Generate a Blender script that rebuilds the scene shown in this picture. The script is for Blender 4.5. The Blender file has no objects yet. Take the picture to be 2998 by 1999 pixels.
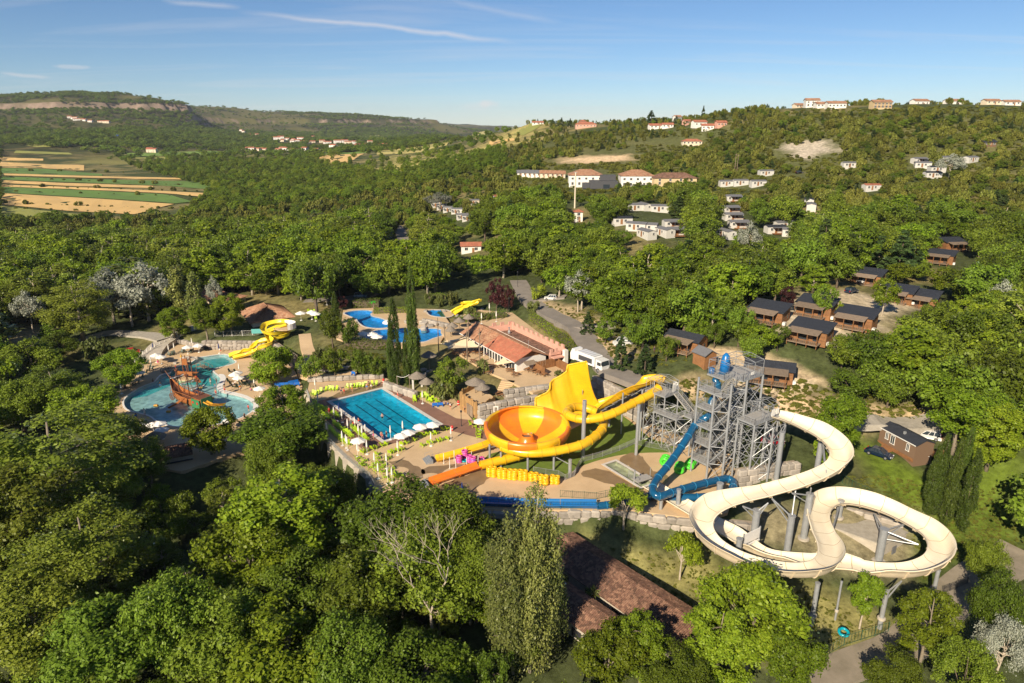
import bpy,bmesh,math,random
import numpy as np
from mathutils import Vector,Matrix
R = math.radians
scene = bpy.context.scene
COL = scene.collection
rng = np.random.default_rng(7)
random.seed(7)
# ---------------------------------------------------------------- camera, sky, sun
TH = R(17.8); CT,ST = math.cos(TH),math.sin(TH); FO = 1999.0; CH = 58.0
cd = bpy.data.cameras.new("camera"); cam = bpy.data.objects.new("camera",cd); COL.objects.link(cam)
cam.location = (0,0,CH); cam.rotation_euler = (R(90) - TH,0,0)
cd.sensor_width = 36; cd.lens = 36 * FO / 2998; cd.clip_start = 0.5; cd.clip_end = 40000
scene.camera = cam
SUN_AZ,SUN_EL = R(210),R(31)
sdir = Vector((math.sin(SUN_AZ) * math.cos(SUN_EL),math.cos(SUN_AZ) * math.cos(SUN_EL),math.sin(SUN_EL)))
sl = bpy.data.lights.new("sun",'SUN'); sl.energy = 5.0; sl.angle = R(0.53); sl.color = (1,0.87,0.67)
so = bpy.data.objects.new("sun",sl); COL.objects.link(so)
so.rotation_euler = sdir.to_track_quat('Z','Y').to_euler()
w = bpy.data.worlds.new("World"); scene.world = w; w.use_nodes = True
nt = w.node_tree; N = nt.nodes; LK = nt.links
for n in list(N): N.remove(n)
sky = N.new('ShaderNodeTexSky'); sky.sky_type = 'NISHITA'; sky.sun_disc = False
sky.sun_elevation = SUN_EL; sky.sun_rotation = SUN_AZ; sky.altitude = 1800; sky.air_density = 1.0; sky.dust_density = 0.0; sky.ozone_density = 6.0
tc = N.new('ShaderNodeTexCoord')
def wnode(t,**k):
 n = N.new(t)
 for a,b in k.items(): setattr(n,a,b)
 return n
# thin cirrus: streaky noise on the direction, projected on a high flat layer
sep = wnode('ShaderNodeSeparateXYZ'); LK.new(tc.outputs['Generated'],sep.inputs[0])
zc = wnode('ShaderNodeMath',operation='MAXIMUM'); LK.new(sep.outputs['Z'],zc.inputs[0]); zc.inputs[1].default_value = 0.0
za = wnode('ShaderNodeMath',operation='ADD'); LK.new(zc.outputs[0],za.inputs[0]); za.inputs[1].default_value = 0.06
dx = wnode('ShaderNodeMath',operation='DIVIDE'); LK.new(sep.outputs['X'],dx.inputs[0]); LK.new(za.outputs[0],dx.inputs[1])
dy = wnode('ShaderNodeMath',operation='DIVIDE'); LK.new(sep.outputs['Y'],dy.inputs[0]); LK.new(za.outputs[0],dy.inputs[1])
cmb = wnode('ShaderNodeCombineXYZ'); LK.new(dx.outputs[0],cmb.inputs[0]); LK.new(dy.outputs[0],cmb.inputs[1])
mp = wnode('ShaderNodeMapping'); mp.inputs['Rotation'].default_value = (0,0,R(-24)); mp.inputs['Scale'].default_value = (0.16,0.75,1)
LK.new(cmb.outputs[0],mp.inputs[0])
n1 = wnode('ShaderNodeTexNoise'); n1.inputs['Scale'].default_value = 1.3; n1.inputs['Detail'].default_value = 9; n1.inputs['Roughness'].default_value = 0.62; n1.inputs['Distortion'].default_value = 0.9
LK.new(mp.outputs[0],n1.inputs['Vector'])
r1 = wnode('ShaderNodeMapRange'); r1.inputs[1].default_value = 0.5; r1.inputs[2].default_value = 0.82; r1.inputs[3].default_value = 0; r1.inputs[4].default_value = 0.36
LK.new(n1.outputs[0],r1.inputs[0])
def blob(direction,rad,strength,nscale):
 """a soft small cloud in one direction of the sky, ragged by noise"""
 vm = wnode('ShaderNodeVectorMath',operation='SUBTRACT'); LK.new(tc.outputs['Generated'],vm.inputs[0]); vm.inputs[1].default_value = direction
 ms = wnode('ShaderNodeVectorMath',operation='MULTIPLY'); LK.new(vm.outputs[0],ms.inputs[0]); ms.inputs[1].default_value = (1 / rad[0],1 / rad[0],1 / rad[1])
 ln = wnode('ShaderNodeVectorMath',operation='LENGTH'); LK.new(ms.outputs[0],ln.inputs[0])
 nn = wnode('ShaderNodeTexNoise'); nn.inputs['Scale'].default_value = nscale; nn.inputs['Detail'].default_value = 6; LK.new(tc.outputs['Generated'],nn.inputs['Vector'])
 ad = wnode('ShaderNodeMath',operation='MULTIPLY_ADD'); LK.new(nn.outputs[0],ad.inputs[0]); ad.inputs[1].default_value = 1.8; LK.new(ln.outputs['Value'],ad.inputs[2])
 mr = wnode('ShaderNodeMapRange'); LK.new(ad.outputs[0],mr.inputs[0]); mr.inputs[1].default_value = 1.75; mr.inputs[2].default_value = 1.1; mr.inputs[3].default_value = 0; mr.inputs[4].default_value = strength
 return mr
def skydir(px,py):
 v = Vector(((px - 1499) / FO,CT + (999.5 - py) / FO * ST,-ST + (999.5 - py) / FO * CT)); return tuple(v.normalized())
b1 = blob(skydir(1425,304),(0.022,0.007),0.6,60)
b2 = blob(skydir(1400,312),(0.05,0.008),0.25,30)
b3 = blob(skydir(205,195),(0.03,0.003),0.3,60)
mx = r1
for b in (b1,b2,b3):
 m_ = wnode('ShaderNodeMath',operation='MAXIMUM'); LK.new(mx.outputs[0],m_.inputs[0]); LK.new(b.outputs[0],m_.inputs[1]); mx = m_
# contrails: two long thin lines
def trail(pa,pb,wid,st):
 a = Vector(skydir(*pa)); b = Vector(skydir(*pb)); nrm = a.cross(b).normalized(); mid = (a + b).normalized(); half = a.angle(b) / 2
 d = wnode('ShaderNodeVectorMath',operation='DOT_PRODUCT'); LK.new(tc.outputs['Generated'],d.inputs[0]); d.inputs[1].default_value = nrm
 nn = wnode('ShaderNodeTexNoise'); nn.inputs['Scale'].default_value = 9; nn.inputs['Detail'].default_value = 7; LK.new(tc.outputs['Generated'],nn.inputs['Vector'])
 off = wnode('ShaderNodeMath',operation='MULTIPLY_ADD'); LK.new(nn.outputs[0],off.inputs[0]); off.inputs[1].default_value = 0.02; LK.new(d.outputs['Value'],off.inputs[2])
 of2 = wnode('ShaderNodeMath',operation='SUBTRACT'); LK.new(off.outputs[0],of2.inputs[0]); of2.inputs[1].default_value = 0.01
 ab = wnode('ShaderNodeMath',operation='ABSOLUTE'); LK.new(of2.outputs[0],ab.inputs[0])
 m1 = wnode('ShaderNodeMapRange'); LK.new(ab.outputs[0],m1.inputs[0]); m1.inputs[1].default_value = wid; m1.inputs[2].default_value = 0; m1.inputs[3].default_value = 0; m1.inputs[4].default_value = st
 d2 = wnode('ShaderNodeVectorMath',operation='DOT_PRODUCT'); LK.new(tc.outputs['Generated'],d2.inputs[0]); d2.inputs[1].default_value = mid
 m2 = wnode('ShaderNodeMapRange'); LK.new(d2.outputs['Value'],m2.inputs[0]); m2.inputs[1].default_value = math.cos(half * 1.1); m2.inputs[2].default_value = math.cos(half * 0.5)
 mu = wnode('ShaderNodeMath',operation='MULTIPLY'); LK.new(m1.outputs[0],mu.inputs[0]); LK.new(m2.outputs[0],mu.inputs[1])
 return mu
for t_ in (trail((735,35),(1500,122),0.0045,0.5),trail((480,0),(700,18),0.004,0.3),trail((0,215),(150,228),0.003,0.4),trail((1290,0),(1640,70),0.006,0.2)):
 m_ = wnode('ShaderNodeMath',operation='MAXIMUM'); LK.new(mx.outputs[0],m_.inputs[0]); LK.new(t_.outputs[0],m_.inputs[1]); mx = m_
hsv = wnode('ShaderNodeHueSaturation'); hsv.inputs['Saturation'].default_value = 1.02; LK.new(sky.outputs[0],hsv.inputs['Color']); gm = wnode('ShaderNodeGamma'); gm.inputs[1].default_value = 1.0; LK.new(hsv.outputs[0],gm.inputs[0])
mixc = wnode('ShaderNodeMixRGB'); LK.new(mx.outputs[0],mixc.inputs[0]); LK.new(gm.outputs[0],mixc.inputs[1]); mixc.inputs[2].default_value = (9,8.4,8.2,1)
bg = wnode('ShaderNodeBackground'); bg.inputs[1].default_value = 0.062; LK.new(mixc.outputs[0],bg.inputs[0])
wo = wnode('ShaderNodeOutputWorld'); LK.new(bg.outputs[0],wo.inputs[0])
vs = scene.view_settings; vs.view_transform = 'Standard'; vs.look = 'None'; vs.gamma = 1; vs.use_curve_mapping = False; vs.exposure = 0.62
cy = scene.cycles; cy.use_denoising = True; cy.max_bounces = 6; cy.diffuse_bounces = 3; cy.transmission_bounces = 4; cy.transparent_max_bounces = 8
cy.use_adaptive_sampling = True; cy.adaptive_threshold = 0.012; cy.caustics_reflective = False; cy.caustics_refractive = False
# ---------------------------------------------------------------- projection helpers (photo pixel -> place)
def ray(px,py):
 v = (999.5 - py) / FO
 return (px - 1499) / FO,CT + v * ST,-ST + v * CT
def P(px,py,z):
 x,y,k = ray(px,py); t = (z - CH) / k
 return Vector((x * t,y * t,z))
def PY(px,py,Y):
 x,y,k = ray(px,py); t = Y / y
 return Vector((x * t,Y,CH + k * t))
def D(x,y): return x * 1.27466,y * 1.27466
def proj(X,Y,Z):
 d = Y * CT - (Z - CH) * ST; v = (Y * ST + (Z - CH) * CT) / d
 return 1499 + FO * X / d,999.5 - FO * v,d
def above(base,py):           # height z of a point straight over base seen at pixel row py
 x,y,k = ray(0,py); return CH + k * base.y / y
# ---------------------------------------------------------------- noise
def vnoise(X,Y,s,seed=0):
 x = np.asarray(X) / s; y = np.asarray(Y) / s; xi = np.floor(x).astype(np.int64); yi = np.floor(y).astype(np.int64); fx = x - xi; fy = y - yi
 fx = fx * fx * (3 - 2 * fx); fy = fy * fy * (3 - 2 * fy)
 def h(a,b):
  n = (a * 374761393 + b * 668265263 + seed * 974711) & 0x7fffffff; n = ((n ^ (n >> 13)) * 1274126177) & 0x7fffffff; return ((n ^ (n >> 16)) & 0xffff) / 65535.0
 return (h(xi,yi) * (1 - fx) + h(xi + 1,yi) * fx) * (1 - fy) + (h(xi,yi + 1) * (1 - fx) + h(xi + 1,yi + 1) * fx) * fy
def fbm(X,Y,s,seed=0,o=4):
 t = 0; a = 1; q = 0
 for i in range(o): t = t + a * vnoise(X,Y,s / 2 ** i,seed + i * 17); q += a; a *= .5
 return t / q
# ---------------------------------------------------------------- terrain heights
ZN = [  # near ground: pixel, height
 (0,1999,-9),(750,1999,-8),(1500,1999,-7),(2250,1900,-5.5),(2900,1700,-4.5),(2998,1999,-5.5),(0,1500,-8),(500,1500,-7),(900,1500,-7),(1100,1600,-6.5),
 (1500,1650,-5.5),(1800,1640,-5),(1650,1590,-5),(2000,1650,-5),(2400,1790,-5),(2600,1800,-5),(2660,1650,-4.5),(2300,1650,-3.5),(2300,1560,-2),(2500,1520,-1.2),(2200,1470,-0.6),(2250,1400,1),
 (2300,1290,3),(2480,1300,2.6),(2640,1355,1.8),(2560,1300,2.2),(2700,1300,2.4),(2560,1390,1),(2750,1500,-2),(2900,1500,-3),(2850,1330,3),(2998,1350,3.5),(2998,1600,-4),
 (350,1230,-3.2),(800,1250,-3.2),(500,1400,-3.6),(600,1050,-3),(420,1080,-3),(860,1080,-3),(0,1250,-7),(150,1150,-6),(0,1000,-5),(200,1000,-4),(300,1010,-3.2),(100,900,-5),(0,800,-7),(900,1300,-5),(1000,1420,-6),
 (620,970,-0.5),(780,960,0),(860,940,1.5),(885,1000,1.6),(900,1060,-.5),(960,1080,0),(960,1040,1.8),
 (930,1150,0),(1100,1100,0.1),(1500,1400,0),(1300,1250,0),(1850,1330,0),(1750,1250,0.2),(2050,1350,0),(2100,1500,-0.5),(1800,1480,0),(1400,1480,0),(1650,1200,0.5),
 (1050,1060,1.5),(1250,1080,1.5),(1100,930,3),(1300,920,3),(1000,900,3),(1000,985,3),(930,920,3),(950,960,3),(1250,990,3),(1340,1040,3.2),(1500,1090,3.5),(1660,1070,4),(1450,950,3.6),(1550,930,4.5),
 (1750,1100,6),(1700,1050,6.1),(1685,1000,6.2),(1810,1090,6.4),(1760,1060,6.2),(1700,1090,5.8),(1780,1130,5.8),(1790,1150,5.2),(1640,930,6),(1720,1000,6),(1850,1130,6),(1885,1160,6),(1835,1158,5.6),(1850,1050,8),(1560,870,6),(1540,800,6),(1800,940,10),(1650,850,8),(1400,840,5),(1200,820,4),(1000,800,2),
 (1950,1130,7),(2050,1070,10),(2150,1150,7),(2250,1230,4),(2400,1200,6),(2550,1210,6),(2750,1180,7.5),(2900,1180,8),
 (2210,1090,8.5),(2330,1080,9.5),
 (300,800,-6),(600,800,-4),(800,800,-1),(1100,700,-2),(1400,700,3),
]
YN = [  # farther ground: pixel, distance
 (2380,940,150),(2280,930,150),(2500,920,156),(2640,890,172),(2800,980,150),(2050,940,165),(1900,1000,150),(2540,800,205),(2250,800,200),(2800,860,190),(2998,900,180),(2850,720,250),
 (1857,625,300),(2000,650,290),(1750,560,400),(1600,560,400),(2100,690,270),(2300,700,265),(2100,560,380),(2350,490,410),(2650,510,370),(2750,470,400),(2998,520,360),(2998,700,260),(2600,620,310),(1500,650,310),
 (1400,600,420),(1560,500,480),(1750,470,520),(2050,430,560),(2300,400,490),(2600,400,450),(2998,400,450),
 (2998,316,520),(2850,309,530),(2700,309,535),(2600,311,545),(2450,316,555),(2300,322,565),(2200,330,590),(2100,340,620),(1980,360,660),(1880,358,700),(1760,362,760),(1650,362,820),(1560,358,860),(1500,380,900),(1440,392,960),
 (2998,322,640),(2600,322,660),(2300,334,690),(2100,352,740),(1900,374,820),(1650,378,980),(1500,402,1060),
 (1400,430,900),(1300,440,980),(1180,455,1100),(1000,455,1200),(900,480,1100),(1200,500,700),(1350,500,620),(1100,560,600),
 (1400,402,1250),(1200,425,1600),(1000,430,1800),(1300,410,2200),
 (0,640,494),(300,710,415),(500,600,600),(0,560,698),(300,560,698),(600,560,698),(800,560,690),(0,480,1169),(300,480,1160),(600,480,1150),(800,520,850),(0,750,380),(300,750,370),
 (0,440,1450),(200,430,1500),(400,430,1700),(600,430,1900),(800,430,2000),(0,400,1800),(200,395,1900),(400,400,2000),(600,410,2300),(850,410,2500),(1100,410,2700),
 (0,350,2350),(200,350,2450),(400,355,2600),(520,360,2700),(0,310,2750),(150,300,2800),(350,318,2850),(500,325,2900),(555,335,2950),(600,380,3000),
 (0,285,3000),(100,284,3000),(200,275,3050),(300,274,3050),(380,276,3050),(450,283,3050),(520,296,3050),(556,309,3040),(585,345,3150),
 (200,280,3700),(450,300,3700),
 (620,370,3600),(800,385,3600),(1000,392,3600),(1200,396,3600),(1320,400,4200),
 (570,315,4600),(650,318,4600),(800,330,4600),(900,336,4600),(1000,338,4600),(1100,342,4600),(1200,349,4600),(1280,354,4600),(1312,364,4620),(1335,378,4700),
 (700,331,5600),(1100,352,5600),(1330,380,5600),
 (1330,364,8500),(1400,367,8500),(1480,371,8500),(1600,380,8500),(1800,380,8500),(2300,380,8500),(2998,380,8500),(0,380,8500),(600,380,8500),
]
AN = [(-60,15,-9),(60,15,-6),(0,8,-8),(-160,40,-9),(160,45,-2),(-300,200,-8),(-60,60,-8),(140,120,4),(200,160,12),(330,300,30),(600,500,70),(-700,500,-8),(-2000,1500,60),(-3400,2600,160),(-5000,5000,100),(4000,5000,40),(9000,9000,0),(-9000,9000,0),(0,14000,-50),(1500,1200,50),(12000,3000,0)]
cp = [tuple(P(*a)) for a in ZN] + [tuple(PY(*a)) for a in YN] + AN
cp = np.array(cp,float)
def warp(X,Y):
 return np.stack([np.arctan2(X,Y) * 1.6,np.log(np.hypot(X,Y) + 6)],-1)
cw = warp(cp[:,0],cp[:,1])
def kern(a,b):
 return np.sqrt(((a[:,None,:] - b[None,:,:]) ** 2).sum(-1) + 1e-5)
K = kern(cw,cw) + np.eye(len(cw)) * -0.0006
coef = np.linalg.solve(np.block([[K,np.ones((len(cw),1))],[np.ones((1,len(cw))),np.zeros((1,1))]]),np.append(cp[:,2],0))
def pw(l,z): return [tuple(P(x,y,z))[:2] for x,y in l]
LAP = pw([(900,1145),(908,1110),(1010,1100),(1120,1100),(1150,1118),(1210,1152),(1330,1168),(1390,1236),(1470,1215),(1560,1185),(1700,1150),(1860,1215),(2020,1290),(2140,1330),(2160,1400),(2130,1500),(2060,1520),(1850,1494),(1345,1490),(1200,1470),(1098,1432),(1080,1396),(1012,1340),(946,1276),(920,1202)],0)
SHIP = pw([(300,1262),(340,1150),(411,1055),(514,1006),(595,1020),(774,1024),(850,1060),(885,1130),(880,1200),(850,1250),(797,1300),(683,1330),(530,1380),(415,1360),(320,1300)],-3)
REST = pw([(1290,968),(1335,1030),(1420,1085),(1480,1110),(1560,1150),(1620,1130),(1650,1090),(1640,1020),(1500,915),(1380,905)],3.5)
UPP = pw([(985,990),(1000,940),(1005,905),(1100,900),(1290,905),(1320,950),(1290,1000),(1180,1015),(1040,1008)],3.0)
DECKS = [(LAP,0.0),(SHIP,-3.0),(REST,3.5),(UPP,3.0)]
def pdist(X,Y,poly):
 """signed distance to a polygon (negative inside)"""
 X = np.asarray(X,float); Y = np.asarray(Y,float); d = np.full(X.shape,1e18); ins = np.zeros(X.shape,bool); n = len(poly)
 for i in range(n):
  ax,ay = poly[i]; bx,by = poly[(i + 1) % n]
  ex,ey = bx - ax,by - ay; t = np.clip(((X - ax) * ex + (Y - ay) * ey) / (ex * ex + ey * ey + 1e-12),0,1)
  d = np.minimum(d,(X - ax - t * ex) ** 2 + (Y - ay - t * ey) ** 2)
  c = ((ay > Y) != (by > Y)); xi = (bx - ax) * (Y - ay) / (by - ay + 1e-12) + ax
  ins ^= c & (X < xi)
 d = np.sqrt(d); return np.where(ins,-d,d)
def H(X,Y,raw=False):
 X = np.atleast_1d(np.asarray(X,float)); Y = np.atleast_1d(np.asarray(Y,float)); out = np.empty(X.shape)
 fx = X.ravel(); fy = Y.ravel(); fo = np.empty(fx.shape)
 for i in range(0,len(fx),20000):
  fo[i:i + 20000] = kern(warp(fx[i:i + 20000],fy[i:i + 20000]),cw) @ coef[:-1] + coef[-1]
 rr = np.hypot(fx,fy)
 fo += (fbm(fx,fy,25,3) - .5) * np.clip(rr / 150 - .6,0,1) * 2.2 + (fbm(fx,fy,260,5) - .5) * np.clip((rr - 700) / 1500,0,1) * 42
 zc = np.interp(rr,[2700,3200,4200,5200],[118,118,62,60]); band = np.clip((rr - 2600) / 200,0,1) * np.clip((5000 - rr) / 200,0,1)
 d_ = fo - zc; st = np.clip(d_ / 22,-1,1); fo = fo + band * (np.sign(st) * (np.abs(st) ** 0.25) * 22 - st * 22)
 if not raw:
  near = rr < 300
  if near.any():
   nx,ny,nz = fx[near],fy[near],fo[near]
   for poly,z0 in DECKS:
    d = pdist(nx,ny,poly); k = np.clip((d + 0.2) / (1.6 if z0 <= 0 else 4.0),0,1); k = k * k * (3 - 2 * k)
    nz = (z0 - 0.45 - 1.9 * np.clip((-d - .5) / 1.2,0,1)) * (1 - k) + nz * k
   fo[near] = nz
 return fo.reshape(X.shape)
def hz(x,y): return float(H(x,y)[0])
def G(px,py):
 """ground point seen at a photo pixel"""
 x,y,k = ray(px,py); t = np.concatenate([np.linspace(40,400,240),np.geomspace(404,9000,260)])
 g = CH + k * t - H(x * t,y * t); i = int(np.argmax(g < 0))
 if not (g < 0).any(): i = int(np.argmin(g[:400])) if g[:400].size else 1
 i = max(i,1); a = g[i - 1] / (g[i - 1] - g[i]); tt = t[i - 1] + a * (t[i] - t[i - 1])
 return Vector((x * tt,y * tt,hz(x * tt,y * tt)))
# ---------------------------------------------------------------- object helpers
def tag(o,label=None,cat=None,group=None,kind=None):
 if label: o['label'] = label
 if cat: o['category'] = cat
 if group: o['group'] = group
 if kind: o['kind'] = kind
 return o
def empty(name,loc,label,cat,group=None,rz=0):
 o = bpy.data.objects.new(name,None); COL.objects.link(o); o.location = loc; o.rotation_euler = (0,0,rz); o.empty_display_size = .2
 return tag(o,label,cat,group)
def link(name,me,parent=None,loc=None):
 o = bpy.data.objects.new(name,me); COL.objects.link(o)
 if parent is not None: o.parent = parent
 if loc is not None: o.location = loc
 return o
def dup(o,loc=None,rz=None,label=None,group=None,scale=None):
 c = o.copy(); COL.objects.link(c)
 for ch in list(o.children):
  k = ch.copy(); COL.objects.link(k); k.parent = c
  for g in list(ch.children):
   q = g.copy(); COL.objects.link(q); q.parent = k
 if loc is not None: c.location = loc
 if rz is not None: c.rotation_euler = (c.rotation_euler[0],c.rotation_euler[1],rz)
 if scale is not None: c.scale = scale if hasattr(scale,'__len__') else (scale,) * 3
 if label: c['label'] = label
 if group: c['group'] = group
 return c
class MB:
 """collects faces, then links them as one mesh object"""
 def __init__(s): s.v = []; s.f = []; s.m = []
 def add(s,vs,fs,mi=0):
  b = len(s.v); s.v += [tuple(v) for v in vs]; s.f += [tuple(b + i for i in f) for f in fs]; s.m += [mi] * len(fs); return s
 def box(s,c,d,rz=0,mi=0):
  cx,cy_,cz = c; hx,hy,hz_ = d[0] / 2,d[1] / 2,d[2] / 2; co,si = math.cos(rz),math.sin(rz)
  vs = [(cx + x * co - y * si,cy_ + x * si + y * co,cz + z) for z in (-hz_,hz_) for x,y in ((-hx,-hy),(hx,-hy),(hx,hy),(-hx,hy))]
  return s.add(vs,[(0,3,2,1),(4,5,6,7),(0,1,5,4),(1,2,6,5),(2,3,7,6),(3,0,4,7)],mi)
 def beam(s,a,b,w_=.1,h_=None,mi=0):
  a = Vector(a); b = Vector(b); d = (b - a)
  if d.length < 1e-6: return s
  d.normalize(); up = Vector((0,0,1)) if abs(d.z) < .95 else Vector((1,0,0)); x = d.cross(up).normalized() * w_ / 2; y = x.cross(d).normalized() * (h_ or w_) / 2
  vs = [a - x - y,a + x - y,a + x + y,a - x + y,b - x - y,b + x - y,b + x + y,b - x + y]
  return s.add(vs,[(3,2,1,0),(4,5,6,7),(0,1,5,4),(1,2,6,5),(2,3,7,6),(3,0,4,7)],mi)
 def tube(s,pts,r,n=6,mi=0,cap=True):
  """round tube through points; r is one radius or a list"""
  pts = [Vector(p) for p in pts]; m = len(pts); rs = r if hasattr(r,'__len__') else [r] * m; vs = []; px_ = None
  for i,p in enumerate(pts):
   d = (pts[min(i + 1,m - 1)] - pts[max(i - 1,0)]).normalized()
   if px_ is None: u = d.cross(Vector((0,0,1)) if abs(d.z) < .9 else Vector((1,0,0))).normalized()
   else: u = (px_ - d * px_.dot(d)).normalized()
   px_ = u; v = d.cross(u)
   vs += [p + (u * math.cos(2 * math.pi * k / n) + v * math.sin(2 * math.pi * k / n)) * rs[i] for k in range(n)]
  fs = [(i * n + k,i * n + (k + 1) % n,(i + 1) * n + (k + 1) % n,(i + 1) * n + k) for i in range(m - 1) for k in range(n)]
  if cap: fs += [tuple(reversed(range(n))),tuple(range((m - 1) * n,m * n))]
  return s.add(vs,fs,mi)
 def prism(s,poly,z0,z1,mi=0):
  n = len(poly); vs = [(x,y,z0) for x,y in poly] + [(x,y,z1) for x,y in poly]
  ar = sum(poly[i][0] * poly[(i + 1) % n][1] - poly[(i + 1) % n][0] * poly[i][1] for i in range(n))
  if ar < 0: vs = vs[:n][::-1] + vs[n:][::-1]
  return s.add(vs,[tuple(reversed(range(n))),tuple(range(n,2 * n))] + [(i,(i + 1) % n,n + (i + 1) % n,n + i) for i in range(n)],mi)
 def lathe(s,prof,n=12,c=(0,0,0),mi=0):
  vs = [(c[0] + r_ * math.cos(2 * math.pi * k / n),c[1] + r_ * math.sin(2 * math.pi * k / n),c[2] + z) for r_,z in prof for k in range(n)]
  fs = [(i * n + k,i * n + (k + 1) % n,(i + 1) * n + (k + 1) % n,(i + 1) * n + k) for i in range(len(prof) - 1) for k in range(n)]
  return s.add(vs,fs,mi)
 def mesh(s,name,mats,smooth=False):
  me = bpy.data.meshes.new(name); me.from_pydata(s.v,[],s.f)
  for m_ in (mats if isinstance(mats,(list,tuple)) else [mats]): me.materials.append(m_)
  if max(s.m or [0]): me.polygons.foreach_set('material_index',s.m)
  if smooth: me.polygons.foreach_set('use_smooth',[True] * len(me.polygons))
  me.update(); return me
 def build(s,name,mats,parent=None,smooth=False,loc=None):
  return link(name,s.mesh(name,mats,smooth),parent,loc)
# ---------------------------------------------------------------- materials
def mat(name,col,rough=.6,metal=0,noise=0,nscale=3,col2=None,bump=0,bscale=20,spec=.5,emit=None,objvar=0,coords='Object',coat=0):
 m_ = bpy.data.materials.new(name); m_.use_nodes = True; t = m_.node_tree; b = t.nodes['Principled BSDF']
 b.inputs['Roughness'].default_value = rough; b.inputs['Metallic'].default_value = metal; b.inputs['Specular IOR Level'].default_value = spec; b.inputs['Coat Weight'].default_value = coat
 b.inputs['Base Color'].default_value = (*col,1); src = None
 co = t.nodes.new('ShaderNodeTexCoord')
 if noise or col2:
  n_ = t.nodes.new('ShaderNodeTexNoise'); n_.inputs['Scale'].default_value = nscale; n_.inputs['Detail'].default_value = 6; n_.inputs['Roughness'].default_value = .65
  t.links.new(co.outputs[coords],n_.inputs['Vector'])
  mr = t.nodes.new('ShaderNodeMapRange'); mr.inputs[1].default_value = .32; mr.inputs[2].default_value = .68; t.links.new(n_.outputs[0],mr.inputs[0])
  mi_ = t.nodes.new('ShaderNodeMixRGB'); t.links.new(mr.outputs[0],mi_.inputs[0])
  c2 = col2 or tuple(c * (1 - noise) for c in col)
  mi_.inputs[1].default_value = (*col,1); mi_.inputs[2].default_value = (*c2,1); src = mi_.outputs[0]
 if objvar:
  oi = t.nodes.new('ShaderNodeObjectInfo'); hs = t.nodes.new('ShaderNodeHueSaturation'); mr = t.nodes.new('ShaderNodeMapRange'); mr.inputs[3].default_value = 1 - objvar; mr.inputs[4].default_value = 1 + objvar
  t.links.new(oi.outputs['Random'],mr.inputs[0]); t.links.new(mr.outputs[0],hs.inputs['Value'])
  if src: t.links.new(src,hs.inputs['Color'])
  else: hs.inputs['Color'].default_value = (*col,1)
  src = hs.outputs[0]
 if src: t.links.new(src,b.inputs['Base Color'])
 if bump:
  n2 = t.nodes.new('ShaderNodeTexNoise'); n2.inputs['Scale'].default_value = bscale; n2.inputs['Detail'].default_value = 5; t.links.new(co.outputs[coords],n2.inputs['Vector'])
  bp = t.nodes.new('ShaderNodeBump'); bp.inputs['Strength'].default_value = bump; bp.inputs['Distance'].default_value = .1; t.links.new(n2.outputs[0],bp.inputs['Height']); t.links.new(bp.outputs[0],b.inputs['Normal'])
 return m_
def leafmat(name,a,b_,trans=.35,gloss=.35,big=None):
 """leaf colour varies per leaf and per tree"""
 m_ = bpy.data.materials.new(name); m_.use_nodes = True; t = m_.node_tree; t.nodes.remove(t.nodes['Principled BSDF']); nn = t.nodes.new; L_ = t.links.new
 out = t.nodes['Material Output']; geo = nn('ShaderNodeNewGeometry'); oi = nn('ShaderNodeObjectInfo')
 mi_ = nn('ShaderNodeMixRGB'); mi_.inputs[1].default_value = (*a,1); mi_.inputs[2].default_value = (*b_,1); L_(geo.outputs['Random Per Island'],mi_.inputs[0])
 hs = nn('ShaderNodeHueSaturation'); L_(mi_.outputs[0],hs.inputs['Color'])
 m1 = nn('ShaderNodeMapRange'); m1.inputs[3].default_value = .485; m1.inputs[4].default_value = .512; L_(oi.outputs['Random'],m1.inputs[0]); L_(m1.outputs[0],hs.inputs['Hue'])
 f_ = nn('ShaderNodeMath'); f_.operation = 'FRACT'; mu = nn('ShaderNodeMath'); mu.operation = 'MULTIPLY'; mu.inputs[1].default_value = 7.31; L_(oi.outputs['Random'],mu.inputs[0]); L_(mu.outputs[0],f_.inputs[0])
 m2 = nn('ShaderNodeMapRange'); m2.inputs[3].default_value = .58; m2.inputs[4].default_value = 1.3; L_(f_.outputs[0],m2.inputs[0]); L_(m2.outputs[0],hs.inputs['Value'])
 d = nn('ShaderNodeBsdfDiffuse'); L_(hs.outputs[0],d.inputs[0]); tr = nn('ShaderNodeBsdfTranslucent'); L_(hs.outputs[0],tr.inputs[0])
 ms = nn('ShaderNodeMixShader'); ms.inputs[0].default_value = trans; L_(d.outputs[0],ms.inputs[1]); L_(tr.outputs[0],ms.inputs[2])
 gl = nn('ShaderNodeBsdfGlossy'); gl.inputs['Roughness'].default_value = .42; gl.inputs[0].default_value = (1,1,.9,1)
 fr = nn('ShaderNodeFresnel'); fr.inputs[0].default_value = 1.4; fm = nn('ShaderNodeMath'); fm.operation = 'MULTIPLY'; fm.inputs[1].default_value = gloss; L_(fr.outputs[0],fm.inputs[0])
 m3 = nn('ShaderNodeMixShader'); L_(fm.outputs[0],m3.inputs[0]); L_(ms.outputs[0],m3.inputs[1]); L_(gl.outputs[0],m3.inputs[2]); L_(m3.outputs[0],out.inputs[0])
 return m_
M = {}
M['oak'] = leafmat('oak_leaves',(.1,.155,.012),(.2,.275,.03),.36,.3)
M['plane'] = leafmat('plane_leaves',(.12,.19,.01),(.25,.33,.025),.4,.3)
M['ash'] = leafmat('ash_leaves',(.15,.2,.02),(.28,.34,.045),.38,.3)
M['poplar'] = leafmat('poplar_leaves',(.13,.16,.03),(.27,.29,.08),.3,.5)
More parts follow.
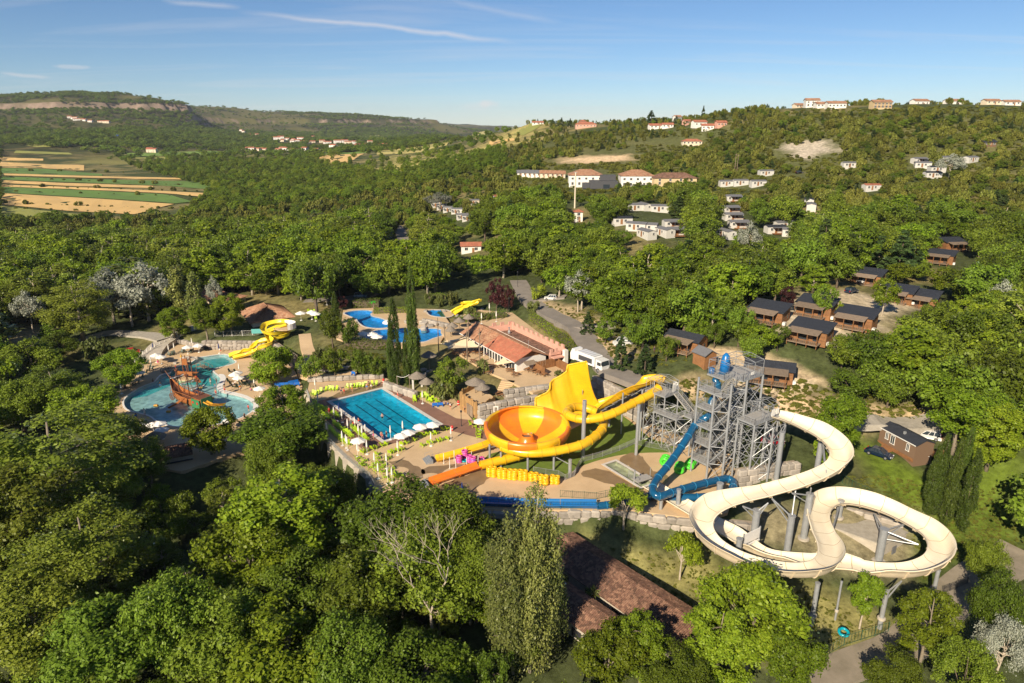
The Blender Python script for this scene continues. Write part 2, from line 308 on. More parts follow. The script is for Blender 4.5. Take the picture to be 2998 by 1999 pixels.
M['scrub'] = leafmat('scrub_leaves',(.11,.125,.02),(.2,.205,.04),.25,.2)
M['silver'] = leafmat('silver_leaves',(.24,.26,.19),(.42,.43,.35))
M['cypress'] = leafmat('cypress_leaves',(.05,.09,.012),(.12,.17,.028))
M['conifer'] = leafmat('conifer_needles',(.045,.08,.022),(.085,.13,.035))
M['purple'] = leafmat('purple_leaves',(.05,.012,.016),(.1,.03,.03))
M['yellow'] = leafmat('yellow_leaves',(.22,.27,.02),(.36,.4,.04))
M['shrub'] = leafmat('shrub_leaves',(.12,.15,.035),(.24,.27,.07))
M['bark'] = mat('bark',(.16,.12,.085),.9,noise=.5,nscale=4)
M['ashbark'] = mat('grey_bark',(.27,.22,.16),.85,noise=.4,nscale=3)
M['palebark'] = mat('pale_bark',(.5,.42,.32),.85,noise=.4,nscale=3)
def ground_material():
 m_ = bpy.data.materials.new('ground_soil'); m_.use_nodes = True; t = m_.node_tree; b = t.nodes['Principled BSDF']; nn = t.nodes.new; L_ = t.links.new
 b.inputs['Roughness'].default_value = .95; b.inputs['Specular IOR Level'].default_value = .1
 at = nn('ShaderNodeVertexColor'); at.layer_name = 'land'; tc_ = nn('ShaderNodeTexCoord')
 n_ = nn('ShaderNodeTexNoise'); n_.inputs['Scale'].default_value = .5; n_.inputs['Detail'].default_value = 12; n_.inputs['Roughness'].default_value = .78; L_(tc_.outputs['Object'],n_.inputs['Vector'])
 mr = nn('ShaderNodeMapRange'); mr.inputs[1].default_value = .36; mr.inputs[2].default_value = .64; mr.inputs[3].default_value = .45; mr.inputs[4].default_value = 1.4; L_(n_.outputs[0],mr.inputs[0])
 mu = nn('ShaderNodeMixRGB'); mu.blend_type = 'MULTIPLY'; mu.inputs[0].default_value = 1; L_(at.outputs[0],mu.inputs[1]); L_(mr.outputs[0],mu.inputs[2]); L_(mu.outputs[0],b.inputs['Base Color'])
 bp = nn('ShaderNodeBump'); bp.inputs['Strength'].default_value = .5; bp.inputs['Distance'].default_value = .4; L_(n_.outputs[0],bp.inputs['Height']); L_(bp.outputs[0],b.inputs['Normal'])
 return m_
M['ground'] = ground_material()
# ---------------------------------------------------------------- terrain sheet
def land_colour(X,Y,Z,SL):
 """what grows or lies on the ground: sand, dry grass, green grass, rock"""
 g = np.array([.06,.075,.025]); dry = np.array([.42,.32,.14]); sand = np.array([.56,.4,.23]); grass = np.array([.11,.17,.02]); rock = np.array([.3,.22,.17]); scrub = np.array([.085,.1,.04])
 n1 = fbm(X,Y,30,11); n2 = fbm(X,Y,9,12); n3 = fbm(X,Y,350,13,5); rr = np.hypot(X,Y)
 c = g + (scrub - g) * np.clip(n2 * 2 - .5,0,1)[...,None]
 k = np.clip((n1 - .5) * 6,0,1) * np.clip((Y - 90) / 60,0,1) * .45; c = c + (dry - c) * k[...,None]
 k = np.clip((n3 - .6) * 12,0,1) * np.clip((rr - 900) / 500,0,1); c = c + (np.array([.26,.24,.08]) - c) * k[...,None]
 for poly,colr,soft,amt in LANDS:
  d = pdist(X,Y,poly); k = np.clip(.5 - d / soft + (n2 - .5) * 1.8,0,1) * amt; c = c + (colr - c) * k[...,None]
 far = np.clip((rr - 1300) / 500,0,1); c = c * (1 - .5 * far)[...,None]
 k = np.clip((SL - .42) * 5,0,1) * far; c = c + (rock - c) * k[...,None]
 return c
sandc,dryc,grassc,gravc = np.array([.55,.4,.24]),np.array([.36,.3,.13]),np.array([.12,.17,.02]),np.array([.4,.36,.3])
def gp(l): return [tuple(G(*a))[:2] for a in l]
LANDS = []
LANDS += [(gp([(2270,900),(2440,960),(2600,960),(2720,890),(2560,868),(2420,850)]),np.array([.62,.5,.34]),6,.85),(gp([(1480,560),(1560,420),(1900,380),(2300,350),(2998,330),(2998,500),(2400,520),(1800,560)]),np.array([.13,.135,.05]),40,.8),
 (gp([(1880,1130),(2010,1110),(2240,1160),(2450,1160),(2700,1180),(2750,1260),(2500,1250),(2300,1240),(2100,1200),(1950,1200)]),sandc,6,1.0),
 (gp([(2020,1010),(2090,1075),(2330,1110),(2440,1150),(2430,1110),(2250,1050),(2120,1020)]),np.array([.62,.47,.3]),3,1.0),
 (gp([(1720,970),(1800,985),(1850,1040),(1790,1060),(1740,1020)]),sandc,4,.9),
 (gp([(1580,880),(1700,900),(1770,950),(1700,960),(1610,930)]),sandc,4,.7),
 (gp([(2280,900),(2480,940),(2560,1000),(2600,880),(2480,860),(2700,890),(2560,880),(2440,1000),(2280,960)]),np.array([.6,.5,.36]),4,.9),
 (gp([(2150,1080),(2380,1110),(2400,1140),(2150,1130)]),np.array([.62,.5,.34]),2,1.),
 (gp([(2480,1290),(2560,1300),(2760,1420),(2850,1600),(2700,1700),(2660,1500),(2540,1400)]),grassc,4,1.0),
 (gp([(2760,1350),(2998,1330),(2998,1600),(2850,1600)]),grassc,4,.9),
 (gp([(1700,1580),(2000,1640),(2300,1700),(2450,1760),(2600,1830),(2450,1900),(2200,1900),(1900,1700),(1700,1620)]),np.array([.3,.27,.1]),4,.9),
 (gp([(2150,1460),(2400,1480),(2700,1500),(2650,1700),(2400,1650),(2200,1560)]),np.array([.33,.28,.17]),4,.8),
 (gp([(1820,1250),(1900,1290),(1990,1320),(1760,1380),(1650,1370),(1750,1250)]),np.array([.14,.19,.02]),3,1.),
 (gp([(1150,460),(1400,440),(1500,380),(1600,345),(1540,420),(1300,470),(1100,520)]),np.array([.45,.38,.13]),60,1.),
 (gp([(1650,460),(1850,452),(1850,470),(1650,478)]),sandc * 1.25,12,1.),
 (gp([(1560,455),(1585,455),(1580,480),(1560,478)]),sandc * 1.1,8,1.),
 (gp([(2290,412),(2425,412),(2470,440),(2400,450),(2350,465),(2300,440)]),np.array([.5,.43,.33]),10,1.),
 (gp([(0,320),(150,300),(500,305),(560,330),(500,335),(0,360)]),np.array([.2,.19,.08]),200,.5),
 (gp([(20,950),(160,960),(120,1010),(20,1040)]),np.array([.4,.33,.2]),4,.9),
]
NA,NR = 520,820
aa = np.linspace(-R(66),R(66),NA); rr_ = np.exp(np.linspace(math.log(14),math.log(10500),NR))
A_,R_ = np.meshgrid(aa,rr_,indexing='ij'); TX = np.sin(A_) * R_; TY = np.cos(A_) * R_
TZ = H(TX,TY)
gz0,gz1 = np.gradient(TZ); dr = np.gradient(rr_)[None,:]; da = (aa[1] - aa[0]) * R_
SLP = np.hypot(gz0 / da,gz1 / dr)
me = bpy.data.meshes.new('ground'); vs_ = np.stack([TX,TY,TZ],-1).reshape(-1,3)
ii = (np.arange(NA - 1)[:,None] * NR + np.arange(NR - 1)[None,:]).ravel(); fq = np.stack([ii,ii + 1,ii + NR + 1,ii + NR],-1)
def np_mesh(me,V,Fq):
 me.vertices.add(len(V)); me.vertices.foreach_set('co',V.astype(np.float32).ravel())
 me.loops.add(Fq.size); me.loops.foreach_set('vertex_index',Fq.astype(np.int32).ravel())
 me.polygons.add(len(Fq)); me.polygons.foreach_set('loop_start',np.arange(0,Fq.size,Fq.shape[1],dtype=np.int32))
 me.update(calc_edges=True); return me
np_mesh(me,vs_,fq[:,::-1]); me.polygons.foreach_set('use_smooth',np.ones(len(fq),bool))
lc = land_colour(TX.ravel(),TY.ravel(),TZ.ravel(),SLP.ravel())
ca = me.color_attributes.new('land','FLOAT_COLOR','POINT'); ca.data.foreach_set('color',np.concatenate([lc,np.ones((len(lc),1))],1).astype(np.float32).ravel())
me.materials.append(M['ground']); tag(link('ground',me),kind='structure')
# ---------------------------------------------------------------- trees: crown = thousands of small leaves in clumps, trunk = tapered limbs
def quads_mesh(name,C_,Nn,size,material,aspect=1.0,upb=None):
 n = len(C_); Nn = Nn / (np.linalg.norm(Nn,axis=1,keepdims=True) + 1e-9)
 t = rng.normal(size=(n,3)) if upb is None else rng.normal(size=(n,3)) * .35 + upb
 a = np.cross(Nn,t); a /= (np.linalg.norm(a,axis=1,keepdims=True) + 1e-9); b = np.cross(a,Nn); s = size * rng.uniform(.6,1.35,(n,1)) / 2
 V = np.stack([C_ + b * s * aspect,C_ + a * s * .62,C_ - b * s * aspect,C_ - a * s * .62],1).reshape(-1,3)
 me = bpy.data.meshes.new(name); np_mesh(me,V,np.arange(n * 4).reshape(n,4)); me.materials.append(material); return me
def sph(n):
 v = rng.normal(size=(n,3)); return v / np.linalg.norm(v,axis=1,keepdims=True)
def clumps(kind,n):
 """clump centres and radii for a crown of radius 1 (x, y) and height 1 (z 0..1)"""
 if kind == 'round':
  d = sph(n); d[:,2] = d[:,2] * .9 + .1; r = rng.uniform(.45,.82,(n,1)) ; c = d * r; c[:,:2] *= (1 + .25 * rng.uniform(-1,1,(n,1))); z = c[:,2] * .55 + .5; c = np.column_stack([c[:,:2],z]); rad = rng.uniform(.2,.38,n) * (1.0 if n < 40 else .82)
 elif kind == 'spread':
  d = sph(n); d[:,2] = np.abs(d[:,2]); r = rng.uniform(.5,.9,(n,1)); c = d * r; c = np.column_stack([c[:,:2] * 1.1,c[:,2] * .6 + .25]); rad = rng.uniform(.16,.3,n)
 elif kind == 'tall':
  z = rng.uniform(.05,.95,n); pr_ = np.sqrt(np.clip(1 - ((z - .42) / .6) ** 2,0.04,1)); an = rng.uniform(0,6.283,n); q = rng.uniform(.35,.85,n) * pr_; c = np.column_stack([np.cos(an) * q,np.sin(an) * q,z]); rad = rng.uniform(.16,.32,n) * (.5 + .5 * pr_)
 elif kind == 'spire':
  z = rng.uniform(0,.97,n); pr_ = np.interp(z,[0,.12,.35,.7,.9,1],[.45,.8,1,.75,.38,.1]); an = rng.uniform(0,6.283,n); q = rng.uniform(.3,.85,n) * pr_; c = np.column_stack([np.cos(an) * q,np.sin(an) * q,z]); rad = rng.uniform(.2,.42,n) * (.35 + .65 * pr_)
 elif kind == 'cone':
  z = rng.uniform(0,.98,n); pr_ = (1 - z) * .95 + .05; an = rng.uniform(0,6.283,n); q = rng.uniform(.4,.9,n) * pr_; c = np.column_stack([np.cos(an) * q,np.sin(an) * q,z]); rad = rng.uniform(.12,.24,n) * (.4 + .6 * pr_)
 return c,rad
TREES = {}
def make_tree(key,shape,leaf,nclump,nleaf,lsize,Rr,Hc,trunk,bark='bark',limbs=7,asp=1.0,zsq=.8,hole=.0):
 c,rad = clumps(shape,nclump); z0 = trunk
 wgt = rad ** 2; k = rng.choice(nclump,nleaf,p=wgt / wgt.sum()); d = sph(nleaf)
 out = c[k] - np.array([0,0,.45]); out[:,2] *= .6; out /= (np.linalg.norm(out,axis=1,keepdims=True) + 1e-6)
 d = d + out * .55; d[:,2] += .25; d /= np.linalg.norm(d,axis=1,keepdims=True)
 rr2 = rad[k][:,None] * (1 - rng.random((nleaf,1)) ** 2 * .75)
 rough = 1 + .35 * np.sin(d[:,:1] * 7 + k[:,None] * 1.7) * np.sin(d[:,1:2] * 6 + k[:,None]) + rng.normal(size=(nleaf,1)) * .12
 spike = 3.2 if shape in ('spire',) else 1.0
 off = d * rr2 * rough
 Cn = np.column_stack([(c[k,0] + off[:,0]) * Rr,(c[k,1] + off[:,1]) * Rr,z0 + c[k,2] * Hc + off[:,2] * Rr * zsq * spike])
 if shape == 'spire':   # branches sweep up and outwards
  Cn[:,:2] *= 1 + .0 * Cn[:,2:3]
 Nn = d * 1.0 + rng.normal(size=(nleaf,3)) * .62 + np.array([0,0,.35])
 cm = quads_mesh(key + '_crown',Cn,Nn,lsize,M[leaf],asp,None if shape not in ('spire',) else np.array([0,0,1.]))
 mb = MB(); top = z0 + Hc * (.55 if shape in ('round','spread') else .92); tr = max(.12,Rr * .065)
 seg = [(0,0,-1.2)] + [(random.uniform(-.06,.06) * Rr * i / 4,random.uniform(-.06,.06) * Rr * i / 4,top * i / 5) for i in range(1,6)]
 mb.tube(seg,[tr * 1.2] + [tr * (1 - .17 * i) for i in range(1,6)],7 if limbs else 5)
 for j in range(limbs):
  q = random.randrange(nclump); zz = random.uniform(.45,.85) * top; tgt = Vector((c[q,0] * Rr,c[q,1] * Rr,z0 + c[q,2] * Hc)); s0 = Vector((0,0,min(zz,tgt.z - .3)))
  md = s0.lerp(tgt,.5) + Vector((random.uniform(-.3,.3),random.uniform(-.3,.3),.4)); mb.tube([s0,md,tgt],[tr * .36,tr * .22,tr * .06],5,cap=False)
 TREES[key] = (cm,mb.mesh(key + '_trunk',M[bark],True),Rr,z0 + Hc)
make_tree('oak_a','round','oak',60,24000,.34,5.2,9.5,3.0,limbs=14)
make_tree('oak_b','round','oak',75,24000,.34,6.0,8.5,3.2,limbs=14)
make_tree('plane_a','round','plane',60,22000,.37,5.0,10,2.5,'ashbark',8)
make_tree('plane_b','tall','plane',80,22000,.37,4.6,12,2.5,'ashbark',8)
make_tree('ash_a','tall','ash',90,25000,.3,5.5,15,3.0,'ashbark',12)
make_tree('ash_b','round','ash',80,22000,.31,5.6,11,3.0,'ashbark',9)
make_tree('silver_a','spread','silver',60,12000,.32,6.0,9,4.0,'palebark',16)
make_tree('round_a','round','plane',26,7000,.26,2.4,3.8,2.0,'palebark',6)
make_tree('poplar_a','spire','poplar',120,22000,.27,3.4,21,2.0,'palebark',20,1.2)
make_tree('cypress_a','spire','cypress',140,16000,.26,1.9,20,.6,'bark',0,1.6)
make_tree('oak_m','round','oak',45,4600,.56,5.2,8.5,2.4,limbs=6)
make_tree('oak_n','round','oak',55,4600,.56,6.0,7.5,2.2,limbs=6)
make_tree('plane_m','round','plane',45,4200,.58,5.0,9,2.0,'palebark',6)
make_tree('plane_n','tall','plane',55,4200,.58,4.4,11,2.0,'palebark',6)
make_tree('ash_m','tall','ash',60,4400,.5,4.8,12,2.5,'palebark',9)
make_tree('silver_m','spread','silver',40,3600,.55,5.5,8,4.0,'palebark',10)
make_tree('poplar_m','spire','poplar',50,3000,.5,2.3,17,1.5,'palebark',4,1.3)
make_tree('conifer_m','cone','conifer',80,3400,.5,3.0,10,1.0,'bark',0,1.2)
make_tree('purple_m','round','purple',40,3600,.4,3.2,5,1.2,limbs=4)
make_tree('bush_m','round','shrub',16,1500,.34,1.9,2.3,-.2,limbs=0)
make_tree('yellow_m','round','yellow',20,1800,.34,2.4,3.5,.0,limbs=0)
make_tree('oak_f','round','oak',30,760,1.15,5.0,7.5,1.2,limbs=0)
make_tree('plane_f','round','plane',30,700,1.15,4.8,8,1.2,limbs=0)
make_tree('ash_f','tall','ash',30,700,1.1,4.5,10,1.2,'palebark',limbs=0)
make_tree('poplar_f','spire','poplar',24,420,1.1,2.2,17,1,'palebark',limbs=0)
make_tree('bush_f','round','scrub',10,200,.9,2.2,2.2,-.4,limbs=0)
make_tree('scrub_m','round','scrub',16,1300,.42,1.9,2.1,-.3,limbs=0)
make_tree('conifer_f','cone','conifer',30,460,1.0,3.0,10,.8,limbs=0)
make_tree('wood_d','round','oak',14,110,3.4,7.5,6.5,-.6,limbs=0)
NTREE = 0
def tree(key,X,Y,h,wr,label,cat='tree',group=None,name=None,z=None):
 """place one tree: crown radius wr, total height h"""
 global NTREE; NTREE += 1
 cm,tm,R0,H0 = TREES[key]; z = hz(X,Y) if z is None else z
 nm = name or {'oak': 'oak_tree','plane': 'plane_tree','ash': 'ash_tree','silver': 'white_poplar_tree','poplar': 'poplar_tree','cypress': 'cypress_tree','conifer': 'conifer_tree','purple': 'purple_plum_tree','round': 'mulberry_tree','bush': 'bush','scrub': 'shrub','yellow': 'golden_bush'}[key.split('_')[0]]
 e = empty(nm,(X,Y,z),label,cat,group,random.uniform(0,6.28)); e.scale = (wr / R0,wr / R0,h / H0)
 link('crown',cm,e); link('trunk',tm,e); return e
# ---------------------------------------------------------------- paving, pools, roads
from mathutils.geometry import tessellate_polygon
M['deck'] = mat('sand_concrete',(.60,.43,.255),.85,col2=(.5,.35,.2),nscale=.25,bump=.15,bscale=8)
M['brown'] = mat('brown_paving',(.27,.145,.1),.8,col2=(.19,.1,.07),nscale=.5,bump=.1)
M['wet'] = mat('wet_concrete',(.2,.13,.065),.4,col2=(.27,.185,.1),nscale=.6)
M['white'] = mat('white_paint',(.78,.75,.7),.5,noise=.12,nscale=2)
M['whitefab'] = mat('white_fabric',(.8,.76,.7),.8,noise=.08)
M['coping'] = mat('pale_coping',(.62,.58,.53),.7,noise=.2,nscale=2)
M['asphalt'] = mat('grey_asphalt',(.2,.175,.15),.9,col2=(.27,.235,.2),nscale=.3,bump=.2)
M['gravel'] = mat('grey_gravel',(.42,.38,.32),.95,col2=(.3,.27,.22),nscale=1.2,bump=.4)
M['shadetrack'] = mat('shade_darkened_track',(.3,.25,.19),.95,col2=(.2,.17,.12),nscale=.5,bump=.4)  # brown gravel track, darkened in its colour to stand for tree shade
M['lawn'] = mat('mown_grass',(.14,.2,.02),.95,col2=(.09,.14,.015),nscale=.8,bump=.6,bscale=9)
M['stone'] = mat('limestone',(.42,.37,.31),.95,col2=(.26,.23,.2),nscale=.9,bump=.6,bscale=2.5,objvar=.25)
M['rock'] = mat('rough_rock',(.4,.33,.25),.95,col2=(.22,.17,.13),nscale=.5,bump=.8,bscale=1.5)
M['concrete'] = mat('pale_concrete',(.5,.44,.36),.85,noise=.3,nscale=.7)
M['cream'] = mat('cream_render',(.7,.6,.45),.85,noise=.15,nscale=.6)
M['whitewall'] = mat('white_render',(.78,.74,.68),.85,noise=.12,nscale=.6)
M['yellowwall'] = mat('ochre_render',(.62,.47,.26),.85,noise=.15)
M['pinkwall'] = mat('pink_render',(.66,.36,.27),.85,noise=.18,nscale=.7)
M['darkgrey'] = mat('dark_grey_panel',(.06,.06,.065),.6)
M['glass'] = mat('window_glass',(.03,.04,.05),.08,spec=.8)
M['wood'] = mat('stained_wood',(.3,.14,.055),.7,col2=(.2,.09,.035),nscale=1.5,objvar=.18)
M['oldwood'] = mat('weathered_wood',(.27,.2,.14),.85,noise=.35,nscale=2,objvar=.2)
M['brownclad'] = mat('taupe_cladding',(.17,.105,.065),.75,objvar=.1)
M['slate'] = mat('dark_roofing',(.03,.034,.045),.7,noise=.3,nscale=1.5,bump=.2)
M['greyroof'] = mat('grey_roofing',(.17,.17,.18),.7,noise=.25)
M['thatch'] = mat('grey_thatch',(.3,.25,.2),.95,noise=.45,nscale=5,bump=.8,bscale=25)
M['steel'] = mat('galvanised_steel',(.4,.41,.42),.45,.35,noise=.22,nscale=1.5)
M['grate'] = mat('steel_grating',(.42,.4,.37),.6,.2,noise=.15,nscale=3)
M['dark'] = mat('dark_metal',(.03,.03,.035),.5)
M['green'] = mat('green_fence_paint',(.03,.09,.05),.6)
def tiles(name,a,b,c,sc=3.0):
 """canal tile colours: every tile its own tint, in courses"""
 m_ = bpy.data.materials.new(name); m_.use_nodes = True; t = m_.node_tree; bs = t.nodes['Principled BSDF']; nn = t.nodes.new; L_ = t.links.new
 bs.inputs['Roughness'].default_value = .85; tc_ = nn('ShaderNodeTexCoord'); v = nn('ShaderNodeTexVoronoi'); v.inputs['Scale'].default_value = sc; L_(tc_.outputs['Object'],v.inputs['Vector'])
 r_ = nn('ShaderNodeValToRGB'); e = r_.color_ramp.elements; e[0].color = (*a,1); e[1].color = (*c,1); q = e.new(.5); q.color = (*b,1); sp = nn('ShaderNodeSeparateXYZ'); L_(v.outputs['Color'],sp.inputs[0]); L_(sp.outputs[0],r_.inputs[0])
 n_ = nn('ShaderNodeTexNoise'); n_.inputs['Scale'].default_value = .5; n_.inputs['Detail'].default_value = 5; L_(tc_.outputs['Object'],n_.inputs['Vector']); mr = nn('ShaderNodeMapRange'); mr.inputs[1].default_value = .3; mr.inputs[2].default_value = .7; mr.inputs[3].default_value = .7; mr.inputs[4].default_value = 1.15; L_(n_.outputs[0],mr.inputs[0])
 mu = nn('ShaderNodeMixRGB'); mu.blend_type = 'MULTIPLY'; mu.inputs[0].default_value = 1; L_(r_.outputs[0],mu.inputs[1]); L_(mr.outputs[0],mu.inputs[2]); L_(mu.outputs[0],bs.inputs['Base Color']); return m_
M['tile'] = tiles('terracotta_tiles',(.27,.12,.07),(.36,.18,.1),(.42,.26,.16))
M['oldtile'] = tiles('old_brown_tiles',(.1,.055,.035),(.18,.09,.06),(.3,.17,.11))
M['redtile'] = tiles('new_red_tiles',(.36,.11,.065),(.4,.14,.08),(.38,.16,.09))
def sheet(name,poly,z,m_,holes=(),parent=None,kind='structure',thick=0):
 polys = [list(poly)] + [list(h) for h in holes]; tri = tessellate_polygon([[Vector((x,y,0)) for x,y in p] for p in polys])
 vs = [(x,y,z) for p in polys for x,y in p]; fs = []
 for t in tri:
  a,b,c = [Vector(vs[i]) for i in t]; fs.append(tuple(t) if (b - a).cross(c - a).z > 0 else tuple(reversed(t)))
 mb = MB(); mb.add(vs,fs)
 if thick:
  k = 0
  for p in polys:
   n = len(p); 
   for i in range(n):
    a = p[i]; b = p[(i + 1) % n]; mb.add([(a[0],a[1],z),(b[0],b[1],z),(b[0],b[1],z - thick),(a[0],a[1],z - thick)],[(0,1,2,3)])
 o = mb.build(name,m_,parent)
 if kind and parent is None: o['kind'] = kind
 return o
def smooth_poly(p,k=3,closed=True):
 n = len(p); out = []
 for i in range(n if closed else n - 1):
  g_ = (lambda j: Vector(p[j % n])) if closed else (lambda j: Vector(p[max(0,min(n - 1,j))])); a,b,c,d = g_(i - 1),g_(i),g_(i + 1),g_(i + 2)
  for j in range(k):
   t = j / k; out.append(.5 * ((2 * b) + (c - a) * t + (2 * a - 5 * b + 4 * c - d) * t * t + (3 * b - a - 3 * c + d) * t ** 3))
 if not closed: out.append(Vector(p[-1]))
 return out
def offset(poly,w_):
 n = len(poly); ar = sum(poly[i][0] * poly[(i + 1) % n][1] - poly[(i + 1) % n][0] * poly[i][1] for i in range(n)); s = 1 if ar > 0 else -1; out = []
 for i in range(n):
  a,b,c = Vector(poly[i - 1]).to_2d(),Vector(poly[i]).to_2d(),Vector(poly[(i + 1) % n]).to_2d(); d1 = (b - a).normalized(); d2 = (c - b).normalized(); nr = (Vector((d1.y,-d1.x)) + Vector((d2.y,-d2.x))); nr = nr.normalized() / max(.5,math.cos(d1.angle(d2) / 2) if d1.length and d2.length else 1)
  out.append(tuple(b + nr * w_ * s))
 return out
def water_mat(name,tint,bumps=.25,sc=2.2):
 m_ = bpy.data.materials.new(name); m_.use_nodes = True; t = m_.node_tree; t.nodes.remove(t.nodes['Principled BSDF']); nn = t.nodes.new; L_ = t.links.new
 tc_ = nn('ShaderNodeTexCoord'); n_ = nn('ShaderNodeTexNoise'); n_.inputs['Scale'].default_value = sc; n_.inputs['Detail'].default_value = 4; L_(tc_.outputs['Object'],n_.inputs['Vector']); bp = nn('ShaderNodeBump'); bp.inputs['Strength'].default_value = bumps; bp.inputs['Distance'].default_value = .2; L_(n_.outputs[0],bp.inputs['Height'])
 tr = nn('ShaderNodeBsdfTransparent'); gl = nn('ShaderNodeBsdfGlossy'); gl.inputs['Roughness'].default_value = .05; L_(bp.outputs[0],gl.inputs['Normal']); fr = nn('ShaderNodeFresnel'); fr.inputs[0].default_value = 1.33; L_(bp.outputs[0],fr.inputs['Normal'])
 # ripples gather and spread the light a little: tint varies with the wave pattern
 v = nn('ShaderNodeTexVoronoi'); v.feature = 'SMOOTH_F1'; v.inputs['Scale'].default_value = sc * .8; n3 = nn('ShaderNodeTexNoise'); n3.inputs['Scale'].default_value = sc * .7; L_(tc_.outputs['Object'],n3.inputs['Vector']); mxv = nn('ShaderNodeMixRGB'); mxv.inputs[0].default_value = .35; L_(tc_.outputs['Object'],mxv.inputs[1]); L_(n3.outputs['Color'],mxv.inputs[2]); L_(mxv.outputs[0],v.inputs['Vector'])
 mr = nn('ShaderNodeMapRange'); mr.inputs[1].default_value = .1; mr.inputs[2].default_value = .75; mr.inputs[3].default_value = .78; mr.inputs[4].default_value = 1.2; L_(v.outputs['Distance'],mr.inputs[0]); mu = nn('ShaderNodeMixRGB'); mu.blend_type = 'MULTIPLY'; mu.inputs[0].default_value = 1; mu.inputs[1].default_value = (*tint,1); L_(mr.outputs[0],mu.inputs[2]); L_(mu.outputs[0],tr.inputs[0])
 ge = nn('ShaderNodeNewGeometry'); sb_ = nn('ShaderNodeMath'); sb_.operation = 'SUBTRACT'; sb_.use_clamp = True; L_(fr.outputs[0],sb_.inputs[0]); L_(ge.outputs['Backfacing'],sb_.inputs[1])
 ms = nn('ShaderNodeMixShader'); L_(sb_.outputs[0],ms.inputs[0]); L_(tr.outputs[0],ms.inputs[1]); L_(gl.outputs[0],ms.inputs[2]); L_(ms.outputs[0],t.nodes['Material Output'].inputs[0]); return m_
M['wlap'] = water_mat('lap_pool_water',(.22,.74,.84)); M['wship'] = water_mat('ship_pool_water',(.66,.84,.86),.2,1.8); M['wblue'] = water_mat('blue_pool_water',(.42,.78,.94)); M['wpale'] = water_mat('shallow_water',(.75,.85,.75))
M['tileblue'] = mat('pool_tiles_blue',(.1,.5,.62),.4,noise=.1); M['tileline'] = mat('pool_lane_tiles',(.012,.07,.13),.4); M['tilepale'] = mat('pool_floor_pale',(.5,.57,.56),.5,noise=.12,nscale=1)
M['tileteal'] = mat('pool_floor_teal',(.1,.46,.46),.5,noise=.15,nscale=.8); M['tiledeep'] = mat('pool_floor_blue',(.08,.38,.68),.5,noise=.1)
def pool(name,poly,z,depth,wm,fm,rim,rimw,label,rimz=.05):
 e = empty(name,(0,0,0),label,'pool'); e['kind'] = 'structure'
 if 'category' in e: del e['category']
 mb = MB(); n = len(poly)
 ar = sum(poly[i][0] * poly[(i + 1) % n][1] - poly[(i + 1) % n][0] * poly[i][1] for i in range(n))
 for i in range(n):
  a = poly[i]; b = poly[(i + 1) % n]; mb.add([(a[0],a[1],z),(b[0],b[1],z),(b[0],b[1],z - depth),(a[0],a[1],z - depth)],[(0,1,2,3)])
 mb.build('basin_wall',fm,e); sheet('basin_floor',poly,z - depth,fm,parent=e); sheet('water',poly,z - .12,wm,parent=e)
 ring = offset(poly,rimw); rb = MB()
 for i in range(n):
  a,b,c,d = poly[i],poly[(i + 1) % n],ring[(i + 1) % n],ring[i]; rb.add([(a[0],a[1],z + rimz),(b[0],b[1],z + rimz),(c[0],c[1],z + rimz),(d[0],d[1],z + rimz),(a[0],a[1],z - .2),(b[0],b[1],z - .2),(c[0],c[1],z - .01),(d[0],d[1],z - .01)],[(0,1,2,3),(0,1,5,4),(3,2,6,7)])
 rb.build('coping',rim,e); return e
LP = [P(964,1172,0),P(1118.5,1138,0),P(1296,1243.9,0),P(1117,1290,0)]
c0 = sum(LP,Vector()) / 4; la = ((LP[2] - LP[1]) + (LP[3] - LP[0])).normalized(); lb = Vector((-la.y,la.x,0)) 
if lb.dot(LP[1] - LP[0]) < 0: lb = -lb
LAPW = [tuple((c0 + la * a * 12.15 + lb * b * 6.1).to_2d()) for a,b in ((-1,-1),(1,-1),(1,1),(-1,1))]
lap = pool('lap_pool',LAPW,0,1.5,M['wlap'],M['tileblue'],M['coping'],.75,'rectangular turquoise lap pool with dark lane lines')
for i in range(4):
 o_ = (i - 1.5) * 2.44; q = MB(); a = c0 + lb * o_ - la * 10.6; b = c0 + lb * o_ + la * 10.6; s_ = lb * .14; z = -1.49
 q.add([(a - s_).to_2d().to_3d() + Vector((0,0,z)),(b - s_).to_2d().to_3d() + Vector((0,0,z)),(b + s_).to_2d().to_3d() + Vector((0,0,z)),(a + s_).to_2d().to_3d() + Vector((0,0,z))],[(0,1,2,3)]); q.build('lane_line',M['tileline'],lap)
SP = smooth_poly([P(x,y,-3) for x,y in [(363,1177),(376,1158),(415,1133),(453,1118),(472,1098),(499,1092),(509,1080),(540,1066),(562,1060),(580,1048),(606,1043),(656,1037),(677,1049),(688,1062),(644,1074),(622,1080),(626,1091),(644,1106),(641,1121),(634,1134),(650,1149),(683,1156),(721,1167),(742,1183),(740,1200),(713,1218),(675,1232),(606,1246),(545,1249),(491,1244),(461,1232),(441,1217),(407,1207),(373,1198)]],3)
SP = [tuple(p.to_2d()) for p in SP]
pool('ship_pool',SP,-3,.75,M['wship'],M['tilepale'],M['white'],.38,'curved shallow pool around the play ship')
dp = [tuple(P(x,y,-3).to_2d()) for x,y in [(376,1160),(415,1136),(472,1102),(509,1085),(545,1068),(580,1052),(606,1046),(655,1040),(672,1052),(640,1073),(616,1082),(620,1098),(632,1108),(625,1122),(560,1118),(500,1120),(430,1150)]]
sheet('deep_floor',dp,-3.73,M['tileteal'])
isl = smooth_poly([P(x,y,-3) for x,y in [(508,1104),(528,1092),(566,1087),(578,1096),(572,1108),(548,1113),(520,1112)]],3); isl = [tuple(p.to_2d()) for p in isl]
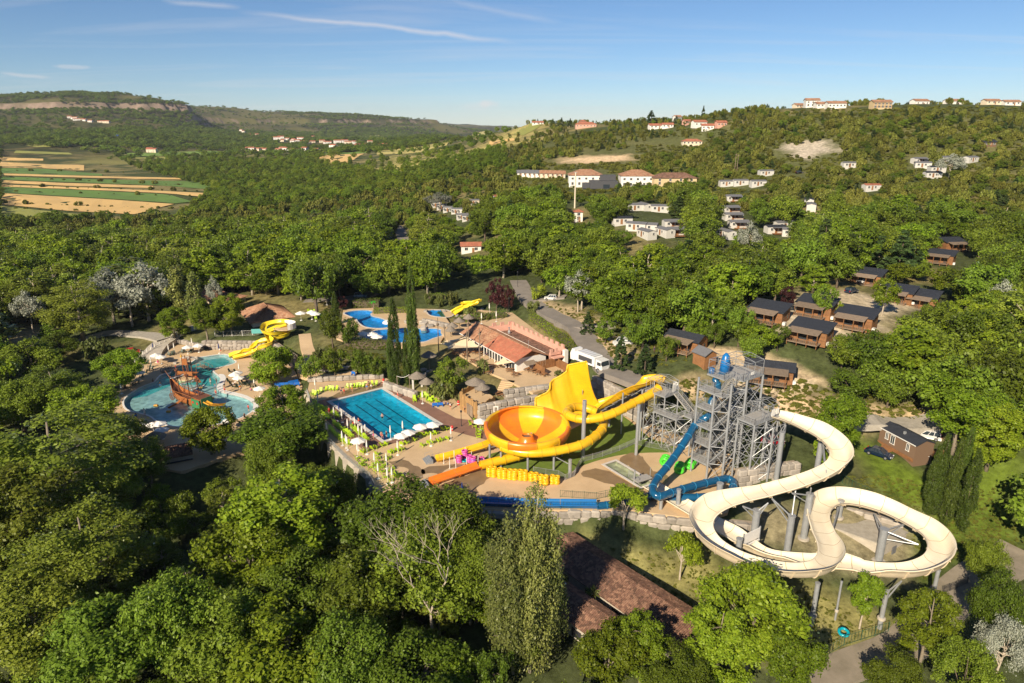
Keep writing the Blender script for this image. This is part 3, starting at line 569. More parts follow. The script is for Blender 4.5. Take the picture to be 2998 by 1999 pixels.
mb = MB(); mb.prism(isl,-3.7,-2.9); mb.build('island',M['deck'])['kind'] = 'structure'
wb = smooth_poly([P(x,y,-3) for x,y in [(644,1146),(634,1134),(641,1121),(646,1105),(640,1096),(655,1096),(662,1107),(655,1122),(652,1134),(665,1144),(690,1149),(725,1159),(755,1177),(757,1190),(749,1206),(738,1204),(742,1183),(721,1167),(683,1156)]],2)
sheet('white_beach',[tuple(p.to_2d()) for p in wb],-2.945,M['white'])
def spoly(l,z,k=3): return [tuple(p.to_2d()) for p in smooth_poly([P(x,y,z) for x,y in l],k)]
BA = spoly([(1009,916),(1036,909.5),(1070,908),(1090,912),(1084,919),(1090,926),(1111,931),(1131,939),(1148,950),(1135,958),(1104,960.5),(1070,956),(1050,943),(1043,932.6),(1022,924)],3)
BB = spoly([(1073,986),(1080,976),(1104,967),(1148,963),(1206,962),(1267,962),(1291,967),(1296,980),(1267,990),(1240,1000),(1190,1002),(1138,1001),(1090,995)],3)
BC = spoly([(1254,909),(1280,907),(1308,908),(1325,917),(1320,926),(1301,928),(1270,925),(1255,919)],3)
pool('blue_pool',BA,3,1.2,M['wblue'],M['tiledeep'],M['coping'],.5,'kidney-shaped deep blue pool'); pool('round_pool',BB,3,1.0,M['wblue'],M['tiledeep'],M['coping'],.5,'rounded blue pool behind the cypresses'); pool('small_pool',BC,3,1.0,M['wblue'],M['tiledeep'],M['coping'],.4,'small blue pool at the foot of the far yellow slide')
LN = [P(1764,1364,0),P(1803,1352,0),P(1893,1400,0),P(1845,1420,0)]
lnd = ((LN[2] - LN[1]) + (LN[3] - LN[0])).normalized(); lnp = Vector((-lnd.y,lnd.x,0)); lc0 = (LN[0] + LN[1]) / 2
def ln2(a,b,z=0): q = lc0 + lnd * a + lnp * b; return Vector((q.x,q.y,z))
SPL = [tuple(ln2(a,b).to_2d()) for a,b in ((0.3,-1.3),(9.5,-1.3),(9.5,1.3),(0.3,1.3))]
pool('splash_pool',SPL,.35,.8,M['wpale'],M['concrete'],M['coping'],.45,'pale landing basin at the end of the beige slide lane')
sheet('terrace_paving',LAP,0,M['deck'],holes=[offset(LAPW,.05),offset(SPL,.05)],thick=1.0)
bp_ = [tuple((c0 + la * a + lb * b).to_2d()) for a,b in ((-14.0,-11),(14.2,-11),(14.2,-7.5),(15.5,6),(24,9.5),(20,16),(12,10.5),(-2,9.8),(-15,9.2))]
sheet('brown_paving',bp_,.004,M['brown'],holes=[offset(LAPW,.05)])
sheet('pool_terrace',SHIP,-3,M['deck'],holes=[offset(SP,.05)],thick=1.0)
sheet('restaurant_terrace',REST,3.5,M['deck'],thick=.8)
sheet('upper_terrace',UPP,3.0,M['deck'],holes=[offset(BA,.03),offset(BB,.03),offset(BC,.03)],thick=.8)
for l in ([(1135,1352),(1180,1345),(1215,1362),(1245,1372),(1240,1395),(1210,1400),(1230,1430),(1300,1450),(1345,1460),(1330,1480),(1200,1450),(1150,1425),(1190,1400),(1195,1375),(1160,1365)],
          [(1235,1372),(1300,1365),(1390,1350),(1320,1375),(1280,1390),(1240,1385)],[(1270,1425),(1340,1400),(1420,1375),(1440,1395),(1400,1420),(1390,1450),(1345,1455),(1290,1440)],
          [(1700,1385),(1765,1372),(1850,1420),(1900,1450),(1860,1462),(1790,1420)],[(1810,1345),(1850,1325),(1885,1338),(1905,1375),(1960,1400),(1930,1425),(1890,1395),(1840,1365)],[(1180,1150),(1150,1128),(1060,1135),(990,1150),(975,1168),(1118,1134)]):
 zz = .012; pl = spoly(l,0,4); pl = [(x + (vnoise(x,y,.9,3) - .5) * 1.1,y + (vnoise(x,y,.9,4) - .5) * 1.4) for x,y in pl]; sheet('wet_patch',pl,zz if l[0][0] != 1180 else .016,M['wet'])
LWN = spoly([(1500,1395),(1440,1372),(1430,1330),(1600,1290),(1760,1215),(1820,1215),(1900,1280),(1960,1300),(1985,1322),(1900,1325),(1830,1330),(1760,1345),(1690,1370),(1665,1395),(1650,1400)],0,3)
sheet('lawn',LWN,.008,M['lawn'])
def ribbon(name,pts,w_,m_,off=.06,step=2.0,kind='structure'):
 pts = smooth_poly([Vector(p).to_2d().to_3d() for p in pts],10,False); mb = MB(); vs = []
 for i,p in enumerate(pts):
  d = (pts[min(i + 1,len(pts) - 1)] - pts[max(i - 1,0)]).normalized(); nr = Vector((-d.y,d.x,0)); ww = w_ if not hasattr(w_,'__len__') else w_[0] + (w_[1] - w_[0]) * i / len(pts)
  zz = max(hz(p.x + nr.x * s,p.y + nr.y * s) for s in (-ww / 2,0,ww / 2)) + off
  for s in (-.5,-.17,.17,.5): vs.append((p.x + nr.x * ww * s,p.y + nr.y * ww * s,zz))
  vs += []
 n = len(pts); mb.add(vs,[(i * 4 + k,i * 4 + k + 1,i * 4 + 5 + k,i * 4 + 4 + k) for i in range(n - 1) for k in range(3)])
 for k in (0,3):
  mb.add([vs[i * 4 + k] for i in range(n)] + [(vs[i * 4 + k][0],vs[i * 4 + k][1],vs[i * 4 + k][2] - 1.2) for i in range(n)],[(i,i + 1,n + i + 1,n + i) for i in range(n - 1)])
 o = mb.build(name,m_); o['kind'] = kind; return o
ribbon('road',[G(*D(*q)) for q in [(1190,645),(1215,690),(1262,722),(1315,750),(1340,775),(1365,810),(1400,850),(1448,882),(1500,905)]],5.6,M['asphalt'])
ribbon('road',[G(*D(*q)) for q in [(1290,742),(1330,752),(1385,750),(1420,742)]],5,M['asphalt'],.09)
ribbon('road',[G(*D(*q)) for q in [(910,520),(925,545),(930,585),(900,640),(840,680),(700,690)]],6,M['asphalt'])
ribbon('road',[G(*D(*q)) for q in [(1225,690),(1260,686),(1300,682)]],4,M['asphalt'],.1)
ribbon('path',[G(*D(*q)) for q in [(1860,1568),(1950,1530),(2080,1480),(2180,1380),(2260,1320),(2352,1270)]],[4,7],M['shadetrack'],.08)
ribbon('path',[G(*D(*q)) for q in [(1930,975),(2030,985),(2100,985),(2170,965)]],5,M['gravel'],.08)
ribbon('path',[G(*D(*q)) for q in [(170,790),(250,765),(330,770),(380,780)]],5,M['gravel'],.08)
ribbon('path',[G(*D(*q)) for q in [(700,770),(705,800),(715,830),(700,860),(760,868),(820,862)]],3.2,M['deck'],.1)
ribbon('path',[P(*D(330,860),-3),P(*D(360,805),-3),P(*D(430,775),-3),P(*D(520,760),-3)],5,M['concrete'],.08)
# terrace steps up to the restaurant
st_ = empty('terrace_steps',(0,0,0),'sandy garden steps climbing from the fort to the restaurant terrace','steps')
a,b = P(1468,1160,1.8),P(1487,1115,3.5)
for i in range(9):
 q = a.lerp(b,i / 8); w2 = MB(); w2.box((q.x,q.y,q.z - .4),(3.0,1.2,.8),rz=math.atan2(b.y - a.y,b.x - a.x) - R(90)); w2.build('step',M['deck'],st_)
# fields in the valley
FM = {'hay': mat('ripe_hay',(.68,.44,.16),.95,col2=(.58,.38,.14),nscale=.03),'green': mat('green_crop',(.12,.22,.03),.95,col2=(.09,.16,.025),nscale=.02),'olive': mat('rough_pasture',(.3,.3,.06),.95,col2=(.22,.23,.05),nscale=.02),'vine': mat('vineyard_green',(.17,.27,.03),.95,col2=(.12,.2,.03),nscale=.02),'dry': mat('dry_hillside_grass',(.52,.43,.13),.95,col2=(.38,.34,.1),nscale=.02)}
def field(m_,far,near,n=14,off=.45):
 """far and near edges in photo px, laid on the ground"""
 def along(l,t):
  k = t * (len(l) - 1); i = min(int(k),len(l) - 2); f = k - i; return (l[i][0] + (l[i + 1][0] - l[i][0]) * f,l[i][1] + (l[i + 1][1] - l[i][1]) * f)
 g = []
 for i in range(n + 1):
  a = G(*along(far,i / n)); b = G(*along(near,i / n)); g.append([a.lerp(b,j / 3) for j in range(4)])
 vs = [(p.x,p.y,hz(p.x,p.y) + off) for c in g for p in c]; mb = MB(); mb.add(vs,[(i * 4 + j,i * 4 + j + 1,i * 4 + 5 + j,i * 4 + 4 + j) for i in range(n) for j in range(3)]); o = mb.build('field',m_); o['kind'] = 'structure'
s3 = lambda l,ox=0,oy=230: [(ox + x / 3,oy + y / 3) for x,y in l]
field(FM['olive'],s3([(-60,1115),(870,1215)]),s3([(-60,1300),(300,1265),(700,1235)]))
field(FM['hay'],s3([(-60,1005),(900,1060),(1530,1105)]),s3([(-60,1100),(600,1165),(1180,1195)]))
field(FM['green'],s3([(-60,950),(800,985),(1480,1020),(1700,1085)]),s3([(-60,1000),(900,1055),(1540,1098)]))
field(FM['hay'],s3([(-60,930),(900,965),(1850,1010)]),s3([(-60,947),(900,985),(1500,1012),(1870,1050)]))
field(FM['hay'],s3([(-60,892),(600,920),(1340,945)]),s3([(-60,915),(600,945),(1360,965)]))
field(FM['green'],s3([(-60,860),(700,885),(1700,905),(2150,980)]),s3([(-60,888),(700,915),(1400,940),(2150,1000)]))
field(FM['hay'],s3([(30,835),(900,860),(1600,875)]),s3([(40,852),(900,876),(1640,888)]))
field(FM['green'],s3([(-60,785),(400,795),(900,840)]),s3([(-60,828),(400,845),(900,855)]))
field(FM['hay'],s3([(-60,728),(400,755),(740,760)]),s3([(-60,780),(400,790),(740,808)]))
field(FM['hay'],s3([(-60,690),(380,705)]),s3([(-60,722),(380,722)]))
field(FM['olive'],s3([(140,632),(600,650)]),s3([(120,655),(640,668)])); field(FM['olive'],s3([(150,550),(300,560),(490,590)]),s3([(150,570),(300,600),(480,600)]))
field(FM['vine'],s3([(850,548),(1350,570)]),s3([(800,590),(1380,600)])); field(FM['vine'],s3([(1110,655),(1900,635)]),s3([(1130,690),(1950,665)])); field(FM['olive'],s3([(1180,695),(1500,690)]),s3([(1200,705),(1500,708)]))
field(FM['vine'],s3([(1480,580),(1690,600)]),s3([(1480,592),(1700,612)])); field(FM['hay'],s3([(1200,1245),(1500,1220)]),s3([(1230,1275),(1380,1280)]))
s4 = lambda l: [(700 + x / 3,250 + y / 3) for x,y in l]
field(FM['hay'],s4([(690,615),(1100,600)]),s4([(640,670),(800,715),(960,680)])); field(FM['vine'],s4([(760,600),(1150,575)]),s4([(730,610),(1100,600)])); field(FM['dry'],s4([(1200,560),(1500,545),(1880,490)]),s4([(1210,610),(1480,600),(1800,570)]))
field(FM['dry'],s4([(1150,745),(1500,705),(1830,665)]),s4([(1180,790),(1400,820),(1750,740)])); field(FM['hay'],s4([(2200,500),(2352,480)]),s4([(2210,525),(2352,500)])); field(FM['dry'],s4([(1900,490),(2100,410),(2200,395)]),s4([(1950,500),(2150,470),(2300,440)]))
field(FM['dry'],s4([(850,410),(1000,385)]),s4([(850,425),(1020,400)]),6,3); field(FM['olive'],s4([(900,465),(1300,430)]),s4([(1000,500),(1400,470)]),8,2); field(FM['olive'],s4([(2000,650),(2150,610)]),s4([(2000,662),(2160,625)]),6)
s5 = lambda l: [(1400 + x / 3,250 + y / 3) for x,y in l]
field(FM['olive'],s5([(250,375),(450,335),(570,340)]),s5([(250,430),(400,440),(500,390)])); field(FM['hay'],s5([(90,495),(310,465)]),s5([(100,525),(320,485)])); field(FM['vine'],s5([(330,700),(590,700)]),s5([(350,715),(590,715)]),6)
# ---------------------------------------------------------------- stone walls: every boulder is a part
STN = []
for i in range(6):
 bmx = bmesh.new(); bmesh.ops.create_cube(bmx,size=1); bmesh.ops.bevel(bmx,geom=bmx.edges[:],offset=.16,segments=1,affect='EDGES',profile=.6)
 rr2 = random.Random(i)
 for v in bmx.verts: v.co += Vector([rr2.uniform(-.06,.06) for _ in range(3)])
 me = bpy.data.meshes.new('stone'); bmx.to_mesh(me); bmx.free(); me.materials.append(M['stone']); STN.append(me)
def stone_wall(a,b,z0,h,label,rows=None,sw=1.5,d=1.1,backing=True,cat='wall',lean=0.0,mat_=None):
 a = Vector(a); b = Vector(b); a.z = b.z = z0; L_ = (b - a).length; dr_ = (b - a).normalized(); rz = math.atan2(dr_.y,dr_.x); e = empty('boulder_wall',a,label,cat); nr = Vector((-dr_.y,dr_.x,0))
 if nr.y < 0: nr = -nr
 rows = rows or max(1,round(h / .95)); rh = h / rows; rg = random.Random(int(L_ * 97) + rows)
 for r_ in range(rows):
  x = rg.uniform(-.5,0)
  while x < L_:
   w_ = sw * rg.uniform(.65,1.35); w_ = min(w_,L_ - x + .4); o = link('stone',rg.choice(STN),e,dr_ * (x + w_ / 2) + nr * (rg.uniform(-.1,.1) + lean * r_) + Vector((0,0,rh * (r_ + .5)))); o.scale = (w_ * 1.0,d * rg.uniform(.85,1.15),rh * rg.uniform(.94,1.1)); o.rotation_euler = (rg.uniform(-.06,.06),rg.uniform(-.05,.05),rz + rg.uniform(-.08,.08)); x += w_ * .98
 if backing:
  q = MB(); c = dr_ * L_ / 2 + nr * (d * .5 + .25) + Vector((0,0,h / 2 - .25)); q.box(c,(L_,d * .6,h + .1),rz); q.build('earth_backing',M['rock'],e)
 return e
# ---------------------------------------------------------------- buildings
def LP3(o,rz): 
 co,si = math.cos(rz),math.sin(rz)
 return lambda x,y,z=0: Vector((o[0] + x * co - y * si,o[1] + x * si + y * co,o[2] + z))
def tile_roof(mb,A,B,C,D_,pitch=.24,amp=.05,wave=True,thick=.14,mi=0):
 """corrugated roof slope: eave A->B, ridge D_->C; rows of canal tiles run from ridge to eave"""
 A,B,C,D_ = map(Vector,(A,B,C,D_)); L_ = (B - A).length; n = max(2,int(L_ / pitch)) if wave else 1; nrm = (B - A).cross(D_ - A).normalized(); m = max(2,min(14,int((D_ - A).length / .8))) if wave else 1
 cols = n * 2 if wave else 1; vs = []
 for i in range(cols + 1):
  for j in range(m + 1):
   s,t = i / cols,j / m; p = (A.lerp(B,s)).lerp(D_.lerp(C,s),t); vs.append(p + nrm * ((amp if i % 2 else -amp) if wave else 0) + nrm * (0.03 if (j % 2 and wave) else 0))
 mb.add(vs,[(i * (m + 1) + j,(i + 1) * (m + 1) + j,(i + 1) * (m + 1) + j + 1,i * (m + 1) + j + 1) for i in range(cols) for j in range(m)],mi)
 k = -nrm * thick; mb.add([A + k,B + k,C + k,D_ + k,A,B,C,D_],[(3,2,1,0),(0,1,5,4),(1,2,6,5),(3,0,4,7)],mi)
def window(e,F,x,y,z,w_,h_,face,frame='whitewall',arch=False,shutter=None):
 """framed pane on a wall; face is 'f','b','l','r' of the local frame"""
 q = MB(); p = MB(); ax = {'f': (1,0,0,-1),'b': (1,0,0,1),'l': (0,1,-1,0),'r': (0,1,1,0)}[face]; ux,uy,nx,ny = ax
 def bx(m_,u,zz,uw,hh,dep,out):
  c = F(x + ux * u + nx * out,y + uy * u + ny * out,z + zz); rz = e['_rz'] ; m_.box(c,(uw if ux else dep,uw if uy else dep,hh),rz)
 t = .07
 bx(q,-w_ / 2,h_ / 2,t,h_ + t,.1,.04); bx(q,w_ / 2,h_ / 2,t,h_ + t,.1,.04); bx(q,0,0,w_ + 3 * t,t,.14,.05); bx(q,0,h_,w_ + t,t,.1,.04); bx(q,0,h_ / 2,t * .6,h_,.08,.035)
 bx(p,0,h_ / 2,w_,h_,.04,.015)
 o = q.build('window',M[frame],e); p.build('pane',M['glass'],o)
 if shutter:
  for s in (-1,1):
   r_ = MB(); bx(r_,s * (w_ / 2 + .28),h_ / 2,.45,h_,.05,.05); r_.build('shutter',M[shutter],e)
def door(e,F,x,y,z,face,m_='wood',w_=.95,h_=2.05):
 q = MB(); ux,uy,nx,ny = {'f': (1,0,0,-1),'b': (1,0,0,1),'l': (0,1,-1,0),'r': (0,1,1,0)}[face]
 q.box(F(x + nx * .03,y + ny * .03,z + h_ / 2),(w_ if ux else .07,w_ if uy else .07,h_),e['_rz']); q.build('door',M[m_],e)
def house(name,loc,rz,L_,W_,h,label,cat='house',wall='whitewall',roof='tile',rise=None,hip=False,over=.5,group=None,wins=(),doors=(),wave=True,gable=True,shutter=None,chim=False,base=True,frame='whitewall'):
 """x along the ridge, y across; front is -y"""
 e = empty(name,loc,label,cat,group); e['_rz'] = rz; F = LP3((0,0,0),rz); rise = rise or W_ * .2; x0,x1,y0,y1 = -L_ / 2,L_ / 2,-W_ / 2,W_ / 2
 q = MB(); b0 = -1.6 if base else 0
 vs = [F(x0,y0,b0),F(x1,y0,b0),F(x1,y1,b0),F(x0,y1,b0),F(x0,y0,h),F(x1,y0,h),F(x1,y1,h),F(x0,y1,h)]; fs = [(0,1,5,4),(1,2,6,5),(2,3,7,6),(3,0,4,7)]
 if not hip and gable: vs += [F(x0,0,h + rise),F(x1,0,h + rise)]; fs += [(4,7,8)[::-1],(5,6,9)]
 fs += [(4,5,6,7)]; q.add(vs,fs); q.build('wall',M[wall],e)
 r_ = MB(); o = over; dz = -rise * o / (W_ / 2); hi = (W_ / 2 if hip else 0) * 0.9; g = .02
 rx0,rx1 = (x0 + hi,x1 - hi) if hip else (x0 - o,x1 + o); ex0,ex1 = x0 - o,x1 + o
 tile_roof(r_,F(ex0,y0 - o,h + dz + g),F(ex1,y0 - o,h + dz + g),F(rx1,0,h + rise + g),F(rx0,0,h + rise + g),wave=wave and wave != 'n')
 tile_roof(r_,F(ex1,y1 + o,h + dz + g),F(ex0,y1 + o,h + dz + g),F(rx0,0,h + rise + g),F(rx1,0,h + rise + g),wave=wave)
 if hip:
  tile_roof(r_,F(ex1,y0 - o,h + dz + g),F(ex1,y1 + o,h + dz + g),F(rx1,0,h + rise + g),F(rx1,0,h + rise + g),wave=wave); tile_roof(r_,F(ex0,y1 + o,h + dz + g),F(ex0,y0 - o,h + dz + g),F(rx0,0,h + rise + g),F(rx0,0,h + rise + g),wave=wave)
 ro = r_.build('roof',M[roof],e); rd_ = MB(); rd_.tube([F(rx0,0,h + rise + .06),F(rx1,0,h + rise + .06)],.11 if wave else .06,6); rd_.build('ridge',M[roof],ro)
 if chim: c_ = MB(); c_.box(F(L_ * .2,W_ * .15,h + rise + .3),(.7,.6,1.3),rz); c_.box(F(L_ * .2,W_ * .15,h + rise + 1.0),(.9,.8,.12),rz); c_.build('chimney',M[wall],ro)
 for wn in wins: window(e,F,*wn,frame=frame,shutter=shutter)
 for dn in doors: door(e,F,*dn)
 del e['_rz']; return e
def dims(px_a,px_b,z): a = P(*px_a,z); b = P(*px_b,z); return (b - a).length,math.atan2(b.y - a.y,b.x - a.x),(a + b) / 2
# restaurant: long tiled hall, flat service wing behind a pink crenellated parapet
E1,E2 = P(1352,975,6.4),P(1505,1057,6.4); ra = (E2 - E1).normalized(); rrz = math.atan2(ra.y,ra.x); rn = Vector((-ra.y,ra.x,0)); RL = (E2 - E1).length
Fq = lambda x,y,z: E1 + ra * x + rn * y + Vector((0,0,z - 6.4))
rest_ = empty('restaurant',(0,0,0),'long restaurant hall with brown and red tiled roof and pink battlements','restaurant')
R1,R2 = P(1403,950,8.4),P(1563,1028,8.4); wy = max(4.5,(R2 - E2).dot(rn)); zt = 3.2
q = MB(); x0,x1,y1 = .4,RL - .4,wy * 2
q.add([Fq(x0,.9,zt),Fq(x1,.9,zt),Fq(x1,y1,zt),Fq(x0,y1,zt),Fq(x0,.9,6.6),Fq(x1,.9,6.6),Fq(x1,y1,6.6),Fq(x0,y1,6.6)],[(0,1,5,4),(1,2,6,5),(2,3,7,6),(3,0,4,7)]); q.build('wall',M['whitewall'],rest_)
q = MB(); q.add([Fq(x1 + .02,.9,6.6),Fq(x1 + .02,y1,6.6),Fq(x1 + .02,wy,8.2)],[(0,1,2)]); gb = q.build('gable_boards',M['wood'],rest_)
for k in range(3):
 q = MB(); a_,b_ = (Fq(RL - 13.5,-.2,6.35),Fq(RL + .6,-.2,6.35)) if k == 0 else (Fq(-.8,-.2,6.3),Fq(RL - 13.55,-.2,6.3)); 
 if k < 2: tile_roof(q,a_,b_,b_ + rn * (wy + .2) + Vector((0,0,2.05)),a_ + rn * (wy + .2) + Vector((0,0,2.05))); q.build('roof',M['redtile' if k == 0 else 'tile'],rest_)
 else: tile_roof(q,Fq(RL + .6,wy * 2 + .2,6.35),Fq(-.8,wy * 2 + .2,6.35),Fq(-.8,wy,8.36),Fq(RL + .6,wy,8.36)); q.build('roof',M['tile'],rest_)
q = MB(); q.tube([Fq(-.8,wy,8.42),Fq(RL + .6,wy,8.42)],.16,8); q.build('ridge',M['tile'],rest_)
q = MB(); q.beam(Fq(-.8,-.25,6.2),Fq(RL + .6,-.25,6.2),.14,.18); q.build('gutter',M['white'],rest_)
for i in range(int(RL / 2.6)):
 q = MB(); q.beam(Fq(1 + i * 2.6,.05,3.4),Fq(1 + i * 2.6,.05,6.2),.16); q.build('post',M['white'],rest_)
 q = MB(); q.box(Fq(2.3 + i * 2.6,.84,4.75),(2.1,.06,2.3),rrz); wq = q.build('window',M['glass'],rest_); q = MB(); q.box(Fq(2.3 + i * 2.6,.8,4.75),(.07,.08,2.4),rrz); q.box(Fq(2.3 + i * 2.6,.8,5.9),(2.2,.08,.08),rrz); q.build('frame',M['white'],wq)
fy0,fy1 = wy * 2 + .1,wy * 2 + 4.2
q = MB(); q.add([Fq(3.3,fy0,6.2),Fq(RL + .6,fy0,6.2),Fq(RL + .6,fy1,6.2),Fq(3.3,fy1,6.2)],[(0,1,2,3)]); q.build('flat_roof',M['oldtile'],rest_)
def parapet(a,b,zb,zt2,tooth=1.1,m_='pinkwall',pr=None):
 q = MB(); q.beam(Fq(a[0],a[1],(zb + zt2) / 2),Fq(b[0],b[1],(zb + zt2) / 2),.35,zt2 - zb); o = q.build('parapet',M[m_],pr or rest_); L2 = math.hypot(b[0] - a[0],b[1] - a[1]); n = int(L2 / (tooth * 2))
 for i in range(n + 1):
  t = (i + .25) * tooth * 2 / L2
  if t < 1: c = Fq(a[0] + (b[0] - a[0]) * t,a[1] + (b[1] - a[1]) * t,zt2 + .4); q = MB(); q.box(c,(tooth if abs(b[0] - a[0]) > abs(b[1] - a[1]) else .36,.36 if abs(b[0] - a[0]) > abs(b[1] - a[1]) else tooth,.8),rrz); q.build('merlon',M[m_],o)
parapet((3.3,fy1),(RL + 1.6,fy1),3.3,7.5); parapet((3.3,fy1),(1.8,wy + 2.5),3.3,7.6)
q = MB(); q.add([Fq(RL + .7,fy0,3),Fq(RL + .7,fy1,3),Fq(RL + .7,fy1,7.0),Fq(RL + .7,fy0,7.0)],[(0,1,2,3)]); q.build('end_wall',M['pinkwall'],rest_); parapet((RL + .9,fy0 + .2),(RL + .9,fy1 - .8),6.3,7.0,.7)
q = MB(); q.box(Fq(RL + 2.0,fy1 - .3,5.2),(.9,1.0,4.4),rrz); q.build('corner_pier',M['whitewall'],rest_); q = MB(); q.box(Fq(RL + 1.6,fy0 + 1.9,5.9),(1.5,3.0,.25),rrz); q.build('porch_roof',M['pinkwall'],rest_)
q = MB(); q.lathe([(.35,0),(.35,.5),(.15,.9),(.15,1.4),(.3,1.6),(0,1.7)],10,Fq(6,fy0 + 1.5,6.2)); q.build('roof_vent',M['steel'],rest_)
q = MB(); q.tube([Fq(RL - 1,wy,8.4),Fq(RL - 1,wy,10.4)],.04,5); q.beam(Fq(RL - 1,wy,10),Fq(RL - .3,wy,10),.03); q.build('aerial',M['steel'],rest_)
q = MB(); q.add([Fq(RL + .2,2.2,5.9),Fq(RL + .2,5.2,5.9),Fq(RL + 1.9,5.2,5.4),Fq(RL + 1.9,2.2,5.4)],[(0,1,2,3)]); q.build('lean_to_roof',M['oldwood'],rest_)
sh_ = empty('plank_enclosure',Fq(RL + 3.4,wy * 2 - 1.2,3.3),'dark stained plank yard screen against the restaurant gable','fence')
for i in range(26):
 s_ = i // 9; t = i % 9; px_ = [(-2.2,-3 + t * .67),(-2.2 + t * .56,3),(-2.2 + t * .56,-3)][s_ % 3]; q = MB(); q.box((px_[0] * math.cos(rrz) - px_[1] * math.sin(rrz),px_[0] * math.sin(rrz) + px_[1] * math.cos(rrz),1.15),(.07 if s_ == 0 else .5,.6 if s_ == 0 else .07,2.3),rrz); q.build('plank',M['wood'],sh_)
# pool houses with hipped canal-tile roofs
hp = house('pool_house',P(783,945,-1) + Vector((0,0,0)),R(-58),15,11.5,3.3,'cream pool house with hipped terracotta roof behind the yellow twisting slide','building','cream','tile',2.6,True,.9,wins=[(-3,-5.77,1,2.2,1.4,'f'),(2,-5.77,1,2.2,1.4,'f')],doors=[(5,-5.77,0,'f')])
q = MB(); g_ = P(765,985,.4); q.box((g_.x + .2,g_.y + 1.5,1.6),(6.5,.12,1.3),R(8)); q.build('teal_blind',mat('teal_blind',(.12,.42,.4),.6),None)['kind'] = 'thing'
tb = bpy.data.objects['teal_blind']; tag(tb,'teal roller blind hanging under the eave of the hipped pool house','blind')
house('wash_house',P(625,893,-1),R(-20),20,9,3.2,'long low building with terracotta roof behind the two plane trees','building','cream','tile',1.9,True,.6,wins=[(-6,-4.52,1,1,1,'f'),(0,-4.52,1,1,1,'f')])
# long brown tiled roofs below the blue channel
def slope_building(name,A,B,wdt,zr,ze,label,under=3.2,mono=False):
 """ridge runs A->B (photo px at height zr); the near slope falls towards the camera"""
 a,b = P(*A,zr),P(*B,zr); d = (b - a).normalized(); nr = Vector((d.y,-d.x,0)); 
 if nr.y > 0: nr = -nr
 e = empty(name,(0,0,0),label,'building'); q = MB(); ea,eb = a + nr * wdt + Vector((0,0,ze - zr)),b + nr * wdt + Vector((0,0,ze - zr)); tile_roof(q,ea,eb,b,a,.26,.06); q.build('roof',M['oldtile'],e)
 ba,bb = a - nr * wdt * .5 + Vector((0,0,(ze - zr) * .5)),b - nr * wdt * .5 + Vector((0,0,(ze - zr) * .5))
 if not mono: q = MB(); tile_roof(q,bb,ba,a,b,.26,.06); q.build('back_roof',M['oldtile'],e)
 q = MB(); i0,i1 = ea - nr * .6,eb - nr * .6; j0,j1 = ba + nr * .3,bb + nr * .3; dn = Vector((0,0,-under)); q.add([i0 + dn,i1 + dn,j1 + dn,j0 + dn,i0 - Vector((0,0,.15)),i1 - Vector((0,0,.15)),j1 - Vector((0,0,.15)),j0 - Vector((0,0,.15))],[(0,1,5,4),(1,2,6,5),(2,3,7,6),(3,0,4,7)]); q.build('wall',M['concrete'],e)
 for k in range(4):
  q = MB(); c = i0.lerp(i1,.2 + k * .2) + nr * .03 - Vector((0,0,1.7)); q.box(c,(1.6,.1,1.2),math.atan2(d.y,d.x)); wq = q.build('window',M['dark'],e)
 return e
slope_building('long_shed',(1645,1562),(2050,1825),4.7,-1.8,-3.1,'long dark-brown tiled building running under the bright plane tree',2.6)
slope_building('front_shed',(1580,1665),(1850,1850),3.4,-2.2,-3.6,'second brown tiled roof in front of the long one, partly behind the leaning poplar',2.6)
slope_building('shed',(478,1310),(560,1295),3.2,-.6,-1.6,'small shed with brown roof below the ship pool',3.0)
# tall stone gateposts by the shed and the reception far behind
gp_ = empty('gate',P(535,1400,-6),'garden gate between two pale stone pillars under the shed','gate')
for s_ in (0,2.8):
 q = MB(); q.box((s_ - 1.4,0,1.3),(.45,.45,2.6)); q.box((s_ - 1.4,0,2.7),(.6,.6,.15)); q.build('pillar',M['coping'],gp_)
def G2(x,y): return G(*D(x,y))
def far_house(x,y,L_,W_,h,rz,label,group,wall='whitewall',roof='tile',hip=False,nw=3,cat='house',shutter=None,rise=None,chim=False,px=True,name='house'):
 """x, y: base in 2352-wide photo coordinates"""
 g = G2(x,y) if px else x
 if group == 'houses on the hill crest': L_ *= .8; W_ *= .8; h *= .82
 ws = [((-L_ / 2 + (i + .5) * L_ / nw),-W_ / 2,h * .35 if h < 4 else h * .6,1.3,1.2,'f') for i in range(nw)]
 if h > 4: ws += [((-L_ / 2 + (i + .5) * L_ / nw),-W_ / 2,.8,1.3,1.6,'f') for i in range(nw)]
 return house(name,g + Vector((0,0,.0)),rz,L_,W_,h,label,cat,wall,roof,rise,hip,.5,group,ws,[(L_ * .1,-W_ / 2,0,'f')] if nw < 5 else [],wave=False,shutter=shutter,chim=chim)
hl = 'houses on the hill crest'
far_house(1345,293,26,11,4.5,.0,'wide pink-walled villa with arcades at the brow of the hill',hl,'pinkwall','redtile',True,6); far_house(1338,291,9,8,7,0,'central upper storey of the wide pink villa on the brow',hl,'pinkwall','redtile',True,3)
far_house(1508,295,18,9,3.5,.1,'long white house with orange roof beside the dark purple trees',hl,'whitewall','redtile',False,4); far_house(1533,293,12,8,3.5,-.1,'low white house joined to the long one on the hillside',hl,'whitewall','redtile',False,3)
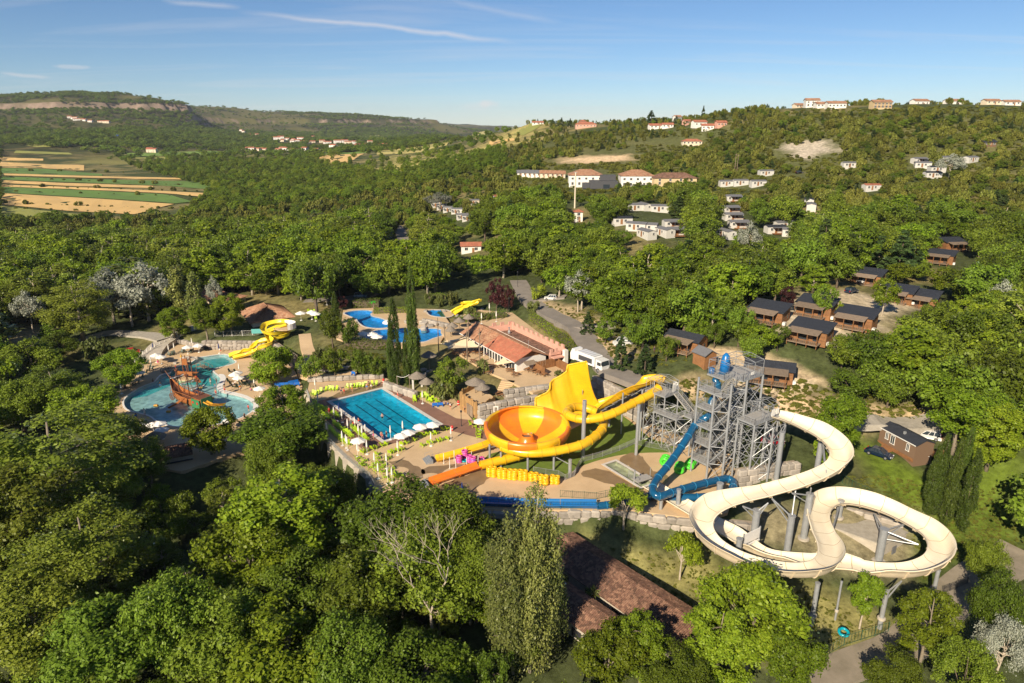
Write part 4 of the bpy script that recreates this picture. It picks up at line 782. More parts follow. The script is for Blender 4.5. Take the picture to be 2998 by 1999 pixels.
far_house(1605,290,14,9,4.5,.2,'white house above the hillside hamlet with a pale gable',hl,'whitewall','redtile'); far_house(1625,297,12,8,4,-.2,'white house in front of the hillside hamlet',hl,'whitewall','redtile'); far_house(1655,290,10,8,4,.1,'small house with orange roof on the outer side of the hamlet',hl,'pinkwall','redtile'); far_house(1578,286,9,7,4,.3,'small house with salmon walls at the back of the hamlet',hl,'pinkwall','redtile')
far_house(1588,332,19,9,3.6,-.05,'arcaded villa with salmon roof on a sandy platform',hl,'cream','redtile',True,5)
far_house(1833,246,9,8,3.2,.2,'first low house of the crest row beside the round tree',hl,'cream','tile'); far_house(1863,246,13,9,6.5,-.1,'tall white house with two roof levels on the crest',hl,'whitewall','tile'); far_house(1888,247,14,9,3.6,0,'long white house with balcony wall on the crest',hl,'whitewall','tile',False,4)
far_house(1918,248,17,9,4.4,0.,'long white house with terrace at the centre of the crest row',hl,'whitewall','tile',False,5); far_house(1902,238,9,7,3.5,.1,'ochre gabled house behind the white terrace houses',hl,'yellowwall','tile'); far_house(1992,234,15,8,4,.15,'flat yellowish house with wide roof on the crest',hl,'yellowwall','tile')
far_house(2021,250,17,9,6,.0,'two-storey ochre house with shutters below the crest line',hl,'yellowwall','tile',False,5,shutter='wood'); far_house(2070,238,17,9,4.2,-.2,'white gabled house with pink roof on the crest',hl,'whitewall','tile',False,4); far_house(2112,236,16,9,4.4,.2,'white house with deep roof near the end of the crest row',hl,'whitewall','tile')
far_house(2190,237,17,9,4.2,.15,'grey-white house with pale gable farther along the crest',hl,'whitewall','tile'); far_house(2232,240,14,8,3.6,-.1,'pale house with open terrace on the crest',hl,'cream','tile'); far_house(2275,240,15,8,3.4,.1,'low house half hidden by garden trees on the crest',hl,'cream','tile'); far_house(2320,241,15,8,3.4,0,'last crest house at the frame edge',hl,'whitewall','tile')
far_house(1145,301,15,10,3.6,0,'lone barn-like house with pale pink roof on the yellow hill',hl,'concrete','tile'); far_house(1235,286,16,8,3.2,.1,'low white house on top of the yellow hill',hl,'whitewall','redtile'); far_house(1555,278,8,8,5,.3,'white gabled house among trees above the hamlet',hl,'whitewall','tile'); far_house(2265,335,10,7,3,.1,'brown cottage on the upper hillside',hl,'brownclad','slate')
# reception block
rc = far_house(1344,425,20,14,6.5,-.03,'white reception building with arcade and hipped orange roof','reception buildings','whitewall','tile',True,5,'building'); rc2 = far_house(1460,427,19,14,6.5,-.03,'second white reception building with hipped orange roof','reception buildings','whitewall','tile',True,5,'building')
far_house(1545,425,24,12,4.6,.02,'ochre rendered hall with brown roof beside the stone bank','reception buildings','yellowwall','oldtile',True,4,'building')
g = G2(1385,432); dk = empty('dark_pavilion',g,'dark grey cube pavilion attached to the reception','building','reception buildings')
for c_,d_,nm in (((0,0,2.2),(16,9,4.4),'lower_block'),((3,4,5.8),(9,5,3),'upper_block'),((-10,1,1.5),(4,6,3),'side_block')): q = MB(); q.box(c_,d_,-.03); q.build(nm,M['darkgrey'],dk)
q = MB(); q.box((3,-4.55,1.4),(7,.1,2.2)); q.build('window',M['glass'],dk)
for i in range(10): far_house(1195 + i * 10.5,404 + i * .3,4.2,7,2.6,.02,('first','second','third','fourth','fifth')[i % 5] + (' grey-roofed white' if i < 5 else ' tile-roofed sandy') + ' chalet of the row behind the reception','row of chalets behind the reception','whitewall' if i < 5 else 'cream','greyroof' if i < 5 else 'tile',False,1,'chalet',name='chalet')
tw = empty('lamp_mast',G2(1320,478),'tall pale floodlight mast standing in front of the reception','mast'); q = MB(); q.tube([(0,0,-1),(0,0,17)],[.4,.28],8); q.build('pole',M['cream'],tw); q = MB(); q.box((0,0,17.1),(1.6,.3,.2)); q.build('lamp_bar',M['steel'],tw)
for k,(x,y) in enumerate(((1692,398),(1687,396))):
 pz = empty('utility_pole',G2(x + 0,y),('nearer' if k else 'farther') + ' wooden utility pole of the pair above the mobile homes','pole','wooden poles'); q = MB(); q.tube([(0,0,-1),(0,0,11)],[.22,.16],7); q.build('pole_shaft',M['oldwood'],pz); q = MB(); q.beam((-.8,0,10.4),(.8,0,10.4),.12); q.build('crossbar',M['oldwood'],pz)
# mobile homes among the trees
M['homewall'] = mat('pale_cladding',(.56,.54,.5),.7,noise=.1)
def mobile_home(x,y,rz,label,wall='homewall',roof='greyroof',L_=8,W_=4,deck=True,group='white mobile homes among the trees',g=None):
 g = g or G2(x,y); e = house('mobile_home',g + Vector((0,0,.35)),rz,L_,W_,2.45,label,'mobile home',wall,roof,.5,False,.15,group,[(-2.4,-2.01,.9,1.1,1.1,'f'),(1,-2.01,.9,1.0,1.1,'f'),(4.01,.4,1,.9,1,'r')],[(-.6,-2.0,0,'f')],wave=False)
 if deck:
  F = LP3((0,0,0),rz); q = MB(); q.box(F(.5,-3.2,-.1),(5.5,2.3,.18),rz); dk = q.build('veranda',M['wood'],e)
  q = MB()
  for i in range(12): q.box(F(-2.2 + i * .5,-4.3,.45),(.08,.05,.9),rz)
  q.box(F(.5,-4.3,.92),(5.6,.08,.08),rz); q.build('railing',M['wood'],dk); q = MB(); q.box(F(.5,-3.2,2.35),(5.6,2.4,.08),rz); q.build('awning',M['greyroof'],e)
 return e
mhs = [(1458,483,.1,'white gabled mobile home above the grassy bank, first of its row',0),(1480,482,-1.3,'small white gabled mobile home tucked behind the first of the row',0),(1515,486,-.1,'white mobile home second along the grassy bank',0),(1545,486,-1.2,'white mobile home half hidden by the oak on the bank',0),
 (1545,522,.1,'mobile home with wide brown veranda, largest below the bank',1),(1463,528,-.5,'mobile home at the lower row, nearest the reception road',0),(1487,530,-.4,'mobile home beside the lower row bush',0),(1555,540,.1,'pale mobile home in front of the brown veranda one',1),(1527,541,-1.2,'gable-on white mobile home beside the pale one',0),(1485,545,-1.2,'lowest white mobile home, gable showing between crowns',0),(1428,515,.1,'small home with dark roof at the reception side of the rows',0),
 (1676,488,.2,'mobile home with veranda above the silver poplar',1),(1682,505,.1,'brown-fronted mobile home right above the red-decked one',1),(1695,523,.0,'mobile home with red-brown deck by the young tree',1),(1780,535,.1,'pair-like white mobile home with dark roof behind the silver poplar',1),(1820,542,-.3,'white mobile home at the outer end of the silver poplar row',0),(1668,545,-1.3,'white gable in front of the red-decked home',0),(1800,525,.2,'mobile home with white awning above its neighbours',0),
 (1668,427,.05,'first white mobile home of the upper lane',0),(1700,425,.0,'long white mobile home of the upper lane',0),(1740,427,.05,'white mobile home at the end of the upper lane',0),(1683,462,.1,'mobile home with white awning below the upper lane',1),(1758,403,.1,'white caravan home near the wooden poles',0),(1857,470,1.2,'steep white gable between dark oaks',0),(1862,482,1.2,'white annex below the steep white gable',0),
 (2110,375,.2,'white mobile home with veranda roof beside the pale silver tree',1),(2118,385,-.3,'white mobile home just below the veranda-roofed one',0),(2150,395,.0,'white mobile home with dark windows on the open slope',0),(2165,372,.3,'white mobile home behind the silver tree',0),(2228,372,.4,'small white mobile home past the silver tree',0),(2140,408,.0,'lower white home with pale roof under the dark-windowed one',0),(1950,385,.0,'flat white caravan above the parked cars',0),(2000,437,.1,'long home with red roof in the upper wood',0)]
for x,y,rz,lab,dk in mhs: mobile_home(x,y,rz,lab,deck=bool(dk),roof='redtile' if 'red roof' in lab else 'greyroof' if 'dark' not in lab else 'slate')
for x,y,rz,lab in ((1002,475,.2,'first white caravan of the near row'),(1015,480,.2,'second white caravan of the near row'),(1030,486,.1,'white caravan with awning in the near row'),(1050,490,-.1,'caravan beside the golden bush'),(1062,503,.2,'white caravan in the rear row by the lane'),(1075,506,.1,'caravan at the end of the rear row'),(1088,470,.3,'beige caravan under the tall oak'),(1095,480,.3,'beige caravan in front of the tall oak'),(1150,463,.2,'white hut with orange roof edge by the pine'),(1145,460,.2,'small orange-roofed hut by the pine')):
 mobile_home(x,y,rz,lab,L_=6.5,W_=2.6,deck=False,group='caravans on the lower field',wall='homewall' if 'beige' not in lab else 'cream',roof='redtile' if 'orange' in lab else 'greyroof')
far_house(1082,578,8,5,3,.1,'snack hut with bright red roof among plane trees','park huts','whitewall','redtile',False,2,'hut',name='hut'); far_house(1328,508,3.5,3.5,4.5,0,'narrow white tower hut with tiny tiled roof','park huts','whitewall','redtile',True,1,'hut',name='hut')
# village on the far slope, one small house each
vr = random.Random(4); vcount = {}
vill = [(560,304),(572,311),(583,314),(590,310),(605,316),(612,316),(622,313),(636,320),(645,318),(660,321),(675,322),(690,320),(705,318),(718,325),(720,315),(555,301),(650,325),(565,345),(575,346),(592,346),(605,347),(640,347),(655,346),(668,347),(680,347),(700,345),(725,346),(650,343),(600,345),
 (672,328),(682,326),(695,328),(705,329),(718,328),(740,327),(752,329),(775,328),(792,327),(800,329),(815,330),(822,336),(766,338),(812,340),(850,330),(880,336),(845,337),(160,271),(172,273),(185,276),(196,278),(208,280),(232,281),(245,282),(176,277),(345,348),(350,350)]
for i,(x,y) in enumerate(vill):
 where = 'hamlet on the western slope' if x < 260 else 'roadside farm by the vineyards' if x < 400 else 'village by the vineyards' if y > 340 else 'upper village under the cliffs' if y < 326 and x < 725 else 'valley village strung along the road'
 vcount[where] = vcount.get(where,0) + 1; nth = ['first','second','third'] + [f'{k}th' for k in range(4,40)]
 far_house(x,y,vr.uniform(12,22),vr.uniform(9,12),vr.uniform(4,7),vr.uniform(-.5,.5),f"{nth[vcount[where] - 1]} tiny house of the {where}",f"houses of the {where}",vr.choice(['whitewall','cream','whitewall']),'redtile',False,2)
lb_ = far_house(257,317,38,16,5,-.02,'long shed with blue solar roof on the far slope','far farm buildings','concrete','slate',False,4,'shed',name='farm_shed'); far_house(183,303,34,10,3.5,-.02,'long low pale shed uphill of the solar-roofed one','far farm buildings','cream','greyroof',False,3,'shed',name='farm_shed')
M['solar'] = mat('blue_solar_panel',(.03,.06,.2),.25)
for ch in lb_.children:
 if ch.name.startswith('roof'): ch.data.materials[0] = M['solar']
# wooden cabins
def cabin(g,rz,label,L_=7.6,W_=4.6,mono=True,porch='l',group='wooden holiday cabins',h=2.4):
 """timber walls of stacked boards, single-pitch dark roof, covered terrace on one side"""
 e = empty('cabin',g,label,'cabin',group); F = LP3((0,0,0),rz); hi = h + 1.0; x0,x1,y0,y1 = -L_ / 2,L_ / 2,-W_ / 2,W_ / 2
 q = MB(); q.add([F(x0,y0,-.9),F(x1,y0,-.9),F(x1,y1,-.9),F(x0,y1,-.9),F(x0,y0,h),F(x1,y0,h),F(x1,y1,hi if mono else h),F(x0,y1,hi if mono else h)],[(0,1,5,4),(1,2,6,5),(2,3,7,6),(3,0,4,7),(4,5,6,7)])
 if not mono: q.add([F(x0,y0,h),F(x0,y1,h),F(x0,0,hi),F(x1,y0,h),F(x1,y1,h),F(x1,0,hi)],[(0,2,1),(3,4,5)])
 q.build('wall',M['wood'],e)
 for k in range(11):   # weatherboards stand proud
  zb = -.3 + k * .26
  if zb > h - .1: break
  b = MB(); b.box(F(0,y0 - .03,zb),(L_,.05,.2),rz); b.build('board',M['wood'],e); b = MB(); b.box(F(x1 + .03,0,zb),(.05,W_,.2),rz); b.build('board',M['wood'],e); b = MB(); b.box(F(x0 - .03,0,zb),(.05,W_,.2),rz); b.build('board',M['wood'],e)
 r_ = MB(); o = .45
 if mono: r_.add([F(x0 - o,y0 - o,h - .05),F(x1 + o,y0 - o,h - .05),F(x1 + o,y1 + o,hi + .15),F(x0 - o,y1 + o,hi + .15),F(x0 - o,y0 - o,h + .1),F(x1 + o,y0 - o,h + .1),F(x1 + o,y1 + o,hi + .3),F(x0 - o,y1 + o,hi + .3)],[(3,2,1,0),(4,5,6,7),(0,1,5,4),(1,2,6,5),(2,3,7,6),(3,0,4,7)])
 else:
  tile_roof(r_,F(x0 - o,y0 - o,h - .1),F(x1 + o,y0 - o,h - .1),F(x1 + o,0,hi + .1),F(x0 - o,0,hi + .1),.3,.015); tile_roof(r_,F(x1 + o,y1 + o,h - .1),F(x0 - o,y1 + o,h - .1),F(x0 - o,0,hi + .1),F(x1 + o,0,hi + .1),.3,.015)
 r_.build('roof',M['slate'],e)
 # terrace in front (-y)
 q = MB(); q.box(F(-.3,y0 - 1.3,-.15),(L_ * .85,2.5,.16),rz); q.build('terrace_floor',M['oldwood'],e)
 q = MB(); q.add([F(x0 + .2,y0 - 2.7,h - .35),F(x1 - .9,y0 - 2.7,h - .35),F(x1 - .9,y0 + .1,h + .12),F(x0 + .2,y0 + .1,h + .12),F(x0 + .2,y0 - 2.7,h - .25),F(x1 - .9,y0 - 2.7,h - .25),F(x1 - .9,y0 + .1,h + .22),F(x0 + .2,y0 + .1,h + .22)],[(3,2,1,0),(4,5,6,7),(0,1,5,4),(1,2,6,5),(3,0,4,7)]); q.build('terrace_roof',M['oldwood'],e)
 for i in range(4): q = MB(); q.beam(F(x0 + .4 + i * (L_ * .27),y0 - 2.5,-.9),F(x0 + .4 + i * (L_ * .27),y0 - 2.5,h - .35),.12); q.build('post',M['wood'],e)
 rl = MB()
 for i in range(16): rl.box(F(x0 + .4 + i * L_ * .052,y0 - 2.5,.35),(.05,.05,.8),rz)
 rl.box(F(-.4,y0 - 2.5,.78),(L_ * .82,.07,.07),rz); rl.build('railing',M['wood'],e)
 q = MB(); q.box(F(-1,y0 - .07,.95),(1.7,.06,1.8),rz); q.build('window',M['glass'],e); q = MB(); q.box(F(1.6,y0 - .07,.95),(.9,.06,1.9),rz); q.build('door',M['glass'],e); q = MB(); q.box(F(x1 + .07,.9,1.0),(.06,.5,.8),rz); q.build('window',M['glass'],e)
 q = MB(); q.box(F(x1 + .4,-1.6,-.1),(.6,.9,.7),rz); q.build('heat_pump',M['white'],e)
 return e
SC = R(-42)
for x,y,rz,lab,mono,gz in ((1874,722,SC,'cabin with long open terrace and dark shed roof in the middle of the slope',True,0),(1862,780,SC,'cabin with wide dark roof below the terrace cabin, its end wall lit',True,0),(1765,735,SC,'cabin half hidden by the crown at the outer side of the slope',True,0),(1965,748,SC,'small cabin with bare railing behind the big oak',True,0),(1992,650,SC,'upper reddish cabin above the white parked hatchback',True,0),(2060,690,SC,'cabin with slatted screen on the upper slope',True,0),(2113,702,SC,'cabin with grey porch roof and blue table outside',True,0),(2185,572,0.1,'dark timber cabin with glass front in the upper wood',True,0),(2160,602,SC,'small dark cabin between oak crowns',True,0),(1575,800,SC,'cabin with pyramid dark roof above the small hut',False,0),(1515,650,SC,'cabin roof peeping out of the oak wood',False,0),(2330,640,SC,'dark cabin at the frame edge in the wood',True,0)):
 g = G2(x,y); cabin(g + Vector((0,0,.4)),rz,lab,mono=mono)
# honey coloured hut and the gabled cabin behind the tower
g = P(2060,1066,hz(*P(2060,1066,9).to_2d())); house('hut',G2(1617,835) + Vector((0,0,.3)),R(-62),3.4,3.2,2.3,'small honey-coloured wooden hut with pale slate gable roof','hut','wood','greyroof',.9,False,.35,wave=False)
cb = cabin(G2(1765,868) + Vector((0,0,.4)),R(-22),'honey-coloured cabin with dark gabled roof and open porch behind the steel tower',9,4.6,False)
for k in range(2):
 sl_ = empty('sun_lounger',G2(1798 + k * 12,868 + k * 3) + Vector((0,0,.1)),('nearer' if k else 'farther') + ' grey sun lounger on the pale terrace beside the honey cabin','sun lounger','loungers at the honey cabin'); q = MB(); q.box((0,0,.35),(.65,1.3,.06)); q.add([(-.32,.65,.33),(.32,.65,.33),(.32,1.2,.8),(-.32,1.2,.8)],[(0,1,2,3)]); q.build('seat',M['greyroof'],sl_)
 for sx in (-.28,.28):
  for sy in (-.6,.5): q = MB(); q.box((sx,sy,.16),(.05,.05,.34)); q.build('leg',M['steel'],sl_)
# brown mobile home by the meadow
bA,bB = P(2576,1300,2.2),P(2666,1350,2.2); brz = math.atan2(bB.y - bA.y,bB.x - bA.x); bc = (bA + bB) / 2; nb = Vector((-math.sin(brz),math.cos(brz),0)); BL = (bB - bA).length + 1.0
bm = house('mobile_home',Vector((bc.x,bc.y,hz(bc.x,bc.y) + .75)) + nb * 2.0,brz,BL,4.0,2.5,'taupe mobile home with dark shingle roof by the meadow','mobile home','brownclad','slate',.75,False,.15,None,[(-2.2,-2.0,.9,.6,1.25,'f'),(-.9,-2.0,.55,.9,1.6,'f'),(2.4,-2.0,.8,.6,1.3,'f')],wave=False)
Fb = LP3(nb * 0,brz); q = MB(); q.box(Fb(BL / 2 + .1,1.2,.0),(.1,.1,.1),brz); q.build('trim',M['white'],bm)
q = MB(); q.beam(Fb(-BL / 2 - .1,-2.2,2.43),Fb(BL / 2 + .1,-2.2,2.43),.06,.16); q.build('fascia',M['white'],bm); q = MB(); q.box(Fb(.3,-.9,3.1),(.35,.35,.5),brz); q.build('roof_vent',M['steel'],bm)
for k in range(4): q = MB(); q.box(Fb(0,-2.12,-.62 + k * .17),(BL,.06,.13),brz); q.build('skirting_plank',M['wood'],bm)
q = MB(); q.box(Fb(-1.2,-2.7,-.4),(1.5,1.0,.8),brz); q.build('step_box',M['wood'],bm); q = MB(); q.box(Fb(BL / 2 - 1.6,3.2,-.2),(3.4,2.4,.14),brz); q.build('veranda',M['wood'],bm); q = MB()
for k in range(14): q.box(Fb(BL / 2 + .1,2.1 + k * .17,.3),(.05,.05,.9),brz)
q.box(Fb(BL / 2 + .1,3.2,.78),(.06,2.4,.06),brz); q.build('railing',M['wood'],bm)
# concrete plant bunker in the loop of the slide
cbk = empty('plant_bunker',(0,0,0),'concrete bunker with flat top inside the last loop of the beige slide','bunker'); bt = [P(*q_,-1.6) for q_ in [(2428,1490),(2520,1500),(2655,1560),(2585,1597),(2440,1545)]]; q = MB(); q.prism([tuple(p.to_2d()) for p in bt],-5.5,-1.6); q.build('wall',M['concrete'],cbk); q = MB(); q.prism(offset([tuple(p.to_2d()) for p in bt],.15),-1.6,-1.42); q.build('slab',M['gravel'],cbk)
q = MB(); a_ = bt[3].lerp(bt[2],.4); q.box((a_.x + .3,a_.y - .3,-3.4),(1.0,.1,1.9),math.atan2(bt[2].y - bt[3].y,bt[2].x - bt[3].x)); q.build('door',M['greyroof'],cbk)
# fort: plank palisade with gate
fo = empty('play_fort',(0,0,0),'ochre palisade fort with double plank gate at the corner of the lap pool deck','fort')
fpts = [P(1347,1196,0),P(1398,1230,0),P(1450,1200,0),P(1400,1165,0)]
def pal(a,b,h0,h1,name='plank',w_=.42,m_='thatch'):
 L_ = (b - a).length; n = int(L_ / w_); rz = math.atan2(b.y - a.y,b.x - a.x)
 for i in range(n): c = a.lerp(b,(i + .5) / n); hh_ = random.uniform(h0,h1); q = MB(); q.box((c.x,c.y,c.z + hh_ / 2),(w_ * .93,.14,hh_),rz); q.build(name,M[m_],fo)
M['fortwood'] = mat('ochre_planks',(.45,.26,.1),.85,noise=.35,nscale=2,objvar=.2)
pal(fpts[0],fpts[1],3.6,4.3,m_='fortwood'); pal(fpts[1],fpts[2],3.0,3.5,m_='fortwood'); pal(fpts[0],fpts[3],3.6,4.2,m_='fortwood')
gc = fpts[0].lerp(fpts[1],.6); grz = math.atan2(fpts[1].y - fpts[0].y,fpts[1].x - fpts[0].x)
for s_ in (-.62,.62): q = MB(); q.box((gc.x + math.cos(grz) * s_ + math.sin(grz) * .14,gc.y + math.sin(grz) * s_ - math.cos(grz) * .14,1.25),(1.15,.1,2.5),grz); q.build('gate_leaf',M['oldwood'],fo)
q = MB(); q.prism([tuple(p.to_2d()) for p in fpts],2.6,2.8); q.build('platform',M['deck'],fo)
# thatched shelters
def hut_thatch(g,h,r_,label,posts=1):
 e = empty('thatched_parasol',g,label,'parasol','thatched shelters'); q = MB(); q.lathe([(0,h),(r_ * .25,h - .28),(r_ * .7,h - .85),(r_,h - 1.25),(r_ * .95,h - 1.35),(r_ * .6,h - .9),(0,h - .5)],14); q.build('thatch',M['thatch'],e)
 if posts == 1: q = MB(); q.tube([(0,0,0),(0,0,h - .4)],.09,6); q.build('pole',M['oldwood'],e)
 else:
  for a_ in range(posts): q = MB(); q.beam((math.cos(a_ * 6.283 / posts + .6) * r_ * .55,math.sin(a_ * 6.283 / posts + .6) * r_ * .55,0),(math.cos(a_ * 6.283 / posts + .6) * r_ * .55,math.sin(a_ * 6.283 / posts + .6) * r_ * .55,h - .9),.4); q.build('pillar',M['coping'],e)
for x,y,z,h,r_,lab,n_ in ((1257,1085,2.2,5,1.9,'thatched parasol above the rocks, topmost of the garden',1),(1223,1140,.3,4.4,2.0,'thatched canopy on two white pillars by the lap pool steps',2),(1250,1148,.3,3.6,1.7,'lower thatched canopy beside the pillars',1),(1392,1150,2.8,3.6,2.2,'wide thatched parasol on the fort roof',1),(1412,1158,2.8,3.0,1.7,'smaller thatched parasol beside the wide one on the fort',1),(1345,960,3.5,3.2,1.6,'thatched parasol behind the restaurant sails',1),(1325,975,3.5,3.2,1.6,'thatched parasol nearest the round blue pool',1),(1372,950,3.5,3.2,1.6,'thatched parasol farthest back by the restaurant',1),(1320,985,3.5,3.0,1.5,'low thatched parasol beside the round blue pool',1),(457,1305,-3,3.2,2.2,'dark thatched parasol above the shed',1)):
 hut_thatch(P(x,y,z),h,r_,lab,n_)
# shade sails on timber masts
for i,(pts_,lab) in enumerate((([(1288,1005,6.5),(1372,985,7.5),(1410,1018,5.8),(1312,1020,6.0)],'large cream shade sail over the restaurant terrace'),([(1310,1022,5.5),(1385,995,7.0),(1412,1015,6.2)],'second cream sail crossing under the large one'),([(1370,985,7.8),(1290,1000,6.0),(1330,1000,7.0)],'narrow sail at the blue pool side of the terrace'),([(1445,1065,5.2),(1475,1045,6.8),(1502,1060,5.6),(1455,1068,5.0)],'small pointed sail near the restaurant gable'))):
 q = MB(); w_ = [P(*p_) for p_ in pts_]; c = sum(w_,Vector()) / len(w_) - Vector((0,0,.4)); n = len(w_); vs = [c]
 for k in range(n): a_,b_ = w_[k],w_[(k + 1) % n]; vs += [a_,a_.lerp(b_,.5).lerp(c,.22)]
 q.add(vs,[(0,1 + k,1 + (k + 1) % (2 * n)) for k in range(2 * n)]); q.add([v - Vector((0,0,.03)) for v in vs],[(0,1 + (k + 1) % (2 * n),1 + k) for k in range(2 * n)]); tag(q.build('shade_sail',M['sail'] if 'sail' in M else M.setdefault('sail',mat('cream_sailcloth',(.62,.5,.33),.8))),lab,'shade sail','terrace sails')
for x,y,yt,lab in ((1303,1010,950,'first timber mast by the round blue pool'),(1372,1035,935,'timber mast behind the sails'),(1405,1065,960,'timber mast in the middle of the terrace'),(1285,1045,930,'tall slim mast beside the cypress'),(1368,1062,968,'mast with pennant rope near the bushy tree')):
 b = P(x,y,3.5); e = empty('ship_mast',b,lab,'mast','terrace masts'); h = above(b,yt) - b.z; q = MB(); q.tube([(0,0,0),(0,0,h)],[.16,.09],6); q.build('pole',M['oldwood'],e); q = MB(); q.lathe([(.1,0),(.3,.1),(.34,.5),(.28,.5),(.1,.15)],8,(0,0,h * .8)); q.build('crow_nest',M['oldwood'],e)
# boulder walls
stone_wall(P(1668,1573,-5),P(1800,1573,-5),-4.9,4.9,'pale boulder wall carrying the blue channel behind the round mulberry',4,1.9)
stone_wall(P(1350,1575,-5),P(1672,1573,-5),-4.9,4.7,'shaded boulder wall carrying the blue channel behind the poplars',4,1.9)
stone_wall(P(1400,1232,0),P(1570,1200,0),0,3.4,'grey boulder wall between the fort and the yellow ramp',3,1.5); stone_wall(P(1480,1170,2),P(1612,1150,2.2),1.6,2.6,'upper boulder wall below the palm bed',3,1.4)
stone_wall(P(1735,1160,.5),P(1870,1235,.5),.3,5.2,'pale boulder wall between the yellow chute and the road',4,1.6)
stone_wall(P(597,1022,-3),P(775,1024,-3),-3,2.6,'boulder wall below the pool house terrace',3,1.3); stone_wall(P(520,1004,-3),P(600,1022,-3),-3,1.3,'low boulder edging by the parasols on the fence side',1,1.2)
stone_wall(P(2160,1425,0),P(2330,1400,0),-1.2,4.3,'rough boulder wall beside the steel tower',4,1.7); stone_wall(P(1125,1135,0),P(1215,1165,0),0,1.5,'white boulder edging at the far corner of the lap pool',1,1.4)
stone_wall(P(905,1118,0),P(1120,1108,0),0,1.1,'low white boulder edging behind the yellow armchairs',1,1.3); stone_wall(P(2110,1545,-2),P(2200,1580,-3.5),-4.5,3.8,'dark boulder bank behind the first big slide pillar',3,1.8)
stone_wall(P(925,1080,.3),P(1020,1085,.3),-.3,1.6,'pale rockery wall by the sandy path',1,1.5); stone_wall(P(800,1020,-1),P(860,1060,-1),-2.5,3.5,'weathered rock bank behind the yellow twisting slide',3,2.2); stone_wall(P(1240,945,3),P(1310,960,3),3,1.3,'rockery between the blue pools',1,1.6); stone_wall(P(2480,1500,-1.5),P(2640,1545,-1.5),-1.5,.9,'row of boulders behind the bunker',1,1.8)
# terrace side wall; solid bays, some painted dark as the shade of openings
tw_ = empty('terrace_wall',(0,0,0),'tall rendered retaining wall with dark bays under the yellow chairs terrace','wall'); tp = [(897,1145),(920,1202),(946,1276),(1012,1340),(1080,1396),(1098,1432)]
for k,(a_,b_) in enumerate(zip(tp[:-1],tp[1:])):
 a,b = P(*a_,0),P(*b_,0); n = max(2,int((b - a).length / 3))
 for i in range(n):
  p0,p1 = a.lerp(b,i / n),a.lerp(b,(i + 1) / n); q = MB(); q.beam(p0 + Vector((-.1,-.1,-3)),p0 + Vector((-.1,-.1,.12)),.8); q.build('pier',M['concrete'],tw_); q = MB(); q.beam(p0.lerp(p1,.03) + Vector((0.15,0,-.5)),p0.lerp(p1,.97) + Vector((.15,0,-.5)),.4,1.2); q.build('panel',M['concrete'],tw_)
  q = MB(); q.beam(p0 + Vector((.5,0,-4)),p1 + Vector((.5,0,-4)),.3,6); q.build('bay',M['darkgrey' if k in (1,3) else 'concrete'],tw_)
for k,(a_,b_,zz) in enumerate((((1098,1432),(1345,1492),0),((1800,1492),(2060,1521),0))):
 stone_wall(P(*a_,zz),P(*b_,zz),-5,4.9,('rough rock face under the terrace corner hidden by oaks','shaded rock face under the deck beside the blue tube')[k],4,2.0)
# ---------------------------------------------------------------- slides
M['yel'] = mat('yellow_fibreglass',(.8,.49,.012),.32,col2=(.66,.37,.012),nscale=.45,coat=.3); M['yel2'] = mat('lemon_fibreglass',(.82,.62,.03),.35,noise=.1,nscale=.6)
M['ora'] = mat('orange_fibreglass',(.8,.22,.012),.32,col2=(.66,.16,.02),nscale=.5,coat=.3); M['beige'] = mat('cream_fibreglass',(.8,.72,.56),.4,col2=(.76,.65,.47),nscale=.35); M['beigeout'] = mat('cream_fibreglass_outside',(.7,.58,.41),.5,noise=.15,nscale=.8)
M['bluet'] = mat('blue_fibreglass',(.008,.085,.19),.22,noise=.2,nscale=.7,coat=.5); M['blueb'] = mat('bright_blue_fibreglass',(.01,.15,.42),.3,noise=.12,coat=.3); M['bluel'] = mat('light_blue_flange',(.02,.17,.33),.35)
M['yeld'] = mat('ochre_flange',(.6,.34,.015),.4); M['seam'] = mat('joint_seam',(.32,.2,.08),.6); M['redd'] = mat('red_plastic',(.6,.02,.02),.4)
def resample(pts,step):
 sp = smooth_poly(pts,12,False); L_ = [0]
 for a,b in zip(sp[:-1],sp[1:]): L_.append(L_[-1] + (b - a).length)
 n = max(2,int(L_[-1] / step)); out = []; j = 0
 for i in range(n + 1):
  s = L_[-1] * i / n
  while j < len(L_) - 2 and L_[j + 1] < s: j += 1
  t = (s - L_[j]) / max(1e-6,L_[j + 1] - L_[j]); out.append(sp[j].lerp(sp[j + 1],min(1,t)))
 return out
def frames(pts):
 o = []
 for i,p in enumerate(pts):
  d = (pts[min(i + 1,len(pts) - 1)] - pts[max(i - 1,0)]).normalized(); r_ = d.cross(Vector((0,0,1))).normalized(); u = r_.cross(d).normalized(); o.append((p,d,r_,u))
 return o
def curvature(pts,i,k=3):
 a,b,c = pts[max(0,i - k)],pts[i],pts[min(len(pts) - 1,i + k)]; d1 = (b - a).to_2d(); d2 = (c - b).to_2d()
 if d1.length < 1e-6 or d2.length < 1e-6: return 0
 return (d1.x * d2.y - d1.y * d2.x) / (d1.length * d2.length) / max(.1,(d1.length + d2.length) / 2)
